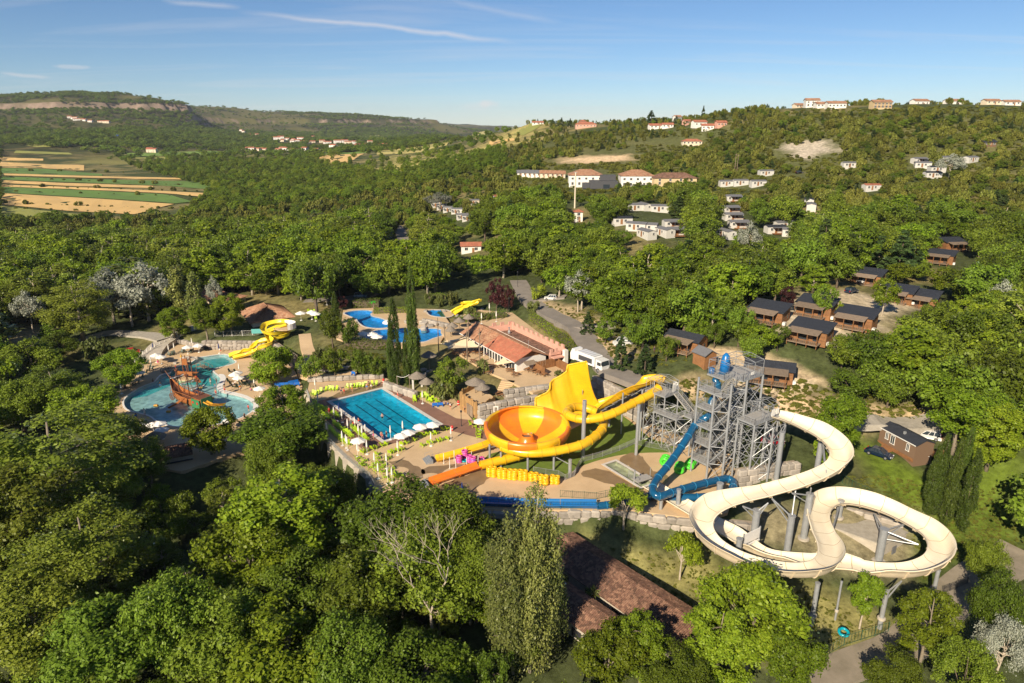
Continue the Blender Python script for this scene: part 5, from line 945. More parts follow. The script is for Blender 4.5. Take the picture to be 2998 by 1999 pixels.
def trough(parent,pts,w_,hl,hr,m_in,m_out,step=.55,per=6,bank=0,name='slide_section',lip=.14,rib=None,flat=.25):
 """open channel swept along a path, cut into sections with flanges; outer wall rises in bends"""
 pts = resample(pts,step); fr = frames(pts); N_ = 14; rows = []
 for i,(p,d,r_,u) in enumerate(fr):
  c = sum(curvature(pts,max(0,min(len(pts) - 1,i + k)),4) for k in (-4,-2,0,2,4)) / 5; kk = max(-1,min(1,c * 9)); h1 = hl + max(0,-kk) * bank; h2 = hr + max(0,kk) * bank   # left / right wall
  ring = []
  for j in range(N_ + 1):
   t = j / N_ * 2 - 1; x = math.copysign(abs(t) ** .8,t) * w_ / 2; hh_ = (h1 if t < 0 else h2) * max(0,(abs(t) - flat) / (1 - flat)) ** 2.3; ring.append((x,hh_))
  ring = [(-w_ / 2 - lip,h1 - .03)] + ring + [(w_ / 2 + lip,h2 - .03)]
  rows.append((p,r_,u,ring))
 n = len(rows); secs = list(range(0,n - 1,per))
 for s in secs:
  e_ = min(s + per,n - 1); mb = MB(); vs = []; m = len(rows[0][3])
  for p,r_,u,ring in rows[s:e_ + 1]: vs += [p + r_ * x + u * y for x,y in ring]
  k0 = len(vs)
  for p,r_,u,ring in rows[s:e_ + 1]: vs += [p + r_ * (x * 1.02) + u * (y - .1 - (.1 if 0 < q < m - 1 else 0)) for q,(x,y) in enumerate(ring)]
  cnt = e_ - s; f1 = [(i * m + j,i * m + j + 1,(i + 1) * m + j + 1,(i + 1) * m + j) for i in range(cnt) for j in range(m - 1)]
  mb.add(vs,f1,0); b = len(mb.v) - len(vs); mb.f += [tuple(b + k0 + q for q in reversed(f)) for f in f1]; mb.m += [1] * len(f1)
  for j in (0,m - 1): ff = [(b + i * m + j,b + (i + 1) * m + j,b + k0 + (i + 1) * m + j,b + k0 + i * m + j) for i in range(cnt)]; mb.f += ff; mb.m += [1] * len(ff)
  sec = mb.build(name,[m_in,m_out],parent,smooth=True)
  if rib is not None:
   p,r_,u,ring = rows[s]; q = MB(); dd_ = fr[s][1] * .035; q.add([p + dd_ * k + r_ * x * .995 + u * (y + .012) for k in (-1,1) for x,y in ring[1:-1]],[(j,j + 1,m - 2 + j + 1,m - 2 + j) for j in range(m - 3)]); q.build('seam',M['seam'],sec); q = MB(); vv = []
   for off in (-.05,.05):
    dd_ = fr[s][1] * off; vv += [p + dd_ + r_ * (x * 1.03) + u * (y - .1) for x,y in ring] + [p + dd_ + r_ * (x * 1.07) + u * (y - .34) for x,y in ring]
   m2 = m; ff = [(j,j + 1,m2 + j + 1,m2 + j) for j in range(m2 - 1)] + [(2 * m2 + j + 1,2 * m2 + j,3 * m2 + j,3 * m2 + j + 1) for j in range(m2 - 1)] + [(m2 + j,m2 + j + 1,3 * m2 + j + 1,3 * m2 + j) for j in range(m2 - 1)]
   q.add(vv,ff); q.build('flange',rib,sec)
 return pts
def tube_slide(parent,pts,r_,m_,fl,step=.35,per=5,name='tube_section',open_end=False,n=18):
 pts = resample(pts,step); fr = frames(pts); nn = len(pts)
 for s in range(0,nn - 1,per):
  e_ = min(s + per,nn - 1); mb = MB(); vs = []
  for p,d,rr_,u in fr[s:e_ + 1]: vs += [p + (rr_ * math.cos(2 * math.pi * k / n) + u * math.sin(2 * math.pi * k / n)) * r_ for k in range(n)]
  mb.add(vs,[(i * n + k,i * n + (k + 1) % n,(i + 1) * n + (k + 1) % n,(i + 1) * n + k) for i in range(e_ - s) for k in range(n)]); sec = mb.build(name,m_,parent,smooth=True)
  p,d,rr_,u = fr[s]; q = MB(); q.tube([p - d * .06,p + d * .06],r_ * 1.11,n); q.build('flange',fl,sec)
 return pts
bp_xyz = [(2262,1216,11.0),(2306,1230,10.7),(2356,1252,10.1),(2410,1280,9.6),(2450,1315,9.1),(2461,1348,8.6),(2440,1376,8.1),(2396,1398,7.7),(2330,1420,7.1),(2240,1443,6.4),(2152,1464,5.8),(2093,1487,5.3),(2060,1514,4.9),(2052,1546,4.5),(2070,1581,4.1),(2106,1612,3.7),(2164,1642,3.3),(2230,1663,3.0),(2300,1676,2.7),(2362,1678,2.5),(2408,1666,2.35),(2430,1638,2.2),(2427,1601,2.1),(2408,1560,2.0),(2394,1522,1.9),(2399,1492,1.85),(2424,1473,1.8),(2466,1467,1.75),(2524,1475,1.7),(2598,1498,1.6),(2672,1534,1.5),(2727,1570,1.4),(2752,1606,1.3),(2747,1640,1.2),(2716,1663,1.1),(2664,1677,1.0),(2597,1678,.95),(2530,1669,.9),(2477,1655,.85),(2415,1633,.8),(2374,1614,.75),(2307,1580,.7),(2268,1557,.65),(2200,1529,.55),(2128,1500,.45),(2041,1480,.35)]
raft = empty('raft_slide',(0,0,0),'wide cream raft slide looping in a figure of eight','water slide')
bpts = [P(*q) for q in bp_xyz]
# the last, straight stretch lines up with the landing lane
lane = [Vector((*ln2(a,0).to_2d(),.35 + a * .004)) for a in (34,28,22,16,10.2)]
cut = 40; path = bpts[:cut] + [bpts[cut]]
path = bpts[:39] + lane
rp = trough(raft,path,3.0,.55,.55,M['beige'],M['beigeout'],step=.6,per=5,bank=1.15,rib=M['beigeout'],flat=.22)
# gate frame over the lane
gq = ln2(30.5,0,1.6); gt = empty('lane_screen',gq - Vector((0,0,1.6)),'white rectangular screen frame standing across the cream slide lane','screen'); lrz = math.atan2(lnp.y,lnp.x)
q = MB(); q.box((0,0,2.2),(3.6,.12,1.6),lrz); q.box((0,0,1.0),(3.8,.2,.14),lrz); q.build('panel',M['white'],gt)
for s_ in (-1.75,1.75): q = MB(); q.box((math.cos(lrz) * s_,math.sin(lrz) * s_,.4),(.16,.16,5.6),lrz); q.build('post',M['steel'],gt)
# steel pillars with arms
def pillar(px,py,zb,ztop,r_,arms,label,lean=None,group='slide pillars',zarm=0):
 b = P(px,py,zb); zg = hz(b.x,b.y); e = empty('slide_pillar',(b.x,b.y,0),label,'pillar',group); q = MB(); q.tube([(0,0,min(zg,zb) - .6),(0,0,ztop)],r_,14); q.lathe([(r_ * 1.15,ztop - .1),(r_ * 1.15,ztop + .06),(0,ztop + .08)],14); q.build('pole',M['steel'],e,smooth=False)
 q = MB(); zz = max(zg,zb); q.lathe([(r_ * 1.7,zz),(r_ * 1.7,zz + .25),(r_,zz + .3)],14); q.build('foot',M['concrete'],e)
 for (ax_,ay_,az_) in arms:
  t = P(ax_,ay_,az_) - Vector((b.x,b.y,0)); q = MB(); q.tube([(0,0,ztop - 1.6),t - Vector((0,0,.25))],.09,6); q.tube([(0,0,ztop - .25),t - Vector((0,0,.2))],.11,6); q.build('arm',M['steel'],e)
 return e
PR = [(2198,1642,-4,4.6,.52,[(2175,1478,5.7),(2250,1468,6.2)],'thick pillar standing free inside the left loop of the cream slide'),(2300,1640,-4,3.6,.5,[(2260,1455,6.2),(2330,1430,6.8)],'thick pillar under the crossing stretch of the cream slide'),(2350,1590,-3,5.5,.5,[(2320,1440,6.8),(2375,1425,7.2)],'pillar beside the one under the crossing stretch'),
 (2386,1412,0.5,9.6,.45,[(2440,1338,8.6),(2420,1385,8.0)],'pillar inside the first bend of the cream slide'),(2271,1413,.5,9.8,.42,[(2300,1245,10.4)],'tall dark pillar next to the steel tower'),(2452,1530,-2,2.0,.45,[(2420,1600,2.0)],'short pillar at the waist of the double loop'),
 (2570,1650,-4,1.9,.55,[(2650,1530,1.4),(2560,1500,1.5),(2690,1590,1.2)],'thick pillar in the middle of the right loop'),(2379,1803,-3.8,1.3,.3,[],'slender pillar carrying the front edge of the cream slide'),(2580,1812,-3.8,.6,.3,[(2530,1692,.7),(2640,1697,.7)],'slender pillar with two arms under the right loop'),
 (2449,1790,-3.8,.9,.14,[],'thin rusty-footed post beside the round mulberry'),(2727,1760,-4,1.0,.26,[],'pillar under the outer bend in the tree shade'),(2150,1710,-4.5,3.0,.4,[],'pillar at the bottom of the left loop above the bright tree'),(2104,1460,0,2.8,.5,[],'concrete-topped pillar carrying the end of the blue tube'),(1977,1562,-5,3.0,.33,[],'tall pillar beneath the crossing of the blue tubes'),(1928,1570,-5,1.6,.28,[],'dark pillar at the tip of the blue tube curl')]
for a in PR: pillar(*a)
for x,y,lab in ((2156,1605,'short white stub column inside the left loop, upper one'),(2296,1660,'short white stub column near the inner edge of the left loop')):
 g = P(x,y,-3.2); e = empty('stub_column',g,lab,'column'); q = MB(); q.lathe([(.5,-1.5),(.5,1.4),(.4,1.42),(.4,1.3),(0,1.3)],14); q.build('shaft',M['white'],e)
# steel towers
def tower_tools(O,ang):
 u = Vector((math.cos(ang),math.sin(ang),0)); v = Vector((-u.y,u.x,0)); 
 return lambda a,b,z: Vector((O[0] + u.x * a + v.x * b,O[1] + u.y * a + v.y * b,z))
def rail(e,T,pts,z0s=None,h=1.1,name='railing'):
 """fence of posts and close bars between corner points (a, b, z)"""
 mb = MB()
 for (p0,p1) in zip(pts[:-1],pts[1:]):
  a,b = T(*p0),T(*p1); L_ = (b - a).length; n = max(1,int(L_ / .16)); up = Vector((0,0,h))
  mb.beam(a + up,b + up,.05); mb.beam(a + Vector((0,0,.12)),b + Vector((0,0,.12)),.035); mb.beam(a + up * .55,b + up * .55,.03)
  for i in range(n + 1): c = a.lerp(b,i / n); k = .055 if i % 8 == 0 or i == n else .018; mb.beam(c,c + up,k)
 mb.build(name,M['steel'],e)
def platform(e,T,poly,z,th=.18):
 q = MB(); q.prism([tuple(T(a,b,0).to_2d()) for a,b in poly],z - th,z); o = q.build('platform',M['grate'],e); q = MB()
 for (a0,b0),(a1,b1) in zip(poly,poly[1:] + poly[:1]): q.beam(T(a0,b0,z - .1),T(a1,b1,z - .1),.1,.26)
 q.build('edge_beam',M['steel'],o); return o
def flight(e,T,p0,p1,w_=1.3,side=(1,0)):
 a,b = Vector(p0),Vector(p1); n = max(3,int(abs(b.z - a.z) / .19)); q = MB(); sx,sy = side
 for i in range(n): c = a.lerp(b,(i + .5) / n); A_ = T(c.x - sx * w_ / 2,c.y - sy * w_ / 2,c.z); B_ = T(c.x + sx * w_ / 2,c.y + sy * w_ / 2,c.z); q.beam(A_,B_,.27,.035)
 for s in (-1,1): q.beam(T(a.x + s * sx * w_ / 2,a.y + s * sy * w_ / 2,a.z),T(b.x + s * sx * w_ / 2,b.y + s * sy * w_ / 2,b.z),.06,.24)
 q.build('stair_flight',M['grate'],e)
 for s in (-1,1): rail(e,T,[(a.x + s * sx * w_ / 2,a.y + s * sy * w_ / 2,a.z),(b.x + s * sx * w_ / 2,b.y + s * sy * w_ / 2,b.z)],h=1.05)
def column(e,p,z0,z1,r_=.19): q = MB(); q.tube([(p.x,p.y,z0),(p.x,p.y,z1)],r_,10); q.build('column',M['steel'],e)
def braces(e,A,B,zs,r_=.055,x=True):
 for z0,z1 in zip(zs[:-1],zs[1:]):
  for (a,b) in (((A,z0),(B,z1)),((B,z0),(A,z1)))[: 2 if x else 1]: q = MB(); q.tube([(a[0].x,a[0].y,a[1]),(b[0].x,b[0].y,b[1])],r_,5,cap=False); q.build('brace',M['steel'],e)
  q = MB(); q.tube([(A.x,A.y,z1),(B.x,B.y,z1)],r_ * 1.1,5,cap=False); q.build('brace',M['steel'],e)
def canopy(e,T,a0,a1,b0,b1,z,h=2.6):
 """bare roof frame: posts, low ridge, rafters"""
 mb = MB(); am = (a0 + a1) / 2; nb_ = 3
 for i in range(nb_ + 1):
  b = b0 + (b1 - b0) * i / nb_
  for a in (a0,a1): mb.beam(T(a,b,z),T(a,b,z + h),.07)
  mb.beam(T(a0,b,z + h),T(am,b,z + h + .5),.06); mb.beam(T(a1,b,z + h),T(am,b,z + h + .5),.06); mb.beam(T(a0,b,z + h),T(a1,b,z + h),.04)
 for a,zz in ((a0,z + h),(a1,z + h),(am,z + h + .5)): mb.beam(T(a,b0,zz),T(a,b1,zz),.07)
 for i in range(nb_):
  ba,bb = b0 + (b1 - b0) * i / nb_,b0 + (b1 - b0) * (i + 1) / nb_; mb.beam(T(a0,ba,z + h - .7),T(a0,bb,z + h),.035); mb.beam(T(a1,bb,z + h - .7),T(a1,ba,z + h),.035)
 mb.build('roof_frame',M['steel'],e)
T1 = tower_tools((31.6,106.8),R(-54.6)); tw1 = empty('slide_tower',(0,0,0),'tall galvanised steel stair tower carrying the blue and cream slides','tower')
fz = [2.6,5.9,9.1,12.4,15.6]; rz_ = [4.2,7.5,10.7,14.0]
for z in fz: platform(tw1,T1,[(-.1,-.4),(3.3,-.4),(3.3,1.5),(-.1,1.5)],z); rail(tw1,T1,[(-.1,1.5,z),(-.1,-.4,z),(3.3,-.4,z),(3.3,1.5,z)][: (4 if z < 15 else 3)])
for z in rz_: platform(tw1,T1,[(-.1,6.6),(3.3,6.6),(3.3,8.2),(-.1,8.2)],z); rail(tw1,T1,[(-.1,6.6,z),(-.1,8.2,z),(3.3,8.2,z),(3.3,6.6,z)])
flight(tw1,T1,(.75,7.5,.1),(.75,1.5,2.6))
for i in range(4): flight(tw1,T1,(2.45,1.5,fz[i]),(2.45,6.6,rz_[i])); flight(tw1,T1,(.75,6.6,rz_[i]),(.75,1.5,fz[i + 1]))
platform(tw1,T1,[(3.3,-.4),(4.9,-.4),(4.9,1.0),(3.3,1.0)],15.6); rail(tw1,T1,[(3.3,-.4,15.6),(4.9,-.4,15.6),(4.9,1.0,15.6)]); flight(tw1,T1,(4.1,1.0,15.6),(4.1,3.9,17.6))
platform(tw1,T1,[(-.3,1.9),(3.2,1.9),(3.2,3.9),(5.4,3.9),(5.4,9.4),(-.3,9.4)],17.6); rail(tw1,T1,[(3.2,3.9,17.6),(3.2,1.9,17.6),(-.3,1.9,17.6),(-.3,9.4,17.6),(5.4,9.4,17.6),(5.4,3.9,17.6),(4.9,3.9,17.6)]); canopy(tw1,T1,-.2,5.3,2.0,9.3,17.6)
cols = {'A': (3.3,-.4,15.5),'L': (-.1,-.4,17.5),'B': (5.2,1.3,17.5),'C': (5.4,5.0,17.5),'Dq': (5.4,9.3,17.5),'Eq': (-.1,8.4,17.5),'Fq': (-.3,4.0,17.5),'Gq': (3.3,8.2,17.5),'Hq': (3.3,3.9,17.5)}
for k,(a,b,z) in cols.items(): column(tw1,T1(a,b,0),-.6,z)
for z in ([-.3,2.9,6.1,9.3,12.5,15.7],):
 for p,q_ in (('A','B'),('B','C'),('C','Dq'),('Dq','Gq'),('Gq','Eq'),('L','Fq'),('Fq','Eq'),('Hq','C')): braces(tw1,T1(*cols[p][:2],0),T1(*cols[q_][:2],0),z)
platform(tw1,T1,[(5.4,3.4),(8.8,3.4),(8.8,9.9),(5.4,9.9)],11.1); rail(tw1,T1,[(5.4,3.4,11.1),(8.8,3.4,11.1),(8.8,8.0,11.1)]); rail(tw1,T1,[(8.0,9.9,11.1),(5.4,9.9,11.1),(5.4,7,11.1)]); canopy(tw1,T1,5.6,8.7,5.4,9.8,11.1,2.3)
mc = [(8.8,3.4,11),(8.8,9.9,11),(5.6,3.4,11),(8.8,6.6,11),(10.6,6.0,10.6),(10.8,9.0,10.4),(7.2,9.9,11)]
for a,b,z in mc: column(tw1,T1(a,b,0),-.6,z,.17)
for p,q_ in ((0,3),(3,1),(2,0),(0,4),(4,5),(3,4),(5,1),(1,6)): braces(tw1,T1(*mc[p][:2],0),T1(*mc[q_][:2],0),[-.3,2.4,5.2,8,10.6],.05)
for (a,b,z,w_,h_) in ((8.85,8.2,12.1,.9,1.2),(8.85,9.3,12.1,.8,1.0)):
 q = MB(); c = T1(a,b,z); q.box(c,(.08,w_,h_),R(-54.6)); q.build('rules_board',M['white'],tw1)
q = MB(); q.box(T1(5.5,6.2,18.5),(.06,.7,.55),R(-54.6)); q.build('notice',M['white'],tw1)
# yellow tower
T2 = tower_tools((25.0,119.2),R(-50)); tw2 = empty('slide_tower',(0,0,0),'lower galvanised steel tower at the head of the yellow slides','tower')
platform(tw2,T2,[(0,0),(4.6,0),(4.6,4.0),(0,4.0)],10.2); rail(tw2,T2,[(4.6,0,10.2),(4.6,2.4,10.2)]); rail(tw2,T2,[(4.6,4,10.2),(0,4,10.2),(0,2.0,10.2)]); rail(tw2,T2,[(1.8,0,10.2),(3.2,0,10.2)]); canopy(tw2,T2,.1,4.5,.1,3.9,10.2,2.3)
flight(tw2,T2,(4.6,3.2,10.2),(8.4,3.2,7.5),side=(0,1)); platform(tw2,T2,[(8.4,1.0),(10.0,1.0),(10.0,4.0),(8.4,4.0)],7.5); rail(tw2,T2,[(8.4,4,7.5),(10,4,7.5),(10,1.0,7.5),(8.4,1.0,7.5)])
flight(tw2,T2,(8.4,1.7,7.5),(4.9,1.7,5.0),side=(0,1)); platform(tw2,T2,[(3.3,.4),(4.9,.4),(4.9,4.0),(3.3,4.0)],5.0); rail(tw2,T2,[(4.9,.4,5),(3.3,.4,5),(3.3,4,5),(4.9,4,5)])
flight(tw2,T2,(4.9,3.2,5.0),(8.4,3.2,2.5),side=(0,1)); platform(tw2,T2,[(8.4,1.0),(10.0,1.0),(10.0,4.0),(8.4,4.0)],2.5); rail(tw2,T2,[(8.4,4,2.5),(10,4,2.5),(10,1.0,2.5),(8.4,1.0,2.5)]); flight(tw2,T2,(8.4,1.7,2.5),(4.9,1.7,.1),side=(0,1))
platform(tw2,T2,[(3.3,-1.4),(8.4,-1.4),(8.4,.4),(3.3,.4)],7.4); rail(tw2,T2,[(3.3,.4,7.4),(3.3,-1.4,7.4),(8.4,-1.4,7.4)])
yc = [(0,0,10.1),(4.6,0,10.1),(4.6,4,10.1),(0,4,10.1),(8.4,-1.4,7.3),(10,1,7.4),(10,4,7.4),(8.4,4,7.4),(2.3,0,10.1)]
for a,b,z in yc: column(tw2,T2(a,b,0),-.4,z,.13)
for p,q_ in ((0,8),(8,1),(1,2),(2,3),(3,0),(1,4),(4,5),(5,6),(6,7),(7,2),(0,2)): braces(tw2,T2(*yc[p][:2],0),T2(*yc[q_][:2],0),[-.2,2.4,5.0,7.4],.05)
for (a,b) in ((4.6,2.7),(3.9,4.0)): q = MB(); q.box(T2(a,b,11.3),(.07,1.1,1.4),R(-50 + (90 if b == 4 else 0))); q.build('rules_board',M['white'],tw2)
q = MB(); q.box(T2(.3,2.2,11.0),(.06,.9,1.0),R(-10)); q.build('notice',M['white'],tw2)
# yellow tube, ring loop and bowl
yt = empty('tube_slide',(0,0,0),'golden yellow closed tube slide curling round a post and into the funnel','water slide')
tube_slide(yt,[P(*q_) for q_ in [(1928,1137,10.3),(1899,1157,9.6),(1852,1181,8.9),(1806,1205,8.2),(1759,1221,7.6),(1715,1227,7.2),(1682,1223,7.0),(1660,1210,6.8),(1668,1196,6.6),(1696,1191,6.4),(1730,1199,6.1),(1756,1214,5.8),(1767,1234,5.4),(1764,1254,5.1),(1743,1277,4.8),(1709,1299,4.5),(1665,1312,4.2),(1612,1322,3.9),(1558,1326,3.7),(1510,1321,3.7),(1470,1308,3.9)]],.8,M['yel'],M['yeld'],step=.38,per=6)
yo = empty('tube_slide',(0,0,0),'yellow outlet tube below the funnel feeding the orange chute','water slide'); tube_slide(yo,[P(1580,1310,1.9),P(1530,1330,1.7),P(1485,1343,1.4),P(1440,1354,1.15),P(1406,1362,1.05)],.82,M['yel'],M['yeld'],step=.4,per=6)
oc = empty('open_chute',(0,0,0),'orange open run-out chute on the sand deck','water slide'); trough(oc,[P(1404,1366,.5),P(1375,1375,.45),P(1345,1386,.3),P(1300,1401,.25),P(1262,1414,.2)],2.0,.55,.55,M['ora'],M['ora'],step=.7,per=6,bank=0,rib=M['ora'],flat=.3)
yc2 = empty('open_chute',(0,0,0),'yellow open run-out chute parallel to the orange one','water slide'); trough(yc2,[P(1470,1282,1.6),P(1430,1302,1.3),P(1385,1317,.9),P(1330,1333,.5),P(1278,1346,.2)],1.9,.5,.5,M['yel'],M['yel'],step=.7,per=6,bank=0,rib=M['yeld'],flat=.3)
for (x,y,z,lab) in ((1262,1350,0,'grey steps at the end of the yellow chute'),(1250,1421,0,'grey steps at the end of the orange chute')):
 e = empty('exit_steps',P(x,y,z),lab,'steps'); dz = R(-57)
 for k in range(4): q = MB(); q.box((-.1 - k * .38 * .8,-k * .1,.62 - k * .15),(.36,2.3,.08),R(25)); q.box((-.1 - k * .3,-k * .1,.3 - k * .07),(.3,2.3,.55 - k * .13),R(25)); q.build('tread',M['steel'],e)
 q = MB(); q.tube([(0.1,1.2,0),(.1,1.2,1.5),(-1.2,.9,1.1),(-1.2,.9,0)],.03,5); q.build('handrail',M['steel'],e)
bowl = empty('bowl_slide',(2.75,113.5,0),'big orange and yellow funnel bowl slide','water slide'); NS = 96
prof = [(7.15,5.75),(7.45,5.8),(7.62,5.6),(7.62,5.0),(7.5,4.3),(7.0,3.6),(5.5,2.9),(3.2,2.35),(1.25,2.1)]
outer = [(7.15,5.75),(7.3,5.95),(7.75,5.85),(7.85,5.4),(7.8,4.6),(7.55,3.9),(6.9,3.2),(5.3,2.55),(1.4,1.8)]
SEC = 10
for s in range(SEC):
 mb = MB(); m0 = s * NS // SEC; m1 = (s + 1) * NS // SEC; vs = []; col = M['yel' if s % 2 else 'ora']; off = R(30)
 for k in range(m0,m1 + 1):
  a = 2 * math.pi * k / NS + off; tw_z = 1 + .0 * math.sin(a)
  vs += [(r_ * math.cos(a),r_ * math.sin(a),z + (.35 * (math.sin(a)) if r_ > 6.9 and z > 4.8 else 0)) for r_,z in prof + outer]
 n = len(prof); m = 2 * n; c = m1 - m0
 mb.add(vs,[(i * m + j,i * m + j + 1,(i + 1) * m + j + 1,(i + 1) * m + j) for i in range(c) for j in range(n - 1)] + [((i + 1) * m + n + j,(i + 1) * m + n + j + 1,i * m + n + j + 1,i * m + n + j) for i in range(c) for j in range(n - 1)]); mb.build('bowl_sector',col,bowl,smooth=True)
 a = 2 * math.pi * m0 / NS + off; q = MB(); q.tube([(r_ * 1.01 * math.cos(a),r_ * 1.01 * math.sin(a),z + (.35 * math.sin(a) if z > 4.8 else 0)) for r_,z in outer[2:-1]],.06,5); q.build('seam',M['yeld'],bowl)
q = MB(); q.lathe([(1.9,2.1),(1.25,2.9),(1.05,3.6),(.9,3.62),(.85,3.3)],28); q.build('hub',M['ora'],bowl,smooth=True); q = MB(); q.lathe([(.88,3.3),(0,3.2)],28); q.build('drain',mat('drain_brown',(.2,.11,.06),.7),bowl)
for x,y,yt_ in ((1434,1345,1305),(1467,1368,1325),(1545,1378,1335),(1621,1376,1340),(1668,1397,1330),(1555,1310,1300),(1645,1335,1300)):
 p = P(x,y,0) - Vector((2.75,113.5,0)); q = MB(); q.tube([(p.x,p.y,0),(p.x,p.y,3.0 if x not in (1668,) else 3.4)],.2 if x != 1668 else .3,8); q.build('support_leg',M['steel'],bowl); q = MB(); q.tube([(p.x,p.y,2.4),(p.x * .6,p.y * .6,2.35)],.08,5); q.build('arm',M['steel'],bowl)
for i in range(10):
 a = i * .628; b = a + .628; q = MB(); q.tube([(6.4 * math.cos(a),6.4 * math.sin(a),2.75),(6.4 * math.cos(b),6.4 * math.sin(b),2.75)],.07,5); q.build('ring_beam',M['steel'],bowl)
for x,y,yt_,r_,lab in ((1706,1338,1172,.38,'thick grey post through the ring of the yellow tube'),(1862,1331,1185,.3,'thick post under the upper yellow tube'),(1818,1270,1150,.16,'slim post at the middle of the yellow chute'),(1872,1290,1140,.2,'slim post nearest the yellow tower'),(1783,1248,1225,.2,'short post below the yellow wall')):
 b = P(x,y,0); e = empty('slide_pillar',b,lab,'pillar','posts of the yellow slides'); h = above(b,yt_); q = MB(); q.tube([(0,0,-.3),(0,0,h)],r_,12); q.build('pole',M['steel'],e)
# the wave: entry chute and high curved wall
wv = empty('wave_slide',(0,0,0),'huge yellow curved wall slide with stepped edge','water slide')
Bt = [P(*q_) for q_ in [(1563,1204,2.6),(1608,1218,1.9),(1658,1231,1.2),(1705,1208,1.5),(1757,1184,2.4)]]; Tt = [P(*q_) for q_ in [(1568,1164,5.2),(1612,1118,8.0),(1660,1070,11.2),(1690,1063,11.9),(1718,1059,12.4)]]
stepT = [P(*q_) for q_ in [(1570,1203,2.9),(1567,1183,3.9),(1568,1166,5.0),(1578,1161,5.4),(1600,1151,6.1),(1610,1140,6.8),(1611,1122,7.8),(1620,1112,8.3),(1645,1099,9.2),(1659,1088,9.9),(1662,1070,11.1),(1680,1066,11.5),(1718,1059,12.4)]]
def lerpl(l,t): k = t * (len(l) - 1); i = min(int(k),len(l) - 2); return l[i].lerp(l[i + 1],k - i)
nu,nv = 44,18; Bs = smooth_poly(Bt,11,False); mats_ = []
for sec_ in range(4):
 mb = MB(); vs = []; i0,i1 = sec_ * nu // 4,(sec_ + 1) * nu // 4
 for side in (0,1):
  for i in range(i0,i1 + 1):
   s = i / nu; b = lerpl(Bs,s); t = lerpl(stepT,min(1,s * 1.0) ** .9)
   for j in range(nv + 1):
    f = j / nv; h = .5 * f + .5 * math.sin(f * math.pi / 2 * .93) / math.sin(math.pi / 2 * .93); z = .35 * f + .65 * (1 - math.cos(f * math.pi / 2 * .93)) / (1 - math.cos(math.pi / 2 * .93)); q_ = Vector((b.x + (t.x - b.x) * h,b.y + (t.y - b.y) * h,b.z + (t.z - b.z) * z)); vs.append(q_ if side == 0 else q_ + Vector((.05,.22,-.12)))
 n = nv + 1; c = i1 - i0; k0 = (c + 1) * n
 fs = [(i * n + j,(i + 1) * n + j,(i + 1) * n + j + 1,i * n + j + 1) for i in range(c) for j in range(nv)]; mb.add(vs,fs + [tuple(k0 + q for q in reversed(f)) for f in fs]); mb.build('wall_panel',M['yel'],wv,smooth=True)
 q = MB(); q.tube([lerpl(stepT,(i / nu) ** .9) + Vector((0,.05,.05)) for i in range(i0,i1 + 1)],.19,7); q.build('rim',M['yel'],wv,smooth=True)
q = MB(); b,t = Bs[-1],stepT[-1]; q.tube([Vector((b.x + (t.x - b.x) * (f / 2.92 + .5 * math.sin(f) / math.sin(1.46)),b.y + (t.y - b.y) * (f / 2.92 + .5 * math.sin(f) / math.sin(1.46)),b.z + (t.z - b.z) * (.35 * f / 1.46 + .65 * (1 - math.cos(f)) / (1 - math.cos(1.46))))) for f in [i * .146 for i in range(11)]],.16,7); q.build('rim',M['yel'],wv,smooth=True)
for k in range(5):
 for j in (.35,.7): b = lerpl(stepT,.3 + k * .17); g0 = Vector((b.x + .6,b.y + 3.5,max(0,hz(b.x,b.y + 3.5)) - .5)); q = MB(); q.tube([g0,(b.x,b.y + .3,b.z * (.5 if j < .5 else .95))],.09,5); q.build('strut',M['steel'],wv)
ec = empty('entry_chute',(0,0,0),'steep open yellow chute dropping from the lower tower into the curved wall','water slide')
ep = trough(ec,[P(1935,1122,10.4),P(1908,1118,10.2),P(1880,1128,9.4),P(1850,1146,7.6),P(1815,1166,5.2),P(1780,1182,3.4),P(1745,1196,2.2),P(1700,1212,1.5)],3.4,1.0,1.0,M['yel'],M['yeld'],step=.6,per=4,bank=0,rib=M['yeld'],flat=.3)
for i in range(3,len(ep) - 8,4):
 for s in (-1,1): p,d,r_,u = frames(ep)[i]; q = MB(); q.tube([p + r_ * s * 1.5 - u * .45,ep[min(len(ep) - 1,i + 4)] + r_ * s * 1.5 - u * .45],.06,5); q.build('frame_bar',M['steel'],ec)
 q = MB(); q.tube([p - r_ * 1.5 - u * .45,p + r_ * 1.5 - u * .45],.06,5); q.build('frame_bar',M['steel'],ec)
# blue tubes
bt_ = empty('tube_slide',(0,0,0),'dark blue closed tube slide dropping through the tall tower and doubling back','water slide')
tube_slide(bt_,[T1(1.2,4.2,17.5),T1(1.0,3.6,17.2),T1(.8,2.8,16.6),T1(1.3,3.0,15.4),T1(.8,3.6,13.9),T1(.5,2.6,12.4),T1(1.1,2.2,11.0),T1(.5,2.0,9.9),P(2040,1238,8.9),P(2010,1285,7.3),P(1980,1330,5.6),P(1950,1370,4.4),P(1925,1400,3.6),P(1912,1425,3.1),P(1915,1446,2.8),P(1935,1452,2.6),P(1977,1438,2.4),P(2040,1420,2.1),P(2100,1406,1.8),P(2128,1401,1.6),P(2148,1413,1.3),P(2135,1442,1.1),P(2080,1453,.95),P(2000,1456,.85),P(1905,1452,.7),P(1840,1466,.55),P(1780,1478,.45),P(1748,1481,.4)],.62,M['bluet'],M['bluel'],step=.36,per=7)
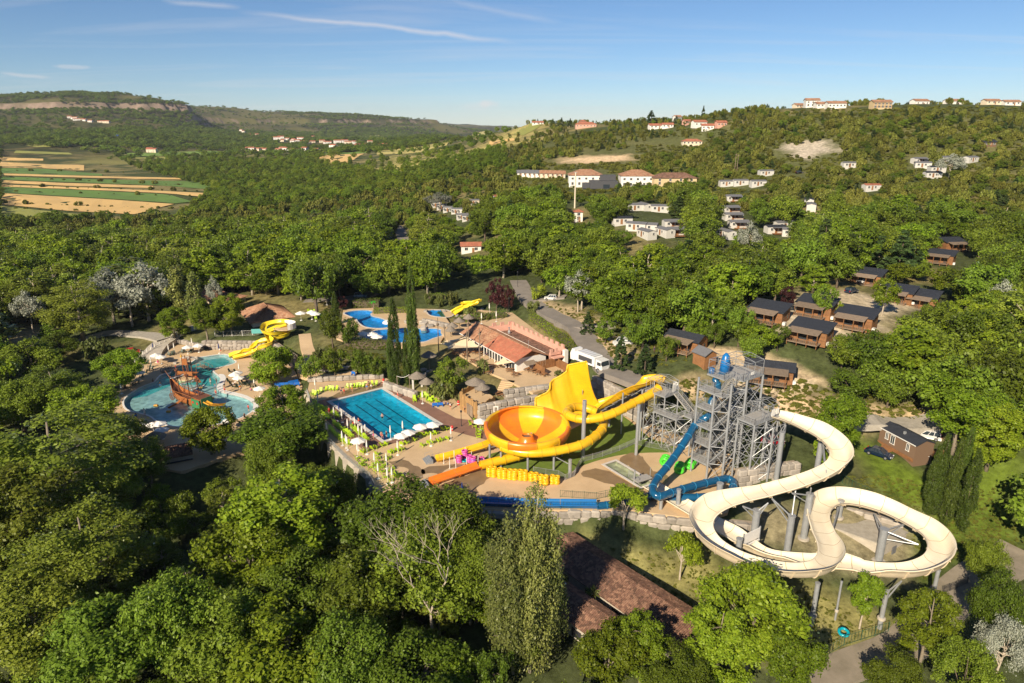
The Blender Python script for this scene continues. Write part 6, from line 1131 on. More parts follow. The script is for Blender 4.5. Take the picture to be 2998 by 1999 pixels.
hd = T1(1.2,4.4,17.6); q = MB(); q.tube([hd + Vector((0,0,.2)),hd + Vector((.1,.1,1.8)),hd + Vector((.15,.2,3.0)),hd + Vector((.15,.2,3.5))],[.85,.82,.6,.2],12); q.build('start_capsule',M['blueb'],bt_,smooth=True); hd = T1(-.1,2.7,17.6); q = MB(); q.tube([hd,hd + Vector((0,0,.9))],[.6,.5],10); q.build('start_step',M['blueb'],bt_,smooth=True)
bc = empty('open_chute',(0,0,0),'long bright blue open run-out channel along the front edge of the deck','water slide'); trough(bc,[P(1748,1481,.25),P(1700,1480,.25),P(1600,1479,.2),P(1500,1476,.2),P(1420,1473,.2),P(1352,1471,.2)],1.7,.65,.65,M['blueb'],M['blueb'],step=.8,per=7,bank=0,rib=M['bluel'],flat=.4)
q = MB(); q.box(P(1345,1468,.5),(1.2,2.0,1.1),R(5)); q.build('end_tank',M['blueb'],bc)
# far little slides
fs_ = empty('open_chute',(0,0,0),'pair of far yellow slides at the small blue pool','water slide'); trough(fs_,[P(1408,880,6.5),P(1380,887,6),P(1350,888,5.4),P(1362,895,5.0),P(1340,905,4.4),P(1322,915,3.5)],1.5,.5,.5,M['yel2'],M['yel2'],step=.7,per=6,bank=.3,rib=None); trough(fs_,[P(1400,888,6.2),P(1385,893,5.6),P(1365,902,4.8),P(1345,912,4.0),P(1332,920,3.4)],1.5,.5,.5,M['yel2'],M['yel2'],step=.7,per=6,bank=.3,rib=None)
# twisting slide at the ship pool
c1 = lambda x,y,z: P(300 + x * .3827,800 + y * .3827,z)
tsl = empty('twisting_slide',(0,0,0),'lemon yellow twisting family slide ending in the teal pool','water slide')
trough(tsl,[c1(1420,385,4.6),c1(1370,380,4.2),c1(1300,390,3.9),c1(1245,410,3.6),c1(1235,450,3.2),c1(1290,468,2.8),c1(1360,465,2.5),c1(1420,450,2.2),c1(1400,480,1.7),c1(1330,500,1.2),c1(1250,520,.7),c1(1180,540,0),c1(1140,580,-.8),c1(1080,600,-1.6),c1(1020,622,-2.3),c1(970,640,-2.75)],1.5,.5,.5,M['yel2'],M['yel2'],step=.6,per=6,bank=.5,rib=None)
trough(tsl,[c1(1410,400,4.3),c1(1330,430,3.6),c1(1260,470,2.6),c1(1290,530,1.2),c1(1250,560,.4),c1(1200,580,-.6),c1(1150,610,-1.4),c1(1090,630,-2.2),c1(1000,655,-2.8)],1.3,.5,.5,M['yel2'],M['yel2'],step=.6,per=6,bank=.5,rib=None)
q = MB(); cc = c1(1395,410,4.4)
q.add([cc + Vector((math.cos(a) * 3.0,math.sin(a) * 2.6,z)) for z in (-.3,1.3) for a in [R(-60 + i * 15) for i in range(12)]],[(i,i + 1,13 + i,12 + i) for i in range(11)]); q.build('screen',M['white'],tsl)
for (x,y,yt_) in ((1335,610,420),(1440,570,400),(1330,560,480)): b = c1(x,y,-3); q = MB(); q.tube([b,(b.x,b.y,above(b,800 + yt_ * .3827))],.22,9); q.build('pole',M['steel'],tsl)
q = MB(); q.prism([tuple((cc + Vector((math.cos(a) * 2.6,math.sin(a) * 2.2,0))).to_2d()) for a in [i * .524 for i in range(12)]],cc.z - .5,cc.z - .3); q.build('start_platform',M['deck'],tsl)
# ---------------------------------------------------------------- deck furniture
c2 = lambda x,y,z=0: P(850 + x * .287,1000 + y * .287,z)
c3 = lambda x,y,z=0: P(1200 + x * .3316,1000 + y * .3316,z)
c1b = lambda x,y,z=-3: P(300 + x * .3827,800 + y * .3827,z)
M['lime'] = mat('lime_plastic',(.42,.6,.02),.45,objvar=.12); M['dkgreen'] = mat('dark_green_plastic',(.03,.055,.035),.5,objvar=.15); M['navy'] = mat('navy_fabric',(.01,.03,.16),.7); M['bluep'] = mat('blue_plastic',(.01,.13,.5),.4)
M['pink'] = mat('pink_vinyl',(.7,.1,.38),.3,noise=.15,nscale=3); M['purple'] = mat('violet_vinyl',(.3,.12,.5),.3); M['tealv'] = mat('teal_vinyl',(.0,.3,.38),.3); M['yring'] = mat('yellow_vinyl',(.78,.42,.01),.3,objvar=.1); M['greenv'] = mat('bright_green_vinyl',(.08,.6,.04),.3,noise=.2)
def chair_proto(m_,name,lounge=False):
 e = empty(name,(0,0,0),'','chair'); q = MB(); q.add([(-.27,-.3,.34),(.27,-.3,.34),(.27,.22,.24),(-.27,.22,.24),(-.27,-.3,.38),(.27,-.3,.38),(.27,.22,.28),(-.27,.22,.28)],[(3,2,1,0),(4,5,6,7),(0,1,5,4),(1,2,6,5),(2,3,7,6),(3,0,4,7)]); q.build('seat',m_,e)
 q = MB()
 for i in range(4): q.add([(-.27 + i * .14,.2,.26),(-.15 + i * .14,.2,.26),(-.15 + i * .14 + .0,.55,1.0),(-.27 + i * .14,.55,1.0),(-.27 + i * .14,.24,.26),(-.15 + i * .14,.24,.26),(-.15 + i * .14,.59,1.0),(-.27 + i * .14,.59,1.0)],[(0,1,2,3),(7,6,5,4),(3,2,6,7),(0,3,7,4),(1,5,6,2)])
 q.build('backrest',m_,e)
 for s in (-1,1):
  q = MB(); q.box((s * .34,-.02,.55),(.12,.65,.03)); q.build('armrest',m_,e)
  for y0,y1,z1 in ((-.3,-.32,.54),(.25,.42,.54)): q = MB(); q.beam((s * .31,y1,0),(s * .31,y0,z1),.05); q.build('leg',m_,e)
 return e
lime0 = chair_proto(M['lime'],'garden_chair'); dark0 = chair_proto(M['dkgreen'],'garden_chair'); used_p = {}
def put(proto,loc,rz,label,group,s=1.0):
 if proto.name not in used_p: used_p[proto.name] = 1; o = proto
 else: o = dup(proto)
 o.location = loc; o.rotation_euler[2] = rz; o.scale = (s,s,s); o['label'] = label; o['group'] = group; return o
ORD = ['first','second','third','fourth','fifth','sixth','seventh','eighth','ninth','tenth','eleventh','twelfth','thirteenth','fourteenth','fifteenth','sixteenth','seventeenth','eighteenth','nineteenth','twentieth'] + [f'{k}th' for k in range(21,80)]
prr = random.Random(9)
def row(proto,conv,pts,face,what,where,s=1.08,z=None):
 for i,p in enumerate(pts):
  l = conv(*p) if z is None else conv(*p,z); put(proto,l,R(face) + prr.uniform(-.3,.3),f"{ORD[i]} {what} {where}",what + 's ' + where,s)
def line(a,b,n): return [(a[0] + (b[0] - a[0]) * i / (n - 1),a[1] + (b[1] - a[1]) * i / (n - 1)) for i in range(n)]
row(lime0,c2,[(225,545),(245,555),(270,545),(310,520),(355,505),(392,500),(428,502),(465,500),(580,478),(612,480),(640,475),(675,472),(702,468),(735,468),(765,458),(822,448),(870,448)],-12,'lime armchair','in the row at the far end of the lap pool')
row(lime0,c2,line((232,600),(335,950),14),-75,'lime armchair','along the terrace wall fence, counted from the far corner')
row(lime0,c2,line((300,690),(375,712),4),40,'lime lounger','in the short slanted row nearest the map frame'); row(lime0,c2,line((335,755),(400,795),4),40,'lime lounger','in the second short slanted row'); row(lime0,c2,line((430,745),(500,778),4),40,'lime lounger','beside the folded navy parasol')
row(lime0,c2,line((450,850),(625,980),9),40,'lime lounger','in the long slanted row of the left deck'); row(lime0,c2,line((410,910),(520,1010),6),40,'lime lounger','in the outer slanted row of the left deck'); row(lime0,c2,line((640,895),(780,1010),8),40,'lime lounger','in the row by the long pool edge'); row(lime0,c2,[(545,1030),(572,1050),(600,1060)],40,'lime chair','at the corner planter')
row(lime0,c2,[(835,1100),(872,1090),(940,1070),(982,1055),(1140,1055),(1190,1045)],155,'lime armchair','in the back row below the pool corner'); row(lime0,c2,[(740,1140),(775,1125),(890,1160),(1020,1145),(1050,1132),(1095,1120),(1140,1108)],155,'lime armchair','in the middle row on the sand')
row(lime0,c2,[(1352,1070),(1415,1045),(1450,1038),(1510,1025),(1545,1013),(1602,1000)],150,'lime armchair','in the front row on the sand'); row(lime0,c2,[(1270,1015),(1292,965),(1330,958),(1362,965),(1402,950),(1450,955),(1490,945),(1560,905),(1600,900)],150,'lime armchair','under the open parasols beside the pool')
row(lime0,c2,[(690,1200),(720,1255),(760,1225),(820,1295),(880,1330),(912,1245),(930,1295),(942,1340),(980,1210),(1003,1195),(1042,1305),(1050,1355),(1065,1385),(1130,1378),(970,1395),(1022,1425),(855,1255),(895,1200),(1010,1330),(1095,1370),(960,1270),(880,1290),(740,1275)],120,'lime chair','in the loose cluster at the terrace corner')
row(lime0,c2,[(1265,595),(1288,575),(1312,565),(1345,575),(1372,565),(1398,580),(1402,612),(1432,622),(1458,605),(1500,628),(1270,615)],20,'lime chair','in the cluster under the big round bush'); row(lime0,c2,[(1850,855),(1885,875),(1902,835),(1922,925),(1928,955),(1922,985),(1962,905)],80,'lime chair','in the group beside the funnel slide')
row(dark0,c1b,[(505,632),(530,628),(547,622),(605,612),(627,607),(672,612),(692,606),(762,592),(786,592),(802,588)],10,'dark green chair','in the row by the boulder edging'); row(dark0,c1b,[(88,895),(110,885),(132,892),(200,882),(225,865),(242,858),(267,848)],-60,'dark green chair','by the narrow end of the ship pool')
row(dark0,c1b,[(980,760),(1022,765),(970,835),(988,855),(1062,855),(1082,848),(1102,862),(1122,852),(1142,872),(1182,874),(1005,875),(1040,880)],80,'dark green chair','under the parasols on the plane tree side'); row(dark0,c1b,[(340,695),(362,722),(350,752),(375,740),(330,770),(300,800)],-40,'dark green chair','near the leaning red-car fence')
row(dark0,c1b,[(80,1115),(72,1165),(320,1145),(346,1155),(300,1165),(240,1150),(210,1130),(1062,1155),(1092,1172),(1132,1155),(1212,1062),(1160,1170),(1190,1150)],160,'dark chair','on the shaded sand below the ship pool')
# parasols
def parasol(open_=True,m_='whitefab',h=2.6,r_=1.45):
 e = empty('parasol',(0,0,0),'','parasol'); q = MB(); q.tube([(0,0,0),(0,0,h)],.035,6); q.build('pole',M['white'],e); q = MB(); q.lathe([(.32,0),(.32,.1),(.1,.16),(0,.16)],10); q.build('base',M['white'],e)
 q = MB(); n = 8
 if open_:
  rim = [(r_ * math.cos(2 * math.pi * k / n),r_ * math.sin(2 * math.pi * k / n),h - .62) for k in range(n)]; mid = [((a[0] + b[0]) * .475,(a[1] + b[1]) * .475,h - .6) for a,b in zip(rim,rim[1:] + rim[:1])]; ring = [v for p in zip(rim,mid) for v in p]; dr2 = [(x * 1.0,y * 1.0,z - .12) for x,y,z in ring]
  q.add([(0,0,h)] + ring + dr2,[(0,1 + i,1 + (i + 1) % 16) for i in range(16)] + [(1 + i,17 + i,17 + (i + 1) % 16,1 + (i + 1) % 16) for i in range(16)])
 else: q.lathe([(0,h + .1),(.07,h),(.13,h - .5),(.17,h - 1.3),(.1,h - 1.45),(.04,h - 1.5)],8)
 q.build('canopy',M[m_],e); return e
po,pc,pn = parasol(True),parasol(False,h=2.9),parasol(False,'navy',2.8)
def prow(proto,conv,pts,what,where,s=1.0):
 for i,p in enumerate(pts): put(proto,conv(*p),prr.uniform(0,.7),f"{ORD[i] if len(pts) > 1 else 'single'} {what} {where}",what + 's ' + where,s * prr.uniform(.96,1.04))
prow(po,c2,[(1330,965),(1457,945)],'open white parasol','at the corner of the lap pool nearest the funnel'); prow(po,c2,[(1207,1025),(1133,1055)],'open white parasol','below the near end of the lap pool'); prow(po,c2,[(697,1110)],'open white parasol','at the planter corner of the deck'); prow(po,c2,[(1940,905)],'open white parasol','beside the rim of the funnel')
prow(pc,c2,[(1640,1010),(1437,1065),(1098,1158),(785,1150),(985,1295)],'furled white parasol','on the open sand, counted away from the red bin'); prow(pc,c2,[(862,1290),(900,1400),(995,1450),(690,1180),(1040,1440)],'furled white parasol','in the armchair cluster at the terrace corner')
prow(pc,c2,[(590,930),(622,910),(662,900),(700,985),(735,1000),(770,985)],'furled white parasol','in the line beside the long pool edge'); prow(pc,c2,[(450,805),(530,825),(375,965),(535,1060),(572,1088),(585,1108)],'furled white parasol','among the slanted loungers'); prow(pc,c2,[(285,655),(278,860),(258,505)],'furled white parasol','along the terrace wall side'); prow(pc,c2,[(1350,632)],'furled white parasol','beside the big round bush'); prow(pc,c2,[(1025,1000),(1150,955)],'furled white parasol','at the near rim of the lap pool')
prow(pn,c2,[(1755,1600)],'furled navy parasol','standing by the blue end tank'); prow(pn,c2,[(500,745)],'leaning navy parasol','at the outer corner of the lap pool')
prow(po,c1b,[(655,617),(740,605)],'open white parasol','before the boulder edging'); prow(po,c1b,[(415,682),(455,694)],'open white parasol','next to the fence with the red car'); prow(po,c1b,[(290,817)],'open white parasol','above the leftmost dark chairs'); prow(po,c1b,[(1018,832),(1037,818),(1047,857)],'open white parasol','in the trio by the plane tree'); prow(po,c1b,[(1207,942)],'open white parasol','on its own at the white beach'); prow(po,c1b,[(197,1192),(282,1228),(395,1225),(447,1218),(463,1268)],'open white parasol','in the lower rim group, counted from the shade'); prow(po,c1b,[(975,1195)],'open white parasol','in the shade behind the rounded pool end')
prow(pc,c1b,[(512,622),(553,607),(690,572)],'furled white parasol','along the boulder edging'); prow(pc,c1b,[(150,922)],'furled pale parasol','by the dark chairs at the narrow pool end'); prow(pc,c1b,[(1165,882),(1050,772)],'furled white parasol','near the plane tree chairs'); prow(pc,c1b,[(135,1160),(377,722),(320,762),(1210,1130)],'furled pale parasol','on the outer edge of the ship deck'); prow(pn,c1b,[(895,612),(392,602)],'furled navy parasol','on the ship deck')
for i,(x,y) in enumerate(((1060,992),(1085,993),(1100,1001))): put(po,P(x + 5,y + 8,3),.3,f'{ORD[i]} open parasol on the near rim of the round blue pool','parasols at the round pool',1.1)
for i,(x,y) in enumerate(((944,935),(955,940),(912,938))): put(po,P(x - 30,y,3),.3,f'{ORD[i]} open parasol left of the kidney-shaped pool','parasols left of the kidney pool',1.1)
for i,(x,y) in enumerate(((1410,948),(1453,942),(1433,918),(957,893),(972,898),(930,912))): put(pc,P(x,y,3.4),.3,f'{ORD[i]} furled parasol on the upper terraces, counted from the restaurant','furled parasols on the upper terraces',1.1)
row(lime0,lambda x,y: P(x,y,3),[(905,915),(912,918),(920,916),(935,925),(942,930),(925,935)],30,'lime chair','left of the kidney-shaped pool')
# picnic tables on the terrace
def table():
 e = empty('picnic_table',(0,0,0),'','table'); q = MB(); q.box((0,0,.74),(1.8,.75,.05)); q.build('table_top',M['wood'],e)
 for s in (-1,1): q = MB(); q.box((0,s * .62,.44),(1.8,.28,.05)); q.build('bench',M['wood'],e); q = MB(); q.beam((s * .65,-.6,0),(s * .65,.25,.72),.08); q.beam((s * .65,.6,0),(s * .65,-.25,.72),.08); q.build('leg',M['oldwood'],e)
 return e
tb0 = table(); c6 = lambda x,y,z=3.5: P(900 + x * .3401,800 + y * .3401,z)
for i,(x,y) in enumerate(((1370,690),(1440,690),(1490,700),(1360,720),(1430,770),(1500,770),(1580,810),(1640,805),(1740,845),(1560,860),(1790,880),(1250,660),(1300,670),(1270,700))): put(tb0,c6(x,y),prr.uniform(0,3),f'{ORD[i]} picnic table of the restaurant terrace, counted from the sails','terrace tables')
for i,(x,y) in enumerate(((1900,840),(1950,850),(1990,870),(2040,880),(1640,1050),(1690,1060),(1470,1030),(1530,1050))): put(tb0,c6(x,y,3.6 if i < 4 else 2.0),prr.uniform(0,3),f'{ORD[i]} brown table group between the enclosure and the fort','tables below the restaurant')
# people: one continuous skinned body each
SK = [mat('skin_light',(.55,.3,.2),.6),mat('skin_tan',(.4,.2,.12),.6)]; HR = [mat('hair_dark',(.02,.014,.01),.7),mat('hair_fair',(.25,.15,.06),.7)]
CL = {c: mat('cloth_' + c,v,.8) for c,v in dict(red=(.6,.02,.02),navy=(.01,.02,.1),black=(.012,.012,.014),white=(.75,.73,.7),blue=(.03,.2,.55),pink=(.7,.08,.3),orange=(.75,.25,.03)).items()}
def body(pose):
 """joint chains in metres for a 1.7 m adult facing -y; returns evaluated mesh"""
 J = {'pelvis': (0,0,.93),'waist': (0,0,1.08),'chest': (0,.01,1.3),'neck': (0,0,1.45),'head': (0,-.01,1.56),'crown': (0,0,1.68)}
 for s,n in ((-1,'L'),(1,'R')):
  J['hip' + n] = (s * .09,0,.9); J['knee' + n] = (s * .11,-.01,.5); J['ank' + n] = (s * .11,.02,.09); J['toe' + n] = (s * .12,-.14,.03); J['sh' + n] = (s * .18,0,1.4); J['elb' + n] = (s * .26,.02,1.13); J['wr' + n] = (s * .27,-.05,.9); J['hand' + n] = (s * .27,-.08,.79)
 if pose == 'walk': J['kneeL'] = (-.1,-.16,.52); J['ankL'] = (-.1,-.24,.12); J['toeL'] = (-.1,-.4,.06); J['ankR'] = (.1,.28,.14); J['toeR'] = (.1,.16,.03); J['kneeR'] = (.1,.06,.5); J['wrR'] = (.26,-.2,.98); J['handR'] = (.25,-.28,.96)
 if pose == 'arms': J['elbL'] = (-.42,-.05,1.3); J['wrL'] = (-.55,-.12,1.45); J['handL'] = (-.6,-.14,1.53); J['elbR'] = (.4,-.1,1.25); J['wrR'] = (.42,-.3,1.28); J['handR'] = (.42,-.39,1.3)
 if pose == 'sit':
  for k in list(J): J[k] = (J[k][0],J[k][1] + .1,J[k][2] - .5)
  for s,n in ((-1,'L'),(1,'R')): J['knee' + n] = (s * .13,-.35,.46); J['ank' + n] = (s * .13,-.4,.08); J['toe' + n] = (s * .14,-.56,.03); J['hip' + n] = (s * .09,.08,.42); J['wr' + n] = (s * .2,-.22,.55); J['hand' + n] = (s * .18,-.3,.53)
 if pose == 'lie':
  for k in list(J): x,y,z = J[k]; J[k] = (x,(z - .9) * .86 ,.42 + max(0,(z - .95)) * .55 - y * .5)
  for n in 'LR': x = J['knee' + n][0]; J['knee' + n] = (x,-.38,.5); J['ank' + n] = (x,-.8,.36); J['toe' + n] = (x,-.9,.46)
 E_ = [('pelvis','waist'),('waist','chest'),('chest','neck'),('neck','head'),('head','crown')]
 for n in 'LR': E_ += [('pelvis','hip' + n),('hip' + n,'knee' + n),('knee' + n,'ank' + n),('ank' + n,'toe' + n),('chest','sh' + n),('sh' + n,'elb' + n),('elb' + n,'wr' + n),('wr' + n,'hand' + n)]
 rad = dict(pelvis=.13,waist=.115,chest=.14,neck=.055,head=.1,crown=.075,hip=.085,knee=.055,ank=.04,toe=.035,sh=.065,elb=.042,wr=.03,hand=.035)
 ks = list(J); me = bpy.data.meshes.new('person_body'); me.from_pydata([J[k] for k in ks],[(ks.index(a),ks.index(b)) for a,b in E_],[]); o = bpy.data.objects.new('tmp',me); COL.objects.link(o); md = o.modifiers.new('s','SKIN'); md.use_smooth_shade = True
 for i,k in enumerate(ks): r_ = rad[k.rstrip('LR') if k not in rad else k]; me.skin_vertices[0].data[i].radius = (r_,r_ * (.75 if k in ('chest','waist') else 1))
 me.skin_vertices[0].data[0].use_root = True; sb = o.modifiers.new('u','SUBSURF'); sb.levels = 1; dg = bpy.context.evaluated_depsgraph_get(); dg.update(); m2 = bpy.data.meshes.new_from_object(o.evaluated_get(dg)); bpy.data.objects.remove(o); m2.name = 'person_body'; return m2,J
BOD = {p: body(p) for p in ('stand','walk','arms','sit','lie')}
def person(loc,rz,pose,label,top=None,bottom='navy',hair=0,skin=0,s=1.0,group=None):
 me,J = BOD[pose]; m2 = PMESH.setdefault((pose,skin),None)
 if m2 is None: m2 = me.copy(); m2.materials.clear(); m2.materials.append(SK[skin]); PMESH[(pose,skin)] = m2
 e = empty('person',loc,label,'person',group,rz); e.scale = (s,s,s); link('body',m2,e); V = lambda k: Vector(J[k])
 h = V('crown') - V('head'); h.normalize(); c = V('head').lerp(V('crown'),.55); q = MB(); q.tube([c - h * .04 + Vector((0,.03,0)),c + h * .03 + Vector((0,.02,0)),c + h * .1,c + h * .13],[.1,.112,.085,.03],9); q.build('hair',HR[hair],e,smooth=True)
 q = MB(); q.tube([V('waist') - Vector((0,0,.03)) if pose != 'lie' else V('waist'),V('pelvis'),V('pelvis').lerp(V('hipL').lerp(V('hipR'),.5),.8)],[.135,.16,.15],10)
 for n in 'LR': q.tube([V('hip' + n),V('hip' + n).lerp(V('knee' + n),.5)],[.11,.095],8)
 q.build('shorts',CL[bottom],e,smooth=True)
 if top:
  q = MB(); q.tube([V('pelvis').lerp(V('waist'),.4),V('waist'),V('chest'),V('chest').lerp(V('neck'),.75)],[.15,.15,.17,.09],10)
  for n in 'LR': q.tube([V('sh' + n),V('sh' + n).lerp(V('elb' + n),.6)],[.085,.065],7)
  q.build('shirt',CL[top],e,smooth=True)
 return e
PMESH = {}
PP = [(c1b(1120,1057),2.4,'stand','person in red shirt and black shorts on the white pool rim','red','black'),(c1b(1170,992),2.0,'walk','bare-chested person in dark trunks walking on the white beach',None,'black'),(c1b(1000,1108,-3.3),0,'arms','child in black swimsuit standing in the shallow end','black','black'),(c1b(1090,1122),1,'stand','person in black swimwear beside the shaded lounger','black','black'),
 (c1b(1130,1130),1.2,'lie','person lying back on a lounger at the shaded end','red','navy'),(c1b(830,852,-3.4),1,'stand','person with bare chest standing in the water behind the masts',None,'white'),(c1b(875,852),2,'stand','person in dark swimwear at the foot of the white beach','black','black'),(c1b(860,882),2.5,'walk','child stepping out of the water onto the beach',None,'blue'),(c1b(935,872),1,'arms','person with bag on the sand before the dark chairs','white','navy'),(c1b(937,912),.4,'walk','person in swimwear on the white beach edge',None,'red'),
 (c1b(1056,902),1,'stand','person standing by the parasol chairs','orange','white'),(c1b(1008,862),2,'sit','person sitting in white shirt under the trio of parasols','white','navy'),(c1b(1140,905),2,'sit','person in pink sitting on towels','pink','navy'),(c1b(870,934,-3.5),0,'stand','swimmer up to the waist near the masts',None,'red'),(c1b(392,857,-3.95),0,'stand','swimmer near the bridge side of the ship pool',None,'navy'),(c1b(446,877,-4.1),0,'stand','lone swimmer in the middle of the ship pool',None,'blue'),
 (c1b(325,1090),1,'arms','person in white at the dim end of the pool','white','white'),(c1b(428,694),1,'sit','person in pink under the fence-side parasol','pink','pink'),(P(492,1000,-3),1,'walk','person in white and pink walking on the access path','white','pink'),(c1b(260,1110),1,'sit','person lounging in the shaded sand group','blue','navy'),(c1b(905,600),2,'sit','person seated by the furled navy parasol','white','red'),
 (c2(520,533),.5,'stand','person in dark trunks at the far end of the lap pool, left of three',None,'navy'),(c2(550,537),2.5,'stand','person in red trunks in the wet corner group',None,'red'),(c2(602,490),1.5,'walk','person walking behind the wet corner group',None,'pink'),(c2(632,512),2,'arms','person stepping off the wet paving near the chairs',None,'orange'),(c2(782,493),0,'stand','person in blue trunks at the far pool end',None,'blue'),(c2(803,478),1,'walk','person in yellowish shorts behind the blue trunks',None,'orange'),(c2(826,484),2,'arms','person stretching by the far white wall',None,'white'),
 (c2(1097,578),2,'stand','person alone on the long paved edge of the lap pool',None,'red'),(c2(940,812,-1.2),0,'stand','swimmer near the middle of the lap pool',None,'black'),(c2(700,822),2.4,'sit','person sitting on the lap pool coping',None,'red'),(c2(850,990),2,'stand','person standing near the pool corner loungers',None,'pink'),(c2(932,975),.5,'sit','person in red trunks sitting at the pool corner',None,'red'),(c2(982,975),2.6,'stand','child in black suit at the pool corner','black','black'),
 (c2(400,745),1,'stand','lifeguard in red shorts and shirt by the map frame','red','red'),(c2(1782,722),.5,'stand','person leaning at the fort gate',None,'black'),(c2(1632,695),1,'walk','person in white near the fort','white','red'),(c2(1590,655),2,'sit','person sitting in the fort shade group','navy','navy'),(c2(1615,660),1.5,'sit','second person of the fort shade group','blue','black'),(c2(1860,882),2.5,'arms','person drying off by the funnel chairs',None,'black'),(c2(1058,600,-1.25),0,'stand','swimmer by the long edge of the lap pool',None,'navy'),(c2(500,832),2,'lie','sunbather with towel on the left deck loungers','white','navy'),(c2(650,860),2,'sit','person with red ball by the pool loungers','red','navy'),
 (P(2134,1083,17.7),2,'stand','person in white shirt at the start of the blue tube','white','black'),(c6(1600,700),1,'stand','waiter in black by the restaurant windows','black','black'),(c6(1545,715),2,'sit','guest in dark clothes on the terrace','navy','black'),(P(1915,1035,hz(*P(1915,1035,6).to_2d())),1,'stand','person loading the motorbike by the white van','navy','navy')]
for i,a in enumerate(PP):
 loc,rz,pose,lab,top,bot = a; person(loc,rz,pose,lab,top,bot,i % 2,(i // 2) % 2,(.78 if 'child' in lab else 1.0) * prr.uniform(.96,1.05))
# vehicles
CARW = mat('tyre_rubber',(.015,.015,.016),.8); CARG = M['glass']; RIM = mat('wheel_rim',(.4,.4,.42),.35,.6); LMP = mat('lamp_clear',(.7,.7,.68),.2); LMR = mat('lamp_red',(.4,.01,.01),.3)
def car(loc,rz,m_,label,L_=4.2,W_=1.75,H_=1.5,kind='hatch',group=None,cat='car'):
 """x forward; lofted body with a narrower greenhouse, glazed sides, wheels in arches"""
 e = empty('van' if kind == 'van' else 'car',loc,label,cat,group,rz); h = L_ / 2; b = .45 * H_
 low = [(-h,.32,.8),(-h * .98,.72 * b + .3,.96),(-h * .6,b + .22,1),(h * .38,b + .22,1),(h * .92,b + .06,.95),(h,.5,.86),(h * .99,.28,.8),(-h * .98,.24,.8)]
 q = MB(); ys = [-W_ / 2,-W_ / 2 * .96,W_ / 2 * .96,W_ / 2]; n = len(low); vs = []
 for yi,y in enumerate(ys):
  for x,z,t in low: vs.append((x * (1 if yi in (1,2) else .985),y if yi in (1,2) else y * t,z if yi in (1,2) else z * .97 if z > .5 else z + .04))
 for y0 in range(3): q.add([],[]); 
 q.add(vs,[(i * n + k,(i + 1) * n + k,(i + 1) * n + (k + 1) % n,i * n + (k + 1) % n) for i in range(3) for k in range(n)] + [tuple(range(n)),tuple(reversed(range(3 * n,4 * n)))]); q.build('body',m_,e,smooth=False)
 top = [(-h * (.93 if kind != 'sedan' else .7),b + .2),(-h * (.8 if kind != 'sedan' else .45),H_),(h * (.12 if kind != 'van' else .35),H_ + .01),(h * (.46 if kind != 'van' else .62),b + .2)]; wi,wt = W_ / 2 * .95,W_ / 2 * .76
 q = MB(); vs = [(top[0][0],-wi,top[0][1]),(top[3][0],-wi,top[3][1]),(top[3][0],wi,top[3][1]),(top[0][0],wi,top[0][1]),(top[1][0],-wt,top[1][1]),(top[2][0],-wt,top[2][1]),(top[2][0],wt,top[2][1]),(top[1][0],wt,top[1][1])]
 q.add(vs,[(0,1,5,4),(1,2,6,5),(2,3,7,6),(3,0,4,7)]); q.build('windows',CARG,e)
 q = MB(); v = [Vector(x) for x in vs[4:]]; q.add([x + Vector((0,0,-.02)) for x in v] + [x * 1.0 + Vector((0,0,.05)) for x in v],[(4,5,6,7),(0,1,5,4),(1,2,6,5),(2,3,7,6),(3,0,4,7)]); q.build('roof',m_,e)
 for s in (-1,1):
  for a,b_ in ((0,4),(1,5)): p0,p1 = Vector(vs[a]),Vector(vs[b_]); p0.y = abs(p0.y) * s * 1.005; p1.y = abs(p1.y) * s * 1.005; q = MB(); q.beam(p0,p1,.09); q.build('pillar',m_,e)
  for t in (.36,.66): x0 = vs[0][0] + (vs[1][0] - vs[0][0]) * t; x1 = vs[4][0] + (vs[5][0] - vs[4][0]) * t; q = MB(); q.beam((x0,s * wi * 1.005,b + .2),(x1,s * wt * 1.005,H_),.07); q.build('pillar',m_,e)
  if kind == 'van': q = MB(); q.box((-h * .5,s * W_ * .435,b + .5),(h * .75,.06,.55)); q.build('side_panel',m_,e)
 for sx in (-.62,.62):
  for s in (-1,1):
   w_ = MB(); w_.tube([(sx * h,s * (W_ / 2 - .2),.31),(sx * h,s * (W_ / 2 + .01),.31)],.31,14); wl = w_.build('wheel',CARW,e); w_ = MB(); w_.tube([(sx * h,s * (W_ / 2),.31),(sx * h,s * (W_ / 2 + .025),.31)],.19,10); w_.build('rim',RIM,wl)
 for s in (-1,1): q = MB(); q.box((h * .96,s * W_ * .36,.62),(.12,.32,.16)); q.build('headlight',LMP,e); q = MB(); q.box((-h * .97,s * W_ * .4,.75),(.1,.18,.3)); q.build('tail_light',LMR,e); q = MB(); q.box((h * .4,s * (W_ / 2 + .07),b + .3),(.12,.16,.12)); q.build('mirror',m_,e)
 q = MB(); q.box((h + .0,0,.42),(.05,.5,.12)); q.build('number_plate',M['white'],e)
 return e
PA = {c: mat('car_paint_' + c,v,.25,spec=.6,coat=.6) for c,v in dict(white=(.75,.74,.72),red=(.5,.01,.02),navy=(.008,.02,.05),black=(.012,.014,.02),silver=(.45,.46,.48),blue=(.02,.12,.35)).items()}
def cpx(x,y,z): return G(x,y) + Vector((0,0,.15))
car(cpx(1822,1012,6.2),R(185),PA['white'],'white panel van with roof rack parked on the road edge',4.4,1.8,1.85,'van',cat='van'); car(cpx(1612,878,6),R(170),PA['white'],'white hatchback parked by the golden bamboo',3.9)
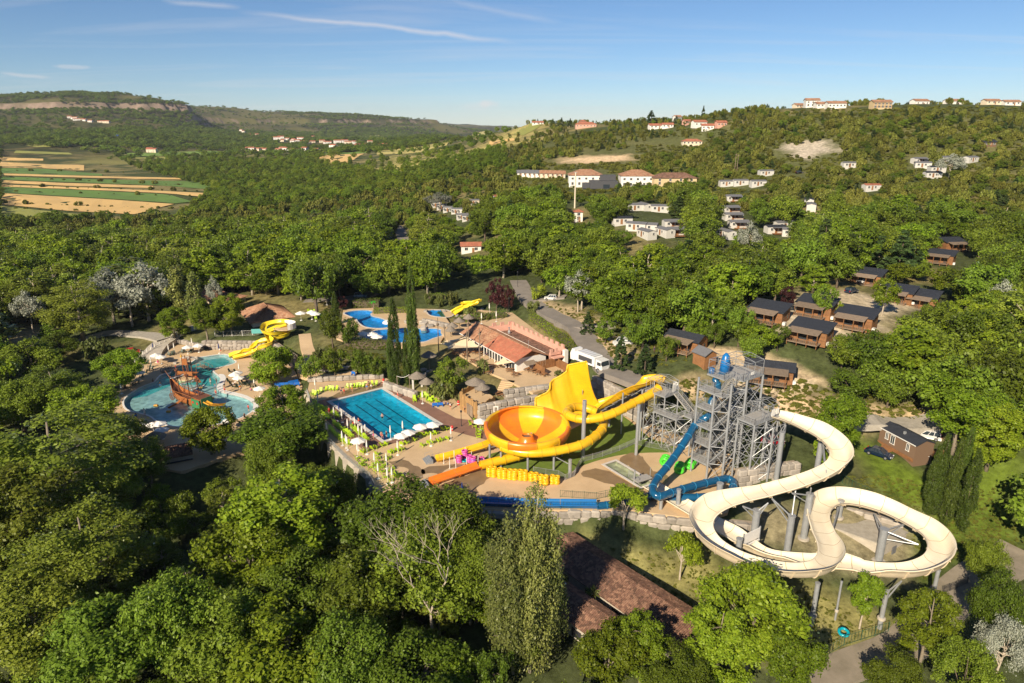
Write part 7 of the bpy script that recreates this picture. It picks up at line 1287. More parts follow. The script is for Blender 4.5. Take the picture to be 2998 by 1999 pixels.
car(cpx(390,1036,-3),R(20),PA['red'],'red hatchback behind the white fence of the ship pool',3.8); car(cpx(2262,1300,3),R(-35),PA['red'],'red hatchback parked behind the steel tower',3.9); car(cpx(2572,1336,2.5),R(-48),PA['navy'],'dark navy saloon in front of the taupe mobile home',4.5,1.8,1.42,'sedan'); car(cpx(2712,1284,3.5),R(150),PA['white'],'white estate car with roof rails behind the taupe mobile home',4.6,1.85,1.6)
car(cpx(2876,1652,-4.4),R(-40),PA['black'],'black hatchback parked on the shaded gravel car park',4.1); car(cpx(1056,870,3),R(0),PA['silver'],'silver car parked behind the kidney-shaped pool',4.2)
for x,y,c,rz,lab in ((1182,652,'blue',.1,'blue car on the small car park in the wood'),(1167,655,'navy',.1,'dark car next to the blue one in the wood'),(2530,830,'white',2.8,'white hatchback beside the upper reddish cabin'),(2492,858,'navy',.6,'dark blue car under the oaks near the cabins'),(2340,508,'black',.1,'dark car on the pale hillside track'),(1494,600,'navy',.0,'dark car on the lower field of caravans'),(1590,605,'blue',.3,'small blue car below the reception bank')): g = G(x,y); car(g + Vector((0,0,.15)),rz,PA[c],lab)
# refuse truck
tp_ = G(1748,1086); tr_ = empty('refuse_truck',(tp_.x - 1.2,tp_.y + 1.6,tp_.z + .3),'white refuse lorry with dark side panel standing on the service road','truck',None,R(-52))
q = MB(); q.add([(x,y,z) for y in (-1.2,1.2) for x,z in ((2.6,.7),(4.45,.7),(4.5,1.5),(4.25,2.75),(2.6,2.85))],[(0,1,2,3,4),(9,8,7,6,5)] + [(i,5 + i,5 + (i + 1) % 5,(i + 1) % 5) for i in range(5)]); q.build('cab',PA['white'],tr_)
q = MB(); q.add([(4.52,-1.05,1.62),(4.52,1.05,1.62),(4.29,1.05,2.62),(4.29,-1.05,2.62)],[(0,1,2,3)]); q.build('windscreen',CARG,tr_)
for s in (-1,1): q = MB(); q.box((3.6,s * 1.21,2.0),(1.1,.03,.75)); q.build('side_window',CARG,tr_); q = MB(); q.box((4.5,s * .85,1.0),(.06,.4,.25)); q.build('headlight',LMP,tr_); q = MB(); q.beam((4.4,s * 1.25,2.5),(4.6,s * 1.5,2.1),.12,.35); q.build('mirror',M['dark'],tr_)
q = MB(); q.add([(x,y,z) for y in (-1.24,1.24) for x,z in ((-4.2,1.0),(2.3,1.0),(2.3,3.0),(2.0,3.2),(-3.2,3.25),(-4.0,2.9))],[(0,1,2,3,4,5),(11,10,9,8,7,6)] + [(i,6 + i,6 + (i + 1) % 6,(i + 1) % 6) for i in range(6)]); q.build('refuse_body',PA['white'],tr_)
q = MB(); q.add([(x,y,z) for y in (-1.2,1.2) for x,z in ((-5.4,.8),(-4.15,.8),(-4.0,3.3),(-4.9,3.4),(-5.5,2.2))],[(0,1,2,3,4),(9,8,7,6,5)] + [(i,5 + i,5 + (i + 1) % 5,(i + 1) % 5) for i in range(5)]); q.build('hopper',PA['white'],tr_)
for s in (-1,1): q = MB(); q.box((-.6,s * 1.26,2.0),(4.2,.03,1.1)); q.build('side_panel',M['darkgrey'],tr_)
for i in range(6): q = MB(); q.box((-3 + i,0,3.24),(.08,2.3,.08)); q.build('roof_rib',M['steel'],tr_)
for x in (3.4,-1.6,-2.9):
 for s in (-1,1): q = MB(); q.tube([(x,s * .85,.5),(x,s * 1.22,.5)],.5,16); wl = q.build('wheel',CARW,tr_); q = MB(); q.tube([(x,s * 1.22,.5),(x,s * 1.25,.5)],.28,12); q.build('rim',RIM,wl)
q = MB(); q.box((-.8,0,.8),(7.6,.9,.25)); q.build('chassis',M['dark'],tr_)
mo = empty('motorbike',cpx(1893,1030,6.2) ,'dark motorbike parked beside the white van','motorbike',None,.4)
for x in (-.65,.65): q = MB(); q.tube([(x,-.06,.32),(x,.06,.32)],.32,14); q.build('wheel',CARW,mo)
q = MB(); q.tube([(-.6,0,.35),(-.2,0,.6),(.3,0,.75),(.6,0,.4)],[.1,.18,.16,.06],8); q.build('frame',PA['navy'],mo); q = MB(); q.box((-.3,0,.82),(.7,.26,.12)); q.build('seat',M['dark'],mo); q = MB(); q.tube([(.4,-.35,1.05),(.35,0,.95),(.4,.35,1.05)],.025,5); q.build('handlebar',M['steel'],mo)
# swim rings
def torus_mesh(R_,r_,n=18,m=8,c=(0,0)):
 return [(c[0] + (R_ + r_ * math.cos(b)) * math.cos(a),c[1] + (R_ + r_ * math.cos(b)) * math.sin(a),r_ * math.sin(b)) for a in [i * 2 * math.pi / n for i in range(n)] for b in [j * 2 * math.pi / m for j in range(m)]],[(i * m + j,((i + 1) % n) * m + j,((i + 1) % n) * m + (j + 1) % m,i * m + (j + 1) % m) for i in range(n) for j in range(m)]
def ring(loc,m_,label,group,R_=.42,r_=.17,double=False,name='swim_ring',rot=None,rz=0):
 e = empty(name,loc,label,'swim ring',group); q = MB(); v,f = torus_mesh(R_,r_,c=(-R_ * 1.05 if double else 0,0)); q.add(v,f)
 if double: v,f = torus_mesh(R_,r_,c=(R_ * 1.05,0)); q.add(v,f)
 q.build('tube',m_,e,smooth=True); q = MB()
 for k in range(4 if not double else 2):
  a = k * math.pi / 2 + .5; cx = 0 if not double else (-R_ * 1.05 if k else R_ * 1.05); q.tube([(cx + (R_ + .02) * math.cos(a) - .14 * math.sin(a),R_ * math.sin(a) + .14 * math.cos(a),r_ + .02),(cx + (R_ + .02) * math.cos(a) + .14 * math.sin(a),R_ * math.sin(a) - .14 * math.cos(a),r_ + .02)],.025,5)
 q.build('handle',M['dark'] if m_ != M['yring'] else M['yeld'],e); e.rotation_euler = rot or (0,0,rz); return e
lv = ['bottom','second','third','fourth','fifth','sixth','seventh']
for si,(x,y,n) in enumerate(((722,1197,6),(812,1212,6),(905,1222,6),(998,1228,6),(1090,1236,5),(1178,1272,6),(1278,1262,5))):
 b = c3(x,y)
 for k in range(n): ring(b + Vector((prr.uniform(-.05,.05),prr.uniform(-.05,.05) + .3,.17 + k * .3)),M['yring'],f'{lv[k] if k < n - 1 else "topmost"} yellow double ring of the {ORD[si]} stack from the orange chute','stacked yellow double rings',.38,.17,True,'double_ring',rz=R(-12) + prr.uniform(-.15,.15))
for si,(x,y,n,nm) in enumerate(((432,1072,4,'outer pink'),(485,1035,5,'rear pink'),(525,1068,4,'middle pink'),(558,1095,5,'front violet'))):
 b = c3(x,y)
 for k in range(n): ring(b + Vector((prr.uniform(-.04,.04),.3,.17 + k * .32)),M['purple'] if (k % 2 and si == 3) else M['pink'],f'{lv[k] if k < n - 1 else "topmost"} swim ring of the {nm} stack','stacked pink and violet rings',.42,.17)
ring(c3(480,1062) + Vector((0,.2,.17)),M['tealv'],'teal swim ring on the ground between the pink stacks','loose rings'); ring(c3(650,1060) + Vector((0,.2,.2)),M['purple'],'violet ring lying behind the pink stacks','loose rings',rot=(.3,.2,0)); ring(c3(635,1065) + Vector((0,.2,.5)),M['pink'],'pink ring leaning on the violet one','loose rings',rot=(.8,.2,0))
gq = P(2471,1845,-4.2); ring(Vector((gq.x,gq.y,hz(gq.x,gq.y) + 1.0)),M['tealv'],'big teal ring hanging above the lower lawn',None,.55,.2,rot=(.25,-.1,0)); 
for k in range(3): ring(P(2448,1512 - k * 8,-1.4) + Vector((0,0,k * .15)),M['yring'],f'{lv[k]} yellow double ring dumped behind the bunker','yellow rings behind the bunker',.38,.17,True,'double_ring',rot=(.4,.1,k * .6))
for x,y,yt_,lab in ((300,1078,985,'first'),(352,1118,1020,'second'),(392,1053,960,'third'),(407,1148,1035,'fourth'),(490,1003,930,'fifth'),(503,1113,1020,'sixth'),(545,1040,970,'seventh'),(603,1092,1005,'eighth')):
 b = c3(x,y); e = empty('marker_post',b,f'{lab} slim white post of the pen round the swim rings','post','white posts round the rings'); h = above(b,1000 + yt_ * .3316); q = MB(); q.tube([(0,0,0),(0,0,h)],.06,6); q.build('pole',M['white'],e); q = MB(); q.lathe([(.1,0),(.1,.05),(0,.06)],8); q.build('foot',M['white'],e)
for si,(x,y,rz,n,lab) in enumerate(((1945,1352,.5,4,'left'),(1988,1375,.6,5,'middle'),(2018,1362,.4,4,'right'))):
 for k in range(n): b = P(x,y,.9) + Vector((math.cos(rz + .6) * k * .42,math.sin(rz + .6) * k * .42,.1 * (k % 2))); e = ring(b,M['greenv'],f'{lv[k]} upright green raft of the {lab} bundle under the blue tube','green rafts',.62,.3,name='round_raft',rot=(0,R(82),rz + .6)); q = MB(); q.lathe([(.4,-.1),(.5,0),(.4,.12),(0,.15)],14); q.build('seat',M['greenv'],e,smooth=True)
# fences
def fence(pts,h,label,m_='steel',sp=.14,post=2.0,name='fence',rails=True,pr=.03,pk=.012):
 e = empty(name,pts[0],label,'fence'); o = Vector(pts[0])
 for a,b in zip(pts[:-1],pts[1:]):
  a,b = Vector(a) - o,Vector(b) - o; L_ = (b - a).length; n = max(1,round(L_ / post))
  for i in range(n):
   p0,p1 = a.lerp(b,i / n),a.lerp(b,(i + 1) / n); q = MB(); q.beam(p0,p0 + Vector((0,0,h + .05)),pr * 2); q.build('post',M[m_],e)
   q = MB(); up = Vector((0,0,h)); q.beam(p0 + up * .97,p1 + up * .97,.035); q.beam(p0 + up * .1,p1 + up * .1,.035); k = int((p1 - p0).length / sp)
   for j in range(1,k): c = p0.lerp(p1,j / k); q.beam(c + up * .1,c + up * .97,pk * 2)
   q.build('panel',M[m_],e)
 q = MB(); q.beam(b,b + Vector((0,0,h)),pr * 2); q.build('post',M[m_],e); return e
fence([c3(x,y) for x,y in ((1090,1155),(1200,1175),(1310,1190),(1370,1225),(1450,1190),(1490,1110),(1520,1065),(1700,1015),(1850,965),(1980,905),(2111,935),(2250,960),(2350,1010))],1.15,'galvanised picket fence curving round the grass under the slides'); fence([P(x,y,.2) for x,y in ((1342,1470),(1500,1486),(1650,1488),(1750,1488))],1.2,'thin mesh fence along the blue run-out channel','green',.4,2.5)
fence([P(1640,1455,0),P(1745,1462,0),P(1800,1450,0)],1.3,'dark green mesh fence behind the blue channel','green',.3,2.2); fence([P(x,y,-3) for x,y in ((395,1062),(420,1045),(455,1025),(500,1008),(520,1003))],1.7,'white-posted fence along the access road by the red car','white',.3,2.0,pr=.07)
fence([P(x,y,-.4) for x,y in ((630,985),(680,984),(740,982),(780,984))],1.6,'white fence on the boulder wall before the pool house','white',.35,3.0,pr=.06); fence([P(x,y,0) for x,y in ((899,1150),(922,1206),(948,1280),(1014,1344),(1082,1399),(1098,1430))],1.1,'grey fence on the rim of the terrace wall','steel',.16,2.0)
gg = lambda x,y: G(x,y); fence([gg(x,y) for x,y in ((1760,1112),(1800,1130),(1850,1150),(1880,1165))],1.8,'green mesh fence between the road and the yellow slides','green',.35,2.5); fence([gg(x,y) for x,y in ((2465,1415),(2492,1432),(2540,1455))],1.7,'green posts fence at the edge of the meadow','green',.5,2.5); fence([gg(x,y) for x,y in ((2420,1920),(2470,1890),(2520,1875),(2600,1850))],1.6,'dark green fence along the bottom of the lower lawn','green',.5,2.5); fence([gg(x,y) for x,y in ((2760,1740),(2800,1725),(2830,1712))],1.3,'dark iron gate fence beside the shaded car park','dark',.16,1.5)
fence([P(x,y,.3) for x,y in ((1840,1395),(1870,1418))],1.2,'steel handrail at the little bridge over the landing lane'); br = empty('lane_bridge',P(1880,1400,1.0),'small steel footbridge over the landing lane','footbridge'); q = MB(); q.box((0,0,0),(3.2,1.6,.12),R(30)); q.build('deck',M['grate'],br)
for s in (-1.4,1.4): q = MB(); q.tube([(s,.3 * s,-1.0),(s,.3 * s,1.8)],.14 if s < 0 else .06,8); q.build('post',M['steel'],br)
# blue barriers, boards, bins, lamps
def barrier(loc,rz,n,label,h=1.0,L_=1.2):
 e = empty('barrier',loc,label,'barrier',None,rz)
 for i in range(n): q = MB(); q.box((i * L_,0,h * .62),(L_ * .94,.08,h * .6)); q.box((i * L_ - L_ * .4,0,h * .15),(.1,.5,h * .3)); q.box((i * L_ + L_ * .4,0,h * .15),(.1,.5,h * .3)); q.build('panel',M['bluep'],e)
barrier(c2(1475,665),R(10),2,'blue plastic barrier under the big round bush'); barrier(c1b(1335,870),R(8),5,'long row of blue plastic barriers behind the plane tree',1.2); barrier(c2(5,435,-1),R(30),2,'short blue barrier at the ramp'); barrier(P(1035,1098,1.2),R(-30),1,'small blue board at the sandy path')
q = MB(); q.box((0,0,2.2),(1.6,.08,1.8)); mbx = empty('map_board',c1b(1520,775,-1.5),'park map board on two posts in the rock garden','sign'); q.build('panel',M['white'],mbx); q = MB(); q.box((0,-.05,2.2),(1.4,.02,1.5)); q.build('map',mat('map_print',(.1,.35,.42),.5,col2=(.4,.5,.3),nscale=3),mbx)
for s in (-.75,.75): q = MB(); q.box((s,0,1.5),(.1,.1,3.1)); q.build('post',M['oldwood'],mbx)
for x,y,lab in ((1452,1218,'white framed notice by the boulder wall steps'),(1402,1228,'white framed notice at the fort corner')):
 e = empty('notice_frame',P(x,y,0 if x < 1420 else 1.4),lab,'sign'); 
 for s in (-.45,.45): q = MB(); q.box((s,0,1.1),(.08,.08,2.2)); q.build('post',M['white'],e)
 q = MB(); q.box((0,0,1.5),(.85,.04,1.3)); q.build('panel',M['whitefab'],e); q = MB(); q.box((0,-.03,1.5),(.6,.02,.9)); q.build('print',M['thatch'],e)
for p_,lab in ((c2(952,418),'red bin at the far corner of the lap pool'),(c2(1650,905),'red bin by the furled parasol on the sand'),(c2(1715,645),'red bin beside the fort')): e = empty('bin',p_,lab,'bin'); q = MB(); q.lathe([(.22,0),(.28,.8),(.3,.85),(.2,1.0),(0,1.05)],12); q.build('body',M['redd'],e); q = MB(); q.lathe([(.285,.35),(.29,.5)],12); q.build('band',M['white'],e)
def lamp(loc,label,h=3.2):
 e = empty('lamp_post',loc,label,'lamp post','garden lamp posts'); q = MB(); q.tube([(0,0,0),(0,0,.4),(0,0,h)],[.12,.07,.05],8); q.build('pole',M['dark'],e); q = MB(); q.lathe([(.05,0),(.18,.15),(.22,.45),(.05,.6)],8,(0,0,h)); q.build('lantern',M['dark'],e)
lamp(c2(1745,862),'black lamp post on the brown paving by the sand',2.9); lamp(c6(1777,935,2.4),'black lamp post at the top of the garden steps',4); lamp(c6(1735,350,4),'black lamp post on the bank by the purple plums',4.5); lamp(P(524,1010,-3),'black lamp post by the boulder edging',3); lamp(c6(1810,150,5),'black lamp post at the road bend',6)
for i,((x0,y0,t0),(x1,y1,t1)) in enumerate((((1095,500,350),(1222,505,335)),)):
 a,b = c2(x0,y0),c2(x1,y1); e = empty('rope_posts',a,'pair of rope posts strung with a swag at the lap pool wall','post'); ha,hb = above(a,1000 + t0 * .287),above(b,1000 + t1 * .287)
 for p,h in ((a,ha),(b,hb)): q = MB(); q.tube([p - a,p - a + Vector((0,0,h))],.09,6); q.build('post',M['oldwood'],e)
 q = MB(); q.tube([(a.lerp(b,t) - a) + Vector((0,0,ha + (hb - ha) * t - math.sin(t * math.pi) * .5)) for t in [k / 8 for k in range(9)]],.05,5); q.build('rope',M['whitefab'],e)
# mushroom fountain and water toys
mf = empty('mushroom_fountain',c6(700,545,2.4),'white mushroom fountain standing in the round blue pool','fountain'); q = MB(); q.tube([(0,0,0),(0,0,4.2)],.16,10); q.build('stem',M['white'],mf); q = MB(); q.lathe([(1.5,3.9),(1.45,4.15),(1.0,4.5),(.4,4.7),(0,4.75)],18); q.lathe([(1.5,3.9),(0,4.1)],18); q.build('cap',M['white'],mf,smooth=True)
pf = empty('palm_fountain',c6(568,340,3),'bright green artificial palm fountain at the kidney-shaped pool','fountain'); q = MB(); q.tube([(0,0,0),(.2,0,1.6),(.1,0,3.2)],[.2,.15,.12],7); q.build('stem',M['oldwood'],pf)
for k in range(7): a = k * .9; q = MB(); d = Vector((math.cos(a),math.sin(a),0)); s = Vector((-d.y,d.x,0)) * .22; c = Vector((.1,0,3.2)); q.add([c,c + d * .8 + s + Vector((0,0,.35)),c + d * 1.6 + Vector((0,0,-.1)),c + d * .8 - s + Vector((0,0,.35))],[(0,1,2,3),(3,2,1,0)]); q.build('leaf',M['greenv'],pf)
# boulders round the pools
def boulder(p,s,label,group='garden boulders'):
 o = link('boulder',STN[prr.randrange(6)]); o.location = p; o.scale = (s * prr.uniform(.8,1.3),s * prr.uniform(.8,1.2),s * prr.uniform(.6,.9)); o.rotation_euler = (prr.uniform(-.3,.3),prr.uniform(-.3,.3),prr.uniform(0,3)); tag(o,label,'boulder',group)
for i,(x,y,s) in enumerate(((1010,440,2.4),(1060,460,1.8),(990,420,1.6),(1000,480,2),(1030,430,1.5),(870,430,2),(1290,370,1.2),(1330,380,1.4),(1540,390,1.5),(1590,395,1.3),(1500,320,1.4),(1000,840,1.6),(1050,850,1.4),(1010,880,1.5),(1560,960,1.5),(1600,990,1.6),(1580,940,1.3),(1290,890,1.4),(1180,330,1.2),(1020,330,1.4))): boulder(c6(x,y,3 if y < 700 else 1.2),s,f'{ORD[i]} rounded garden boulder, counted from the cypresses towards the restaurant')
for i,(x,y,s) in enumerate(((620,655,1.6),(650,660,1.8),(690,655,1.5),(720,650,1.4),(640,690,1.3),(560,690,1.2))): boulder(c1b(x,y),s,f'{ORD[i]} rock of the little waterfall behind the play ship','waterfall rocks')
# little arched bridges
def arch_bridge(a,b,w_,label):
 e = empty('footbridge',a,label,'footbridge'); d = (b - a); L_ = d.length; d.normalize(); s = Vector((-d.y,d.x,0)) * w_ / 2; n = 12; pt = [d * (L_ * i / n) + Vector((0,0,math.sin(math.pi * i / n) * .75)) for i in range(n + 1)]
 for i in range(n): q = MB(); q.beam(pt[i].lerp(pt[i + 1],.5) - s,pt[i].lerp(pt[i + 1],.5) + s,L_ / n * .9,.07); q.build('plank',M['oldwood'],e)
 for k in (-1,1):
  q = MB(); q.tube([p + s * k + Vector((0,0,.95)) for p in pt],.05,5)
  for i in range(0,n + 1,3): q.beam(pt[i] + s * k,pt[i] + s * k + Vector((0,0,.95)),.07)
  q.build('railing',M['oldwood'],e)
arch_bridge(c1b(452,760,-2.95),c1b(570,735,-2.95),1.4,'dark arched footbridge left of the play ship'); arch_bridge(c1b(705,722,-2.95),c1b(832,742,-2.95),1.4,'arched footbridge between play ship and teal pool')
# the play ship
M['ship'] = mat('varnished_ship_planks',(.42,.15,.04),.5,col2=(.3,.1,.03),nscale=2,objvar=.12); M['shipd'] = mat('dark_ship_timber',(.16,.06,.03),.6); M['shipg'] = mat('green_ship_paint',(.05,.22,.09),.5,noise=.25); M['shipo'] = mat('ochre_ship_paint',(.6,.3,.03),.45)
A0,B0 = c1b(588,962,-3.6),c1b(800,1038,-3.6); sd = (B0 - A0); SL = sd.length; sd.normalize(); srz = math.atan2(sd.y,sd.x); sh = empty('play_ship',(A0.x,A0.y,-3.6),'brown wooden pirate play ship with green stern standing in the shallow pool','play ship',None,srz)
st = [(-2.6,.12,3.4,5.2),(-1.4,.75,1.6,3.7),(0,1.25,.3,2.5),(SL * .3,1.5,0,2.0),(SL * .6,1.55,0,2.0),(SL * .85,1.5,0,2.7),(SL + .2,1.25,.1,2.9)]
NR_ = 6; 
for k in range(NR_):   # strakes
 for sgn in (-1,1):
  q = MB(); vs = []
  for x,w_,zb,zt_ in st:
   for f in (k / NR_,(k + .94) / NR_): yy = w_ * (.55 + .45 * math.sin(min(1,f + .15) * math.pi / 2)); vs.append((x,sgn * yy,zb + (zt_ - zb) * f))
  vs2 = [(x,y - sgn * .08,z) for x,y,z in vs]; n = len(st); q.add(vs + vs2,[(2 * i,2 * i + 2,2 * i + 3,2 * i + 1) for i in range(n - 1)] + [(2 * n + 2 * i + 1,2 * n + 2 * i + 3,2 * n + 2 * i + 2,2 * n + 2 * i) for i in range(n - 1)] + [(2 * i + 1,2 * i + 3,2 * n + 2 * i + 3,2 * n + 2 * i + 1) for i in range(n - 1)] + [(2 * i,2 * i + 2,2 * n + 2 * i + 2,2 * n + 2 * i) for i in range(n - 1)]); q.build('strake',M['ship'],sh)
q = MB(); q.add([(x,s * w_ * .92,1.55 if x > -1 else zt_ - .6) for x,w_,zb,zt_ in st for s in (-1,1)],[(2 * i,2 * i + 1,2 * i + 3,2 * i + 2) for i in range(len(st) - 1)]); q.build('deck',M['shipd'],sh)
q = MB(); q.box((SL + .22,0,1.5),(.12,2.6,2.7)); q.build('transom',M['shipg'],sh)
for sgn in (-1,1):
 q = MB(); q.box((SL * .86,sgn * 1.6,1.4),(SL * .28,.1,2.2)); q.build('stern_panel',M['shipg'],sh)
 for x in (.78,.93): q = MB(); q.box((SL * x,sgn * 1.68,1.7),(.45,.08,.5)); q.build('shutter',M['redd'],sh)
q = MB(); q.box((SL * .86,0,2.75),(SL * .3,3.1,.1)); q.build('poop_deck',M['shipd'],sh); q = MB(); q.tube([(-2.4,0,4.8),(-4.2,0,6.3)],[.13,.06],7); q.build('bowsprit',M['shipd'],sh)
for i,(x,h) in enumerate(((.6,8.2),(SL * .42,7.6),(SL * .78,7.2))):
 q = MB(); q.tube([(x,0,.4),(x,0,h)],[.16,.1],8); m_ = q.build('mast',M['shipd'],sh); q = MB(); q.tube([(x,-1.7,h - 2.2),(x,1.7,h - 2.2)],.07,6); q.build('yard',M['shipd'],m_); q = MB(); q.tube([(x,-1.6 + t * .4,h - 2.35 - .18 * math.sin(t * .78) ** 2) for t in range(9)],.13,6); q.build('furled_sail',M['whitefab'],m_); q = MB(); q.lathe([(.15,0),(.42,.1),(.46,.5),(.4,.5),(.12,.12)],10,(x,0,h - 1.1)); q.build('crow_nest',M['shipd'],m_)
 for s in (-1,1): q = MB(); [q.tube([(x + o_,s * 1.45,2.0),(x,0,h - .8)],.025,4,cap=False) for o_ in (-.4,0,.4)]; q.build('rigging',M['shipd'],m_)
q = MB(); q.lathe([(.12,0),(.16,.1),(.1,.22),(0,.24)],8,(.6,0,8.2)); q.build('mast_top',M['redd'],sh); q = MB(); q.lathe([(.12,0),(.16,.1),(.1,.22),(0,.24)],8,(SL * .78,0,7.2)); q.build('mast_top',M['redd'],sh)
for s in (-1,1):
 q = MB()
 for i in range(14): x = -.5 + i * SL / 14; q.beam((x,s * 1.5,2.0),(x,s * 1.5,2.75),.06)
 q.beam((-.5,s * 1.5,2.78),(SL * .92,s * 1.5,2.78),.08); q.build('rail',M['ship'],sh)
q = MB(); v,f = torus_mesh(.85,.09,18,6); q.add([(x + .2,-1.75 + z,y + 1.3) for x,y,z in v],f); [q.beam((.2,-1.75,1.3),(.2 + .85 * math.cos(a),-1.75,1.3 + .85 * math.sin(a)),.07) for a in [i * .785 for i in range(8)]]; q.build('paddle_wheel',M['shipd'],sh)
isd = Matrix.Rotation(-srz,3,'Z'); loc_ = lambda x,y,z: isd @ (c1b(x,y,z) - Vector((A0.x,A0.y,-3.6)))
def mini(p,w_,m_,nm='slide'): q_ = MB(); [q_.beam(p[i],p[i + 1],w_,.08) for i in range(len(p) - 1)]; [q_.beam(p[i] + Vector((0,s * w_ / 2,.15)),p[i + 1] + Vector((0,s * w_ / 2,.15)),.06,.3) for i in range(len(p) - 1) for s in (-1,1)]; q_.build(nm,m_,sh)
mini([loc_(622,960,-1.2),loc_(570,1000,-2.4),loc_(512,1030,-3.3)],.7,M['ship']); mini([loc_(785,985,-1.4),loc_(830,1008,-2.0),loc_(880,1012,-2.5),loc_(930,1005,-2.8)],.9,M['shipo'])
# rear hut on stilts over the island
ht = empty('play_tower',c1b(660,800,-2.9),'wooden lookout tower and deckhouse behind the play ship','play tower',None,srz * .3)
for x in (-1.7,1.7):
 for y in (-1,1): q = MB(); q.beam((x,y,-.8),(x,y,2.2),.14); q.build('post',M['shipd'],ht)
q = MB(); q.box((0,0,1.2),(4.2,2.6,.12)); q.build('platform',M['ship'],ht)
for i in range(10): q = MB(); q.box((-1.9 + i * .42,-1.28,1.7),(.38,.07,.95)); q.build('plank',M['ship'],ht)
for (x,y) in ((-.9,-.4),(.5,-.4),(-.9,.9),(.5,.9)): q = MB(); q.beam((x,y,1.2),(x,y,5.6),.16); q.build('post',M['shipd'],ht)
for i in range(4): q = MB(); q.box((-.75 + i * .36,-.42,4.5),(.33,.07,1.5)); q.build('plank',M['ship'],ht)
q = MB(); q.box((-.2,.25,3.7),(1.8,1.7,.1)); q.build('upper_floor',M['ship'],ht); q = MB(); q.lathe([(.3,0),(.1,.6),(0,.9)],8,(-.9,-.4,5.6)); q.build('finial',M['shipo'],ht)
q = MB(); q.beam((1.9,-.6,1.2),(4.2,-1.6,-.4),.7,.08); q.build('slide',M['ship'],ht)
for i,(x,y) in enumerate(((410,1012),(505,1058),(835,955),(750,870))): o = link('boulder',STN[i % 6]); o.location = c1b(x,y,-3.15); o.scale = (.95,.6,.5); o['label'] = ('ochre stepping rock on the shaded side of the pool','larger ochre stepping rock near the ship ramp','ochre rock behind the ship stern','ochre rock between the masts')[i]; o['category'] = 'boulder'; o.data = o.data.copy(); o.data.materials[0] = M['shipo']
# hedges
def hedge(a,b,w_,h,label,leaf='oak'):
 a,b = Vector(a),Vector(b); d = b - a; L_ = d.length; d.normalize(); s = Vector((-d.y,d.x,0)); n = int(L_ * (2 * h + w_) * 16); t = rng.random(n) * L_; u = rng.random(n) * (2 * h + w_); side = np.where(u < h,-w_ / 2,np.where(u < h + w_,u - h - w_ / 2,w_ / 2)); zz = np.where(u < h,u,np.where(u < h + w_,h,u - h - w_)); nn = np.where((u < h)[:,None],-np.array(s)[None],np.where((u < h + w_)[:,None],np.array([0,0,1.])[None],np.array(s)[None]))
 C_ = t[:,None] * np.array(d)[None] + side[:,None] * np.array(s)[None] + zz[:,None] * np.array([0,0,1.])[None] + rng.normal(size=(n,3)) * .1; e = empty('hedge',a,label,'hedge',None); link('foliage',quads_mesh('hedge',C_,nn + rng.normal(size=(n,3)) * .5,.32,M[leaf]),e); q = MB(); q.beam(d * .1 + Vector((0,0,h / 2 - .1)),d * (L_ - .1) + Vector((0,0,h / 2 - .1)),w_ * .8,h * .85); q.build('stems',M['bark'],e)
hedge(P(1012,1015,2.5),P(1140,1020,2.5),3,2.2,'long clipped hedge below the round blue pool'); hedge(c6(400,285,3),c6(625,285,3),4,2.2,'clipped hedge above the kidney-shaped pool'); hedge(G(1560,935),G(1660,1010),2.5,1.6,'loose hedge on the bank beside the battlements','plane'); hedge(G(1640,990),G(1685,1050),2.5,1.8,'bushy hedge behind the pink end wall','plane'); hedge(P(1095,915,3),P(1200,912,3),3,1.2,'low green bank planting behind the pools','plane'); hedge(P(1330,945,3.4),P(1480,925,3.6),3,1.4,'planting behind the restaurant roofs')
hedge(P(1260,885,3),P(1300,880,3),4,2.4,'clipped box hedge by the far yellow slide')
# palm bush on the tiled roof court
pb = empty('palm',P(1735,1745,-3.6),'spiky palm bush growing between the two brown tiled roofs','palm')
for k in range(46):
 a = prr.uniform(0,6.28); el = prr.uniform(.1,1.3); d = Vector((math.cos(a) * math.cos(el),math.sin(a) * math.cos(el),math.sin(el))); L2 = prr.uniform(1.3,2.0); s = Vector((-math.sin(a),math.cos(a),0)) * .12; q = MB(); m1 = d * L2 * .55 + Vector((0,0,.15)); tp2 = d * L2 + Vector((0,0,-.35)); q.add([Vector((0,0,.3)),m1 - s,tp2,m1 + s],[(0,1,2),(0,2,3)]); q.build('frond',M['shrub'],pb)
q = MB(); q.tube([(0,0,-1.5),(0,0,.4)],.2,7); q.build('trunk',M['bark'],pb)
# ---------------------------------------------------------------- the air of the valley
hb = MB(); hb.box((0,5400,100),(21400,11400,330)); hz_o = hb.build('haze',[])
hm = bpy.data.materials.new('valley_haze'); hm.use_nodes = True; t = hm.node_tree; t.nodes.remove(t.nodes['Principled BSDF']); pv = t.nodes.new('ShaderNodeVolumePrincipled'); pv.inputs['Color'].default_value = (.8,.88,1,1); pv.inputs['Density'].default_value = 3.5e-5; t.links.new(pv.outputs[0],t.nodes['Material Output'].inputs['Volume']); hz_o.data.materials.append(hm); hz_o['kind'] = 'stuff'; hz_o['label'] = 'thin bluish haze over the valley'
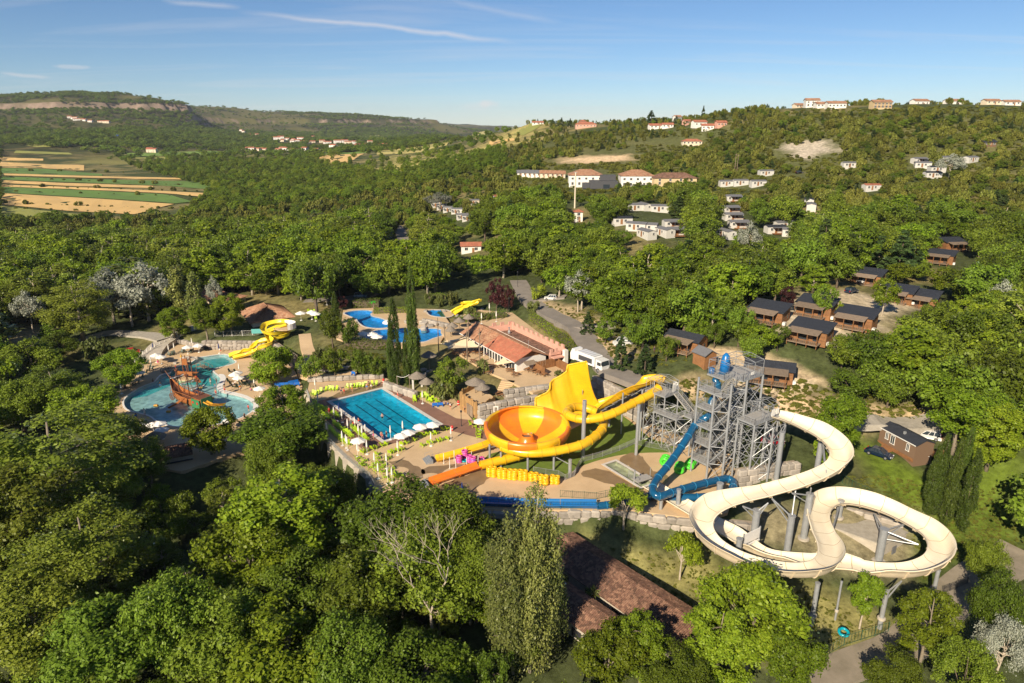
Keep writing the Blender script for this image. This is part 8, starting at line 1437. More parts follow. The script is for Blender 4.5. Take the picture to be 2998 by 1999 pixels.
# ---------------------------------------------------------------- trees placed one by one (photo column, row of the top, height, crown width in photo px, kind, label, category)
def top_tree(x,y,h,wpx,key,label,cat='tree',group=None,name=None,dz=0):
 """x, y in 2352-wide photo coordinates: where the top shows; the base follows from the ground and the height"""
 px,py = D(x,y); Y = 40.0
 lo,hi = 25.0,900.0
 for _ in range(26):      # distance at which ground + height meets the sight line
  mid = (lo + hi) / 2; q = PY(px,py,mid)
  if q.z > hz(q.x,q.y) + h: lo = mid
  else: hi = mid
 q = PY(px,py,lo); d = proj(q.x,q.y,q.z)[2]; wr = wpx * 1.27466 / FO * d / 2 * (1.2 if wpx > 170 else 1.08)
 return tree(key,q.x,q.y,h * 1.03,wr,label,cat,group,name)
fore = [
 (95,960,21,330,'ash_a','tallest pale-stemmed ash with feathery crown at the edge of the lower woods'),
 (20,1090,19,240,'ash_b','pale green ash filling the corner below the tallest ash'),
 (170,1180,17,260,'ash_a','pale ash with twin bare white stems in front of the tallest ash'),
 (60,1330,14,260,'ash_b','low yellow-green ash in the shade at the bottom edge'),
 (190,885,12,135,'plane_a','broad plane tree below the tables at the narrow end of the ship pool'),
 (255,960,11,150,'ash_b','feathery tree just below the plane tree at the narrow end of the ship pool'),
 (270,803,11.5,105,'plane_a','round plane tree beside the fence, above the ship pool tables'),
 (392,708,10,70,'plane_b','small upright plane tree by the park fence near the grey wall'),
 (465,690,12,76,'plane_a','left one of the two plane trees before the tiled pool house'),
 (520,678,12,76,'plane_b','right one of the two plane trees before the tiled pool house'),
 (470,938,12,112,'plane_a','plane tree overhanging the rounded end of the ship pool'),
 (620,797,12,108,'plane_a','plane tree below the yellow twisting slide'),
 (645,890,11,112,'plane_b','plane tree between the ship pool and the lap pool wall'),
 (640,945,12,190,'oak_a','dark dense oak leaning to the lap pool terrace wall'),
 (610,1010,11,110,'oak_b','dark oak below the umbrellas of the ship pool'),
 (330,1010,10,100,'ash_b','small tree before the shed roof below the ship pool'),
 (235,1070,13,140,'ash_b','ash standing over the dark clearing left of the shed'),
 (640,1095,17,240,'plane_b','big sunlit plane tree with bright crown in the middle of the lower woods'),
 (560,1200,14,200,'plane_a','lower shoulder of bright foliage beside the big sunlit plane tree'),
 (700,1290,12,180,'oak_a','olive oak at the foot of the big sunlit plane tree'),
 (760,1085,11,110,'oak_b','shrubby oak under the terrace wall corner'),
 (900,1120,15,230,'oak_a','large dense oak reaching up to the yellow chairs terrace'),
 (1030,1140,14,190,'oak_b','large dense oak beside the start of the blue channel'),
 (960,1230,13,250,'oak_b','wide oak crown in front of the two terrace oaks'),
 (840,1280,13,190,'oak_a','oak with thin crown beside the bare tree'),
 (1090,1250,12,150,'oak_b','oak in half shade beside the big leaning poplar'),
 (240,1390,13,250,'oak_a','broad olive oak at the bottom edge, leftmost of the three there'),
 (370,1350,14,200,'oak_b','olive oak with pointed top at the bottom edge, second from the side'),
 (490,1385,13,210,'oak_a','olive oak at the bottom edge below the dark hollow'),
 (640,1430,12,250,'plane_a','bright low crown at the bottom edge below the big sunlit plane tree'),
 (800,1440,12,200,'oak_b','oak at the bottom edge below the bare tree'),
 (960,1490,10,220,'oak_a','oak crown cut by the bottom edge beside the leaning poplar'),
 (1400,1440,10,160,'plane_a','grey-green tree in front of the brown tiled roof'),
 (1480,1420,10,130,'plane_b','tree with upright sprays in front of the brown tiled roof'),
 (1560,1500,9,150,'oak_a','low tree at the bottom edge in front of the long tiled roof'),
 (1740,1320,14,210,'plane_a','large bright plane tree below the beige slide'),
 (1660,1400,12,170,'plane_b','bright tree joined to the large plane below the beige slide'),
 (1830,1420,12,150,'plane_a','darker tree on the far flank of the large plane below the beige slide'),
 (2060,1500,8,120,'oak_a','dark tree casting shade on the bottom path'),
 (2275,1250,8,90,'oak_b','dark bushy tree shading the gravel car park'),
 (2150,1365,11,130,'plane_b','bright green tree beside the path below the beige slide'),
 (2230,1490,9,140,'oak_a','dark low tree over the bottom path'),
 (2310,1330,11,120,'oak_b','dark tree at the frame edge below the car park'),
 (2325,1420,10,110,'silver_a','silvery white poplar at the bottom corner by the path'),
 (1940,905,13,118,'plane_a','plane tree inside the upper bend of the beige slide'),
 (1905,1000,7,60,'plane_m','small tree under the upper bend of the beige slide'),
 (2225,870,14,165,'plane_a','big bright plane tree behind the brown mobile home'),
 (2300,930,12,130,'plane_b','bright plane tree overhanging the white estate car'),
]
for x,y,h,wpx,key,label in fore: top_tree(x,y,h,wpx,key,label)
for x,y,h,wpx,lab in ((1222,1118,26,125,'tall leaning black poplar, highest spire in front of the blue channel'),(1178,1190,22,130,'broad lower poplar spire joined to the tall leaning one'),(1262,1180,21,105,'slender poplar spire behind the tall leaning one')):
 t_ = top_tree(x,y,h,wpx,'poplar_a',lab,group='poplars before the blue channel'); t_.rotation_euler[1] = R(random.uniform(-3,-1))
for x,y,h,wpx,lab in ((2180,1000,14,34,'nearest of the dark columnar poplars by the meadow'),(2212,1010,15,32,'middle dark columnar poplar by the meadow'),(2250,1035,14,34,'dark columnar poplar closest to the car park'),(2160,1025,12,26,'thin columnar poplar on the mobile home side of the row'),(2235,985,14,28,'dark columnar poplar at the back of the row')):
 top_tree(x,y,h,wpx,'cypress_a',lab,group='columnar poplars by the meadow',name='poplar_tree')
for x,y,h,wpx,lab in ((911,683,19,26,'tall slim cypress, left one in front of the blue pools'),(954,610,23.5,27,'tallest cypress standing in front of the blue pools'),(937,752,15,17,'short dark cypress squeezed between the two tall ones'),(899,760,15,14,'short cypress half hidden behind the left tall one'),(773,668,9,16,'cypress beside the left edge of the free-form blue pool')):
 px,py = D(x,885 if x > 850 else 745); g = P(px,py,0.3 if x > 850 else 3); ht = above(g,D(x,y)[1]) - g.z; d = proj(*g)[2]
 tree('cypress_a',g.x,g.y,ht,wpx * 1.27466 / FO * d / 2 * 1.15,lab,'cypress','cypresses between the pools',z=g.z)
for x,y,xb,yb,key,wpx,lab in ((1430,1158,1430,1250,'round_a',92,'round mulberry on the grass beside the boulder wall'),(1566,1225,1562,1325,'round_a',88,'round mulberry beside the left curve of the beige slide'),(1978,1322,1975,1440,'round_a',84,'round mulberry under the right loop of the beige slide')):
 g = P(*D(xb,yb),-5); d = proj(*g)[2]; tree(key,g.x,g.y,above(g,D(x,y)[1]) - g.z,wpx * 1.27466 / FO * d / 2,lab,'tree','mulberries on the lower lawn')
for x,y,h,wpx,key,lab in ((1797,217,9,30,'conifer_m','broad cedar on the crest before the first white house'),(1838,216,8,28,'conifer_m','cedar rising behind the tall white crest house'),(1953,211,10,20,'conifer_m','slim fir on the crest between the two ochre houses'),(1497,254,12,34,'conifer_m','large dark cedar at the inner end of the long white house'),(1608,240,12,14,'conifer_m','slim fir, taller of the pair above the hamlet'),(1617,243,11,13,'conifer_m','slim fir, lower of the pair above the hamlet'),(1770,240,6,18,'oak_m','round oak at the start of the crest row'),(1745,248,6,18,'oak_m','round oak alone on the skyline'),(1690,243,8,28,'oak_m','dense oak on the skyline shoulder'),(1310,272,9,14,'conifer_m','fir nearest the pink villa'),(1290,270,10,16,'conifer_m','fir in the middle of the grove by the pink villa'),(1270,273,9,18,'conifer_m','outer fir of the grove by the pink villa'),(2240,220,6,24,'oak_m','garden trees between the last crest houses'),(2125,218,6,20,'oak_m','garden tree behind the pink-roofed crest house'),(2340,212,8,14,'conifer_m','fir at the far end of the crest')):
 top_tree(x,y,h,wpx,key,lab,group='skyline trees')
for x,y,h,wpx,key,lab in ((1792,745,6,44,'oak_m','young oak between the two front cabins'),(1732,768,7,56,'oak_n','oak before the half hidden cabin'),(1945,770,8,80,'oak_m','oak right of the heat pumps terrace'),(2010,765,10,110,'oak_n','broad oak above the sandy bank, first of three'),(2090,760,11,120,'oak_m','broad oak above the sandy bank, second of three'),(2180,770,11,120,'oak_n','broad oak above the sandy bank, third of three'),(1960,850,7,90,'oak_m','low oak on the bank behind the beige slide start'),(2050,860,7,90,'oak_n','low oak at the top of the pale bank'),(1925,690,4,26,'plane_m','sapling on the sandy cabin track'),(1812,660,6,34,'purple_m','dark purple plum behind the open terrace cabin'),(1900,655,8,50,'oak_m','oak behind the open terrace cabin roof'),(1705,705,9,60,'oak_n','oak at the outer rim of the cabin slope'),(2040,640,9,60,'plane_m','bright young plane behind the blue table cabin'),(2150,690,9,90,'oak_m','oak beside the blue table cabin')):
 top_tree(x,y,h,wpx,key,lab,group='trees among the cabins')
# trees and hedges inside the park, by base
park = [ # x, ybase, ytop, width, kind, label
 (1040,905,820,78,'oak_m','leafy tree behind the round dark bush at the lap pool'),(1022,915,862,72,'bush_m','big round dark bush at the corner of the lap pool deck'),
 (765,800,705,62,'oak_m','dark bushy tree left of the free-form blue pool'),(803,800,730,52,'oak_n','round olive tree before the free-form blue pool'),
 (770,870,800,60,'oak_m','shrubby tree above the sandy path'),(830,875,800,55,'oak_n','dark shrubby tree below the clipped hedge'),(868,880,815,45,'oak_m','dark shrub beside the tall cypresses'),(715,880,815,60,'oak_n','olive shrub by the map board'),(745,850,800,50,'bush_m','green shrub in the rock garden'),
 (1140,720,640,42,'purple_m','purple-leaved plum beside the far yellow slide'),(1165,725,655,36,'purple_m','second purple-leaved plum nearer to the road'),(785,715,680,32,'purple_m','dark purple plum behind the blue pool'),
 (1235,690,650,38,'yellow_m','clump of golden bamboo beside the road'),(1040,700,668,26,'bush_m','clipped shrub at the far yellow slide'),(1010,705,675,24,'bush_m','second clipped shrub by the far blue pool'),(985,700,672,22,'bush_m','third clipped shrub by the far blue pool'),
 (1080,738,705,34,'bush_m','leafy shrub at the foot of the far yellow slide'),(1110,750,715,36,'bush_m','palm-like shrub beside the far yellow slide'),(1110,860,825,30,'bush_m','round shrub near the thatched hut'),
 (1350,770,715,45,'conifer_m','young pine on the bank above the road bend'),(1425,850,770,55,'conifer_m','pine above the parked white van'),(1480,860,790,60,'conifer_m','broad pine behind the yellow slide tower'),(1390,790,735,50,'oak_m','oak on the bank above the road bend'),(1460,800,745,60,'oak_m','oak above the sandy bank'),
 (1595,790,735,48,'oak_m','oak left of the small cabin'),(1640,800,740,50,'oak_n','oak behind the small cabin'),(1705,790,720,56,'oak_m','oak behind the tall tower'),(1530,830,770,52,'oak_n','low oak on the slope below the dark-roofed cabin'),
 (1290,870,850,34,'bush_m','oleander bushes below the road fence'),(1225,720,690,30,'bush_m','olive shrub on the road verge'),
]
for x,yb,yt,wpx,key,lab in park:
 g = G(*D(x,yb)); d = proj(*g)[2]; ht = max(1.5,above(g,D(x,yt)[1]) - g.z); tree(key,g.x,g.y,ht,wpx * 1.27466 / FO * d / 2,lab,'shrub' if 'bush' in key or 'yellow' in key else 'tree','park trees and shrubs')
# white poplars by the river and the dense dark oaks round them
for x,y,h,wpx,lab in ((240,615,18,110,'silvery white poplar, left half of the big pale pair'),(320,600,19,120,'silvery white poplar, right half of the big pale pair'),(285,640,15,100,'silvery white poplar standing in front of the big pale pair'),(55,665,14,60,'small silvery white poplar by the gravel clearing'),(485,632,13,34,'small silvery poplar right of the pointed olive trees'),(1725,508,14,52,'grey silver poplar above the mobile homes'),(1330,620,12,60,'grey silver poplar near the road'),(2190,352,13,60,'pale silvery poplar among white mobile homes on the hillside'),(1010,440,12,60,'silvery poplars above the caravan rows'),(2310,640,12,60,'grey-green silver poplar at the frame edge')):
 top_tree(x,y,h,wpx,'silver_m' if y > 450 else 'silver_m',lab,group='silver poplars')
for x,y,h,wpx,key,lab in ((400,610,17,50,'poplar_m','pointed olive-green poplar beside the pale pair'),(440,625,15,44,'poplar_m','second pointed poplar next to the olive one'),(60,640,15,120,'ash_a','tall dull green ash behind the gravel clearing'),(165,650,18,150,'ash_a','tall dull green ash left of the pale white poplars'),(130,770,8,80,'oak_a','dense oak above the rows of tables'),(220,775,6,60,'bush_m','bushes between the fence and the plane tree'),(120,735,9,70,'oak_m','dark oak by the gravel clearing'),(60,790,12,130,'oak_a','dark oak over the gravel clearing'),(110,850,12,150,'ash_a','sunlit willow-like tree below the gravel clearing'),(30,880,12,140,'oak_b','dark oak at the frame edge below the clearing')):
 top_tree(x,y,h,wpx,key,lab)
# bare tree
bm_ = MB(); brng = random.Random(5)
def branch(p,d,L,r,k):
 q = p + d * L; mid = p.lerp(q,.5) + Vector((brng.uniform(-.1,.1),brng.uniform(-.1,.1),.05)) * L; bm_.tube([p,mid,q],[r,r * .8,r * .6],5,cap=False)
 if k:
  for _ in range(brng.choice([2,3,3])):
   nd = (d + Vector((brng.uniform(-.8,.8),brng.uniform(-.8,.8),brng.uniform(-.1,.5)))).normalized(); branch(q,nd,L * brng.uniform(.6,.85),r * .55,k - 1)
g = P(*D(985,1450),-3); branch(Vector((0,0,-4)),Vector((.05,0,1)),7,.28,5)
e = empty('bare_tree',g,'leafless pale tree with spreading branches among the oaks','tree'); bm_.build('branches',M['palebark'],e)
# ---------------------------------------------------------------- the woods beyond: nearest trees one by one, the rest as woodland
KEEP = [[D(*q) for q in l] for l in (
 [(0,760),(90,745),(190,735),(330,745),(440,680),(560,690),(680,700),(700,745),(780,700),(1000,680),(1130,640),(1200,650),(1290,745),(1390,745),(1460,830),(1560,800),(1640,815),(1700,850),(1790,850),(1870,880),(1900,900),(2150,970),(2150,1070),(2352,1060),(2352,1999),(0,1999)],)]
FIELDSD = [ # polygons in 2352 coordinates: far edge then near edge
 ('hay_field',[(0,474),(120,484),(250,492),(370,500),(470,462),(380,470),(250,468),(100,452),(0,452)]),
]
def inpoly(px,py,poly):
 return pdist(np.array([px]),np.array([py]),poly)[0] < 0
CLEAR = [  # (photo x, y, radius) in 2352 coordinates: spots the photo shows free of crowns in front
 (1175,610,0),(925,520,14),(925,545,14),(1085,572,22),(1010,480,26),(1060,505,16),(1045,490,25),(1460,475,20),(1515,478,20),(1540,518,22),(1480,524,20),(1550,540,20),(1430,516,16),(1485,545,12),(1675,485,22),(1680,500,12),(1695,520,24),(1790,535,24),(1665,545,12),(1700,425,50),(1770,403,16),(1840,402,18),(1680,465,14),(1865,478,16),(2110,366,22),(2150,395,26),(2110,380,16),(2230,370,22),(2000,435,22),(1350,400,46),(1455,405,34),(1545,405,38),(1250,400,50),(1365,425,40),(1320,440,10),(1328,505,8),(2190,572,14),(2165,598,8),(1992,640,12),(1975,672,8),(1500,325,60),(1590,325,30),(1260,330,10),(1345,286,42),(1520,290,30),(1620,288,45),(1855,345,70),(1600,320,20),(2060,672,14),(2085,702,26),(2110,690,14),(1885,705,46),(1872,770,32),(1765,722,8),(1985,655,10),(1340,365,90),(1400,350,60),(1800,244,30),(1850,242,40),(1910,242,60),(2020,242,55),(2080,236,45),(2130,235,40),(2200,236,50),(2270,238,50),(2330,240,40),(1320,475,6),(1075,800,1),(1950,735,18),(1600,800,12)]
CLX = np.array([(a * 1.27466,b * 1.27466,c * (.55 if 400 < b < 560 and c < 40 else 1) * 1.27466) for a,b,c in CLEAR])
CLG = [G(a * 1.27466,b * 1.27466) for a,b,c in CLEAR]; CLD = np.array([g.y for g in CLG])
def wood_density(X,Y):
 """0..1 how wooded a place is"""
 r_ = np.hypot(X,Y); n1 = fbm(X,Y,70,31); n2 = fbm(X,Y,350,13,5); nb = fbm(X,Y,130,33,4)
 d = np.ones(r_.shape)
 d = np.where((r_ > 900),np.clip((.62 - n2) * 9,.12,1),d)
 d = np.where((r_ > 1300),d * np.clip((nb - .3) * 6,.4,1),d)
 return d
def place_candidates(r0,r1,sp,seed,jit=.45):
 q = []; rg = np.random.default_rng(seed); r = r0
 while r < r1:
  s = sp(r); na = int(R(90) * r / s); a = (np.arange(na) + rg.uniform(-jit,jit,na)) * (R(90) / na) - R(45); rr = r + rg.uniform(-jit,jit,na) * s
  q.append(np.column_stack([np.sin(a) * rr,np.cos(a) * rr])); r += s * .92
 return np.concatenate(q)
cand = place_candidates(118,560,lambda r: 6.2 + r * .0025,3); X,Y = cand[:,0],cand[:,1]; Z = H(X,Y)
dd = Y * CT - (Z - CH) * ST; PXg = 1499 + FO * X / dd; PYg = 999.5 - FO * (Y * ST + (Z - CH) * CT) / dd
rgt = np.random.default_rng(5); hh = rgt.uniform(6.5,14.5,len(X)); zone = fbm(X,Y,60,41); hh *= np.where((PXg < 1300) & (Y > 140),1.25,1.0); ridge = Y > np.interp(PXg,[1400,1650,1900,2998],[380,360,330,260]); hh = np.where(ridge,hh * .45,hh)
wr = np.where(ridge,hh * .55,hh * .42 + 1.0); PYt = 999.5 - FO * (Y * ST + (Z + hh - CH) * CT) / (Y * CT - (Z + hh - CH) * ST); WP = wr / dd * FO
ok = np.ones(len(X),bool); ok &= pdist(PXg,PYg,KEEP[0]) > 4
ok &= ~((pdist(PXg,(PYg + PYt) / 2,KEEP[0]) < 0) & (Y < 130))
for (cx,cyy,cr),cdist in zip(CLX,CLD):
 if cr > 3:
  hit = (np.abs(PXg - cx) < WP + cr) & (PYt < cyy + cr * .35) & (PYg > cyy - cr * .5) & (Y < cdist + 14); ok &= ~hit
ok &= pdist(PXg,PYg,[D(*q) for q in [(720,355),(870,350),(1000,335),(1240,285),(1290,300),(1200,350),(1120,385),(960,405),(850,400),(780,375)]]) > -5
FLD = [D(*q) for q in [(0,520),(0,330),(190,345),(330,395),(430,420),(500,440),(420,500),(320,512),(150,512)]]
ok &= pdist(PXg,PYg,FLD) > 0
ok &= (PXg > -250) & (PXg < 3250) & (rgt.random(len(X)) < np.where(ridge,.93,.98))
rd = [tuple(G(*D(*q)))[:2] for q in [(1200,640),(1230,700),(1300,745),(1350,760),(1340,785),(1400,850),(1450,880)]]
for a,b in zip(rd[:-1],rd[1:]): ok &= pdist(X,Y,[a,b,(b[0] + .1,b[1])]) > 5
idx = np.where(ok)[0]; idx = idx[np.argsort(-(hh / dd)[idx])]
near_kinds = ['oak_m','oak_n','plane_m','plane_n','ash_m']; far_kinds = ['oak_f','plane_f','ash_f','poplar_f','conifer_f','bush_f']
ORD = globals().get('ORD') or [f'{k}th' for k in range(1,80)]
words = {'oak': 'rounded oak','plane': 'bright green plane tree','ash': 'feathery ash','poplar': 'narrow poplar','conifer': 'dark conifer','bush': 'low shrub','silver': 'silvery white poplar'}
LMK = [(t[0] * 1.27466,t[1] * 1.27466,t[2]) for t in [(600,715,'hipped pool house'),(500,690,'low wash house'),(280,650,'big pale white poplars'),(55,680,'small white poplar'),(60,760,'gravel clearing'),(860,720,'kidney-shaped pool'),(1080,700,'far yellow slide'),(1255,685,'white parked hatchback'),(1235,665,'golden bamboo'),(1180,780,'restaurant roof'),(925,550,'small car park in the wood'),(1085,575,'red-roofed snack hut'),(1030,480,'caravan row'),(1345,410,'white reception'),(1320,450,'floodlight mast'),(1328,505,'white tower hut'),(1500,530,'lower mobile homes'),(1550,520,'brown veranda mobile home'),(1695,520,'red-decked mobile home'),(1725,530,'grey silver poplar'),(1865,478,'steep white gable'),(2150,385,'hillside mobile homes'),(1575,790,'pyramid-roofed cabin'),(1880,705,'open terrace cabin'),(1870,765,'wide-roofed cabin'),(1992,645,'upper reddish cabin'),(2115,695,'blue table cabin'),(2185,572,'glass-fronted cabin'),(2070,1010,'taupe mobile home'),(250,480,'striped hay fields'),(560,540,'olive river trees'),(760,600,'plane tree row'),(700,500,'valley poplars'),(1400,600,'service road wood'),(2300,480,'frame edge thicket'),(2250,800,'sandy side bank'),(1650,640,'upper oak ridge'),(1180,520,'bright plane grove'),(850,440,'distant river bend'),(200,580,'shaded lower woods')]]
LCNT = {}
def tree_label(sz,kind,px,py):
 dist,lx,ly,nm = min((math.hypot(px - a,(py - b) * 1.4),a,b,c) for a,b,c in LMK); dx,dy = px - lx,(py - ly) * 1.4
 wh = 'behind' if dy < -abs(dx) else 'in front of' if dy > abs(dx) else 'left of' if dx < 0 else 'right of'
 sz = 'medium' if sz == 'mid-sized' else sz; k = (sz,kind,wh,nm); LCNT.setdefault(k,[]).append(1); n = len(LCNT[k])
 return f"{sz} {kind.replace('bright green ', 'bright ')}, {ORD[n - 1]} nearest {wh} the {nm}",f"{kind} trees round the {nm}"
used = 0; rest = []; picked = []
cnts = {}
for n_,i in enumerate(idx):
 z1 = zone[i]; px,py = PXg[i],PYg[i]; u = rgt.random()
 if px < 1300: base = 'ash' if u < .45 else 'oak' if u < .72 else 'plane' if u < .97 else 'poplar'
 else: base = 'oak' if u < .62 else 'plane' if u < .85 else 'ash' if u < .93 else 'conifer'
 if py > 760 and 600 < px < 1950: base = 'plane' if u < .6 else 'oak'
 if ridge[i]: base = 'bush' if u < .55 else 'oak' if u < .9 else 'conifer'
 if used < 420 and not ridge[i] and 0 <= px <= 2998:
  cnts[base] = cnts.get(base,0) + 1
  if cnts[base] > 290: rest.append((i,base)); continue
  near = dd[i] < 215
  key = {'oak': ('oak_m','oak_n')[n_ % 2],'plane': ('plane_m','plane_n')[n_ % 2],'ash': 'ash_m','poplar': 'poplar_m','conifer': 'conifer_m'}[base]
  sz = 'tall' if hh[i] > 12 else 'low' if hh[i] < 9.5 else 'mid-sized'
  picked.append((min(math.hypot(px - a,(py - b) * 1.4) for a,b,c in LMK),key,i,sz,words[base],px,py)); used += 1
 else: rest.append((i,base))
for _,key,i,sz,wd,px,py in sorted(picked):
 lab,grp = tree_label(sz,wd,px,py); tree(key,X[i],Y[i],hh[i],wr[i],lab,'tree',grp,z=Z[i])
fx = [(X[i],Y[i],Z[i],hh[i],wr[i],b) for i,b in rest]
for (a,b,n) in (((0,596),(1200,632),70),((0,560),(1500,602),40),((0,545),(640,562),30),((0,520),(600,545),24),((1000,588),(1560,610),30),((0,500),(900,512),30),((1500,575),(2000,590),20),((1230,620),(1560,598),24),((300,482),(900,500),20),((0,610),(900,640),36)):
 for k in range(n * 2 // 3):
  t = k * 1.5 / n + random.uniform(-.01,.01); q = G(a[0] + (b[0] - a[0]) * t if a[0] > 900 or b[0] <= 1200 else a[0] + (b[0] - a[0]) * t,a[1] + (b[1] - a[1]) * t)
  if q.y > 300 and q.x < -60: h_ = random.choice([.9,1.2,1.6,2,4]); fx.append((q.x,q.y,q.z,h_,h_ * .8,'bush'))
LOW = [D(*q) for q in [(255,800),(330,760),(560,690),(1000,690),(1300,740),(1450,860),(2352,960),(2352,1568),(1560,1568),(1290,1480),(1300,1200),(1060,1170),(850,1125),(740,1060),(700,960),(600,990),(470,1110),(340,1090),(255,1000)]]
c5 = place_candidates(38,122,lambda r: 5.2,31); z5 = H(c5[:,0],c5[:,1])
lown = 0
for (x,y),z in zip(c5,z5):
 px,py,_ = proj(x,y,z); hh5 = rgt.uniform(3.5,7.5); pt = proj(x,y,z + hh5)
 if -200 < px < 1750 and py > 900 and pdist(np.array([px,px,pt[0]]),np.array([py,(py + pt[1]) / 2,pt[1] - 15]),LOW).min() > 12:
  lown += 1; bs = ('oak_m','ash_m','plane_m','oak_n')[lown % 4]; tree(bs,x,y,hh5,rgt.uniform(2.2,3.4),f"{ORD[lown - 1] if lown <= len(ORD) else str(lown) + 'th'} low {words[bs.split('_')[0]]} in the understorey of the lower woods, counted outwards",'tree','understorey of the lower woods',z=z)
# one visible tree of each far kind stands at the edge of the woods and lends its shape to the woodland
SRC = {}
def gn_scatter(name,label,cat,pts,crown_obj,kinds):
 me = bpy.data.meshes.new(name); me.vertices.add(len(pts)); arr = np.array(pts,np.float32)
 me.vertices.foreach_set('co',arr[:,:3].ravel())
 for an,col in (('sx',3),('sz',4),('rot',5)):
  a = me.attributes.new(an,'FLOAT','POINT'); a.data.foreach_set('value',arr[:,col].copy())
 o = link(name,me); tag(o,label,cat,None,'stuff')
 ng = bpy.data.node_groups.new(name,'GeometryNodeTree'); ng.interface.new_socket('Geometry',in_out='INPUT',socket_type='NodeSocketGeometry'); ng.interface.new_socket('Geometry',in_out='OUTPUT',socket_type='NodeSocketGeometry')
 a = ng.nodes.new; L_ = ng.links.new; gi = a('NodeGroupInput'); go = a('NodeGroupOutput'); ip = a('GeometryNodeInstanceOnPoints'); ob = a('GeometryNodeObjectInfo'); ob.inputs['Object'].default_value = crown_obj; ob.inputs['As Instance'].default_value = True; ob.transform_space = 'ORIGINAL'
 L_(gi.outputs[0],ip.inputs['Points']); L_(ob.outputs['Geometry'],ip.inputs['Instance'])
 def na(n):
  q = a('GeometryNodeInputNamedAttribute'); q.data_type = 'FLOAT'; q.inputs[0].default_value = n; return q.outputs[0]
 c1 = a('ShaderNodeCombineXYZ'); L_(na('sx'),c1.inputs[0]); L_(na('sx'),c1.inputs[1]); L_(na('sz'),c1.inputs[2]); L_(c1.outputs[0],ip.inputs['Scale'])
 c2 = a('ShaderNodeCombineXYZ'); L_(na('rot'),c2.inputs[2]); er = a('FunctionNodeEulerToRotation'); L_(c2.outputs[0],er.inputs[0]); L_(er.outputs[0],ip.inputs['Rotation']); L_(ip.outputs[0],go.inputs[0])
 md = o.modifiers.new('scatter','NODES'); md.node_group = ng; return o
# far woods on the valley sides
c2_ = place_candidates(560,1400,lambda r: 7.5 + (r - 560) * .008,11); X2,Y2 = c2_[:,0],c2_[:,1]
c3_ = place_candidates(1400,5600,lambda r: 12 + (r - 1400) * .0035,12); X2 = np.append(X2,c3_[:,0]); Y2 = np.append(Y2,c3_[:,1]); Z2 = H(X2,Y2)
d2 = Y2 * CT - (Z2 - CH) * ST; px2 = 1499 + FO * X2 / d2; py2 = 999.5 - FO * (Y2 * ST + (Z2 - CH) * CT) / d2
k2 = (px2 > -120) & (px2 < 3120) & (rng.random(len(X2)) < wood_density(X2,Y2)) & (pdist(px2,py2,FLD) > 0)
FB = [D(*q) for q in [(720,370),(800,350),(870,348),(960,338),(1050,315),(1240,282),(1285,296),(1220,320),(1180,345),(1130,352),(1010,378),(950,395),(860,402),(800,388)]]
inb = pdist(px2,py2,FB) < 0; k2 &= (~inb) | (rng.random(len(X2)) < .10)
sl2 = np.zeros(len(X2)); hh2 = rng.uniform(6,11,len(X2)) * np.where(Y2 > 1400,1.0,1.0); rgH = (px2 > 1480) & (Y2 < 1400); hh2 = np.where(rgH,hh2 * .5,hh2); k2 &= (~rgH) | (rng.random(len(X2)) < .9)
for q in [G2(*v) for v in vill]:
 l_ = math.hypot(q.x,q.y); al = ((X2 - q.x) * q.x + (Y2 - q.y) * q.y) / l_; cr_ = abs((X2 - q.x) * q.y - (Y2 - q.y) * q.x) / l_; k2 &= ~((cr_ < 15) & (al > -l_ * .06) & (al < 14))
PYt2 = 999.5 - FO * (Y2 * ST + (Z2 + hh2 - CH) * CT) / (Y2 * CT - (Z2 + hh2 - CH) * ST)
for (cx,cyy,cr),cdist in zip(CLX,CLD):
 if cr > 3: k2 &= ~((np.abs(px2 - cx) < cr + 5) & (PYt2 < cyy + cr * .2) & (py2 > cyy - 14) & (Y2 < cdist + 6))
for i in np.where(k2)[0]:
 b = ('oak','ash','plane','oak','oak')[int(rng.integers(0,5)) if px2[i] < 1300 and Y2[i] < 1500 else 0] if not rgH[i] else ('bush','bush','oak','conifer')[int(rng.integers(0,4))]
 if Y2[i] > 1250: b = 'wood'
 fx.append((X2[i],Y2[i],Z2[i],hh2[i],hh2[i] * .45,b))
c4_ = place_candidates(330,680,lambda r: 3.3 + (r - 330) * .003,21); z4 = H(c4_[:,0],c4_[:,1]); d4 = c4_[:,1] * CT - (z4 - CH) * ST; px4 = 1499 + FO * c4_[:,0] / d4; py4 = 999.5 - FO * (c4_[:,1] * ST + (z4 - CH) * CT) / d4
k4 = (px4 > 1420) & (px4 < 3080) & (c4_[:,1] > np.interp(px4,[1400,1650,1900,2998],[400,380,350,290])) & (rng.random(len(px4)) < .35 + .6 * fbm(c4_[:,0],c4_[:,1],28,77)) & (pdist(px4,py4,[(1640,450),(1860,445),(1860,475),(1640,482)]) > 0) & (pdist(px4,py4,[(2285,408),(2430,408),(2470,440),(2350,468),(2300,440)]) > 0)
for (cx,cyy,cr) in CLX:
 if cr > 3: k4 &= ~((np.abs(px4 - cx) < cr + 3) & (np.abs(py4 - cyy) < min(12,cr)))
for i in np.where(k4)[0]: h_ = rng.uniform(.7,2.0); fx.append((c4_[i,0],c4_[i,1],z4[i],h_,rng.uniform(1.1,2.1),'bush'))
byk = {}
for t in fx: byk.setdefault(t[5],[]).append(t)
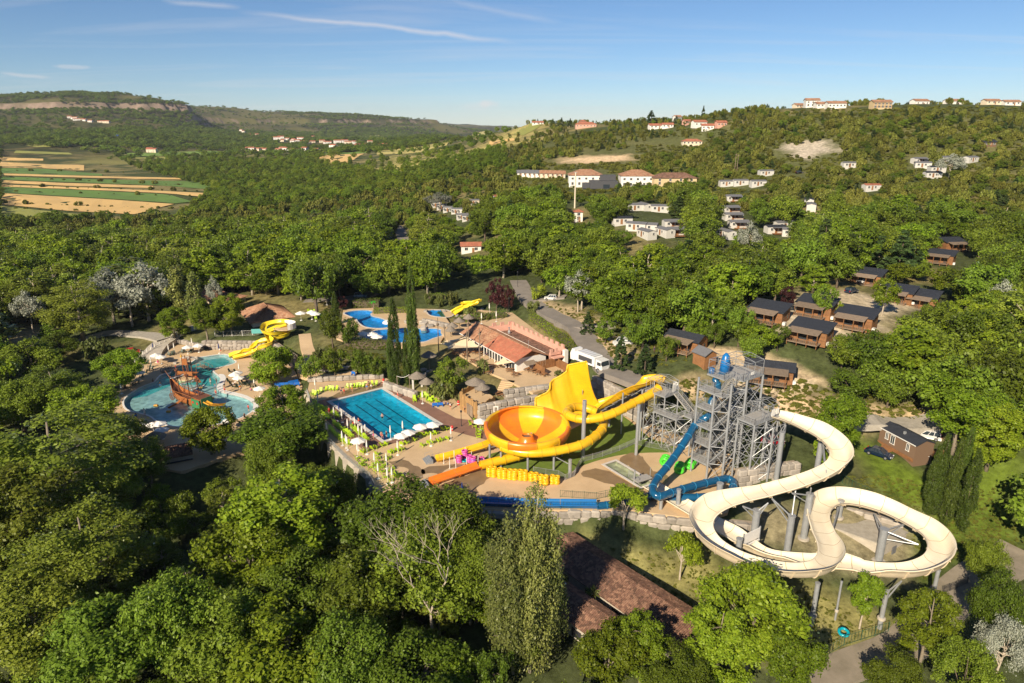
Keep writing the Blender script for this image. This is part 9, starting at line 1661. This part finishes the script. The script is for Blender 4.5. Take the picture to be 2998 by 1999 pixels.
names = {'oak': ('oak_woodland','oak wood covering the valley floor and hillsides'),'plane': ('leafy_woodland','bright green broadleaved trees mixed into the distant woods'),'ash': ('ash_woodland','feathery ash woods along the river behind the park'),'poplar': ('poplar_woodland','narrow poplars scattered through the valley woods'),'conifer': ('conifer_scatter','dark conifers scattered over the upper hillside'),'bush': ('hillside_scrub','low scrub covering the upper hillside'),'wood': ('distant_woodland','dense dark woods on the distant plateau slopes')}
src_spot = {'oak': (1330,560),'plane': (1180,560),'ash': (760,520),'poplar': (640,470),'conifer': (1700,400),'bush': (2150,440),'wood': (560,395)}
for b,l in byk.items():
 fk = {'wood': 'oak_f','bush': 'scrub_m'}.get(b,b + '_m'); cm,tm,R0,H0 = TREES[fk]
 t0 = l.pop(0 if b != 'wood' else len(l) // 2)
 src = tree(fk,t0[0],t0[1],t0[3],t0[4],{'oak': 'small oak at the edge of the distant oak wood','plane': 'small bright tree at the edge of the distant woods','ash': 'small ash at the edge of the river wood','poplar': 'distant narrow poplar at the edge of the valley wood','conifer': 'small dark conifer on the upper hillside','bush': 'low shrub on the upper hillside','wood': 'dark tree clump at the foot of the distant plateau'}[b],'tree',name={'wood': 'oak_tree'}.get(b),z=t0[2])
 pts = [(x,y,z,wr_ * (2.2 if b == 'wood' else 1.0) / R0,h_ * (1.1 if b == 'wood' else 1) / H0,random.uniform(0,6.28)) for x,y,z,h_,wr_,_ in l]
 gn_scatter(names[b][0],names[b][1],'woodland',pts,src.children[0],b)
# rough grass and dry weeds on the sandy banks
wp = []
for poly,dens,kk in (([(1880,1130),(2010,1110),(2240,1160),(2450,1160),(2700,1180),(2750,1260),(2500,1250),(2300,1240),(2100,1200),(1950,1200)],700,.5),([(1700,1600),(2000,1640),(2300,1700),(2450,1760),(2600,1830),(2450,1900),(2200,1900),(1900,1700)],700,.22),([(2480,1390),(2560,1390),(2760,1420),(2998,1400),(2998,1600),(2850,1600),(2700,1700),(2660,1500),(2540,1450)],1500,.22),([(1560,880),(1700,900),(1850,1040),(1790,1060),(1610,930)],260,.45),([(2090,1090),(2330,1110),(2440,1150),(2700,1180),(2300,1160)],260,.55),([(1500,1080),(1690,1140),(1640,1160),(1490,1150)],120,.4),([(1700,900),(1900,960),(2050,1050),(1900,1080),(1750,1000)],300,.5),([(900,1020),(1150,1040),(1240,1100),(1100,1095),(920,1090)],260,.5)):
 pg = [tuple(G(*q))[:2] for q in poly]; a0 = np.array(pg).min(0); a1 = np.array(pg).max(0); q = rng.uniform(a0,a1,(dens * 3,2)); q = q[pdist(q[:,0],q[:,1],pg) < 0][:dens]; zz = H(q[:,0],q[:,1])
 for (x,y),z in zip(q,zz):
  if max(0,0) == 0 and min(pdist(np.array([x]),np.array([y]),d_)[0] for d_,_ in DECKS) > .3: k_ = kk * random.uniform(.2,.75); wp.append((x,y,z - .05,k_,k_ * random.uniform(.5,1),random.uniform(0,6.28)))
bsrc = [o for o in bpy.data.objects if o.get('label') == 'low shrub on the upper hillside'][0].children[0]
gn_scatter('weeds','dry weeds and tufts of rough grass on the banks and lawns','weeds',wp,bsrc,'w')
print('TREES',NTREE,{b: len(l) for b,l in byk.items()})
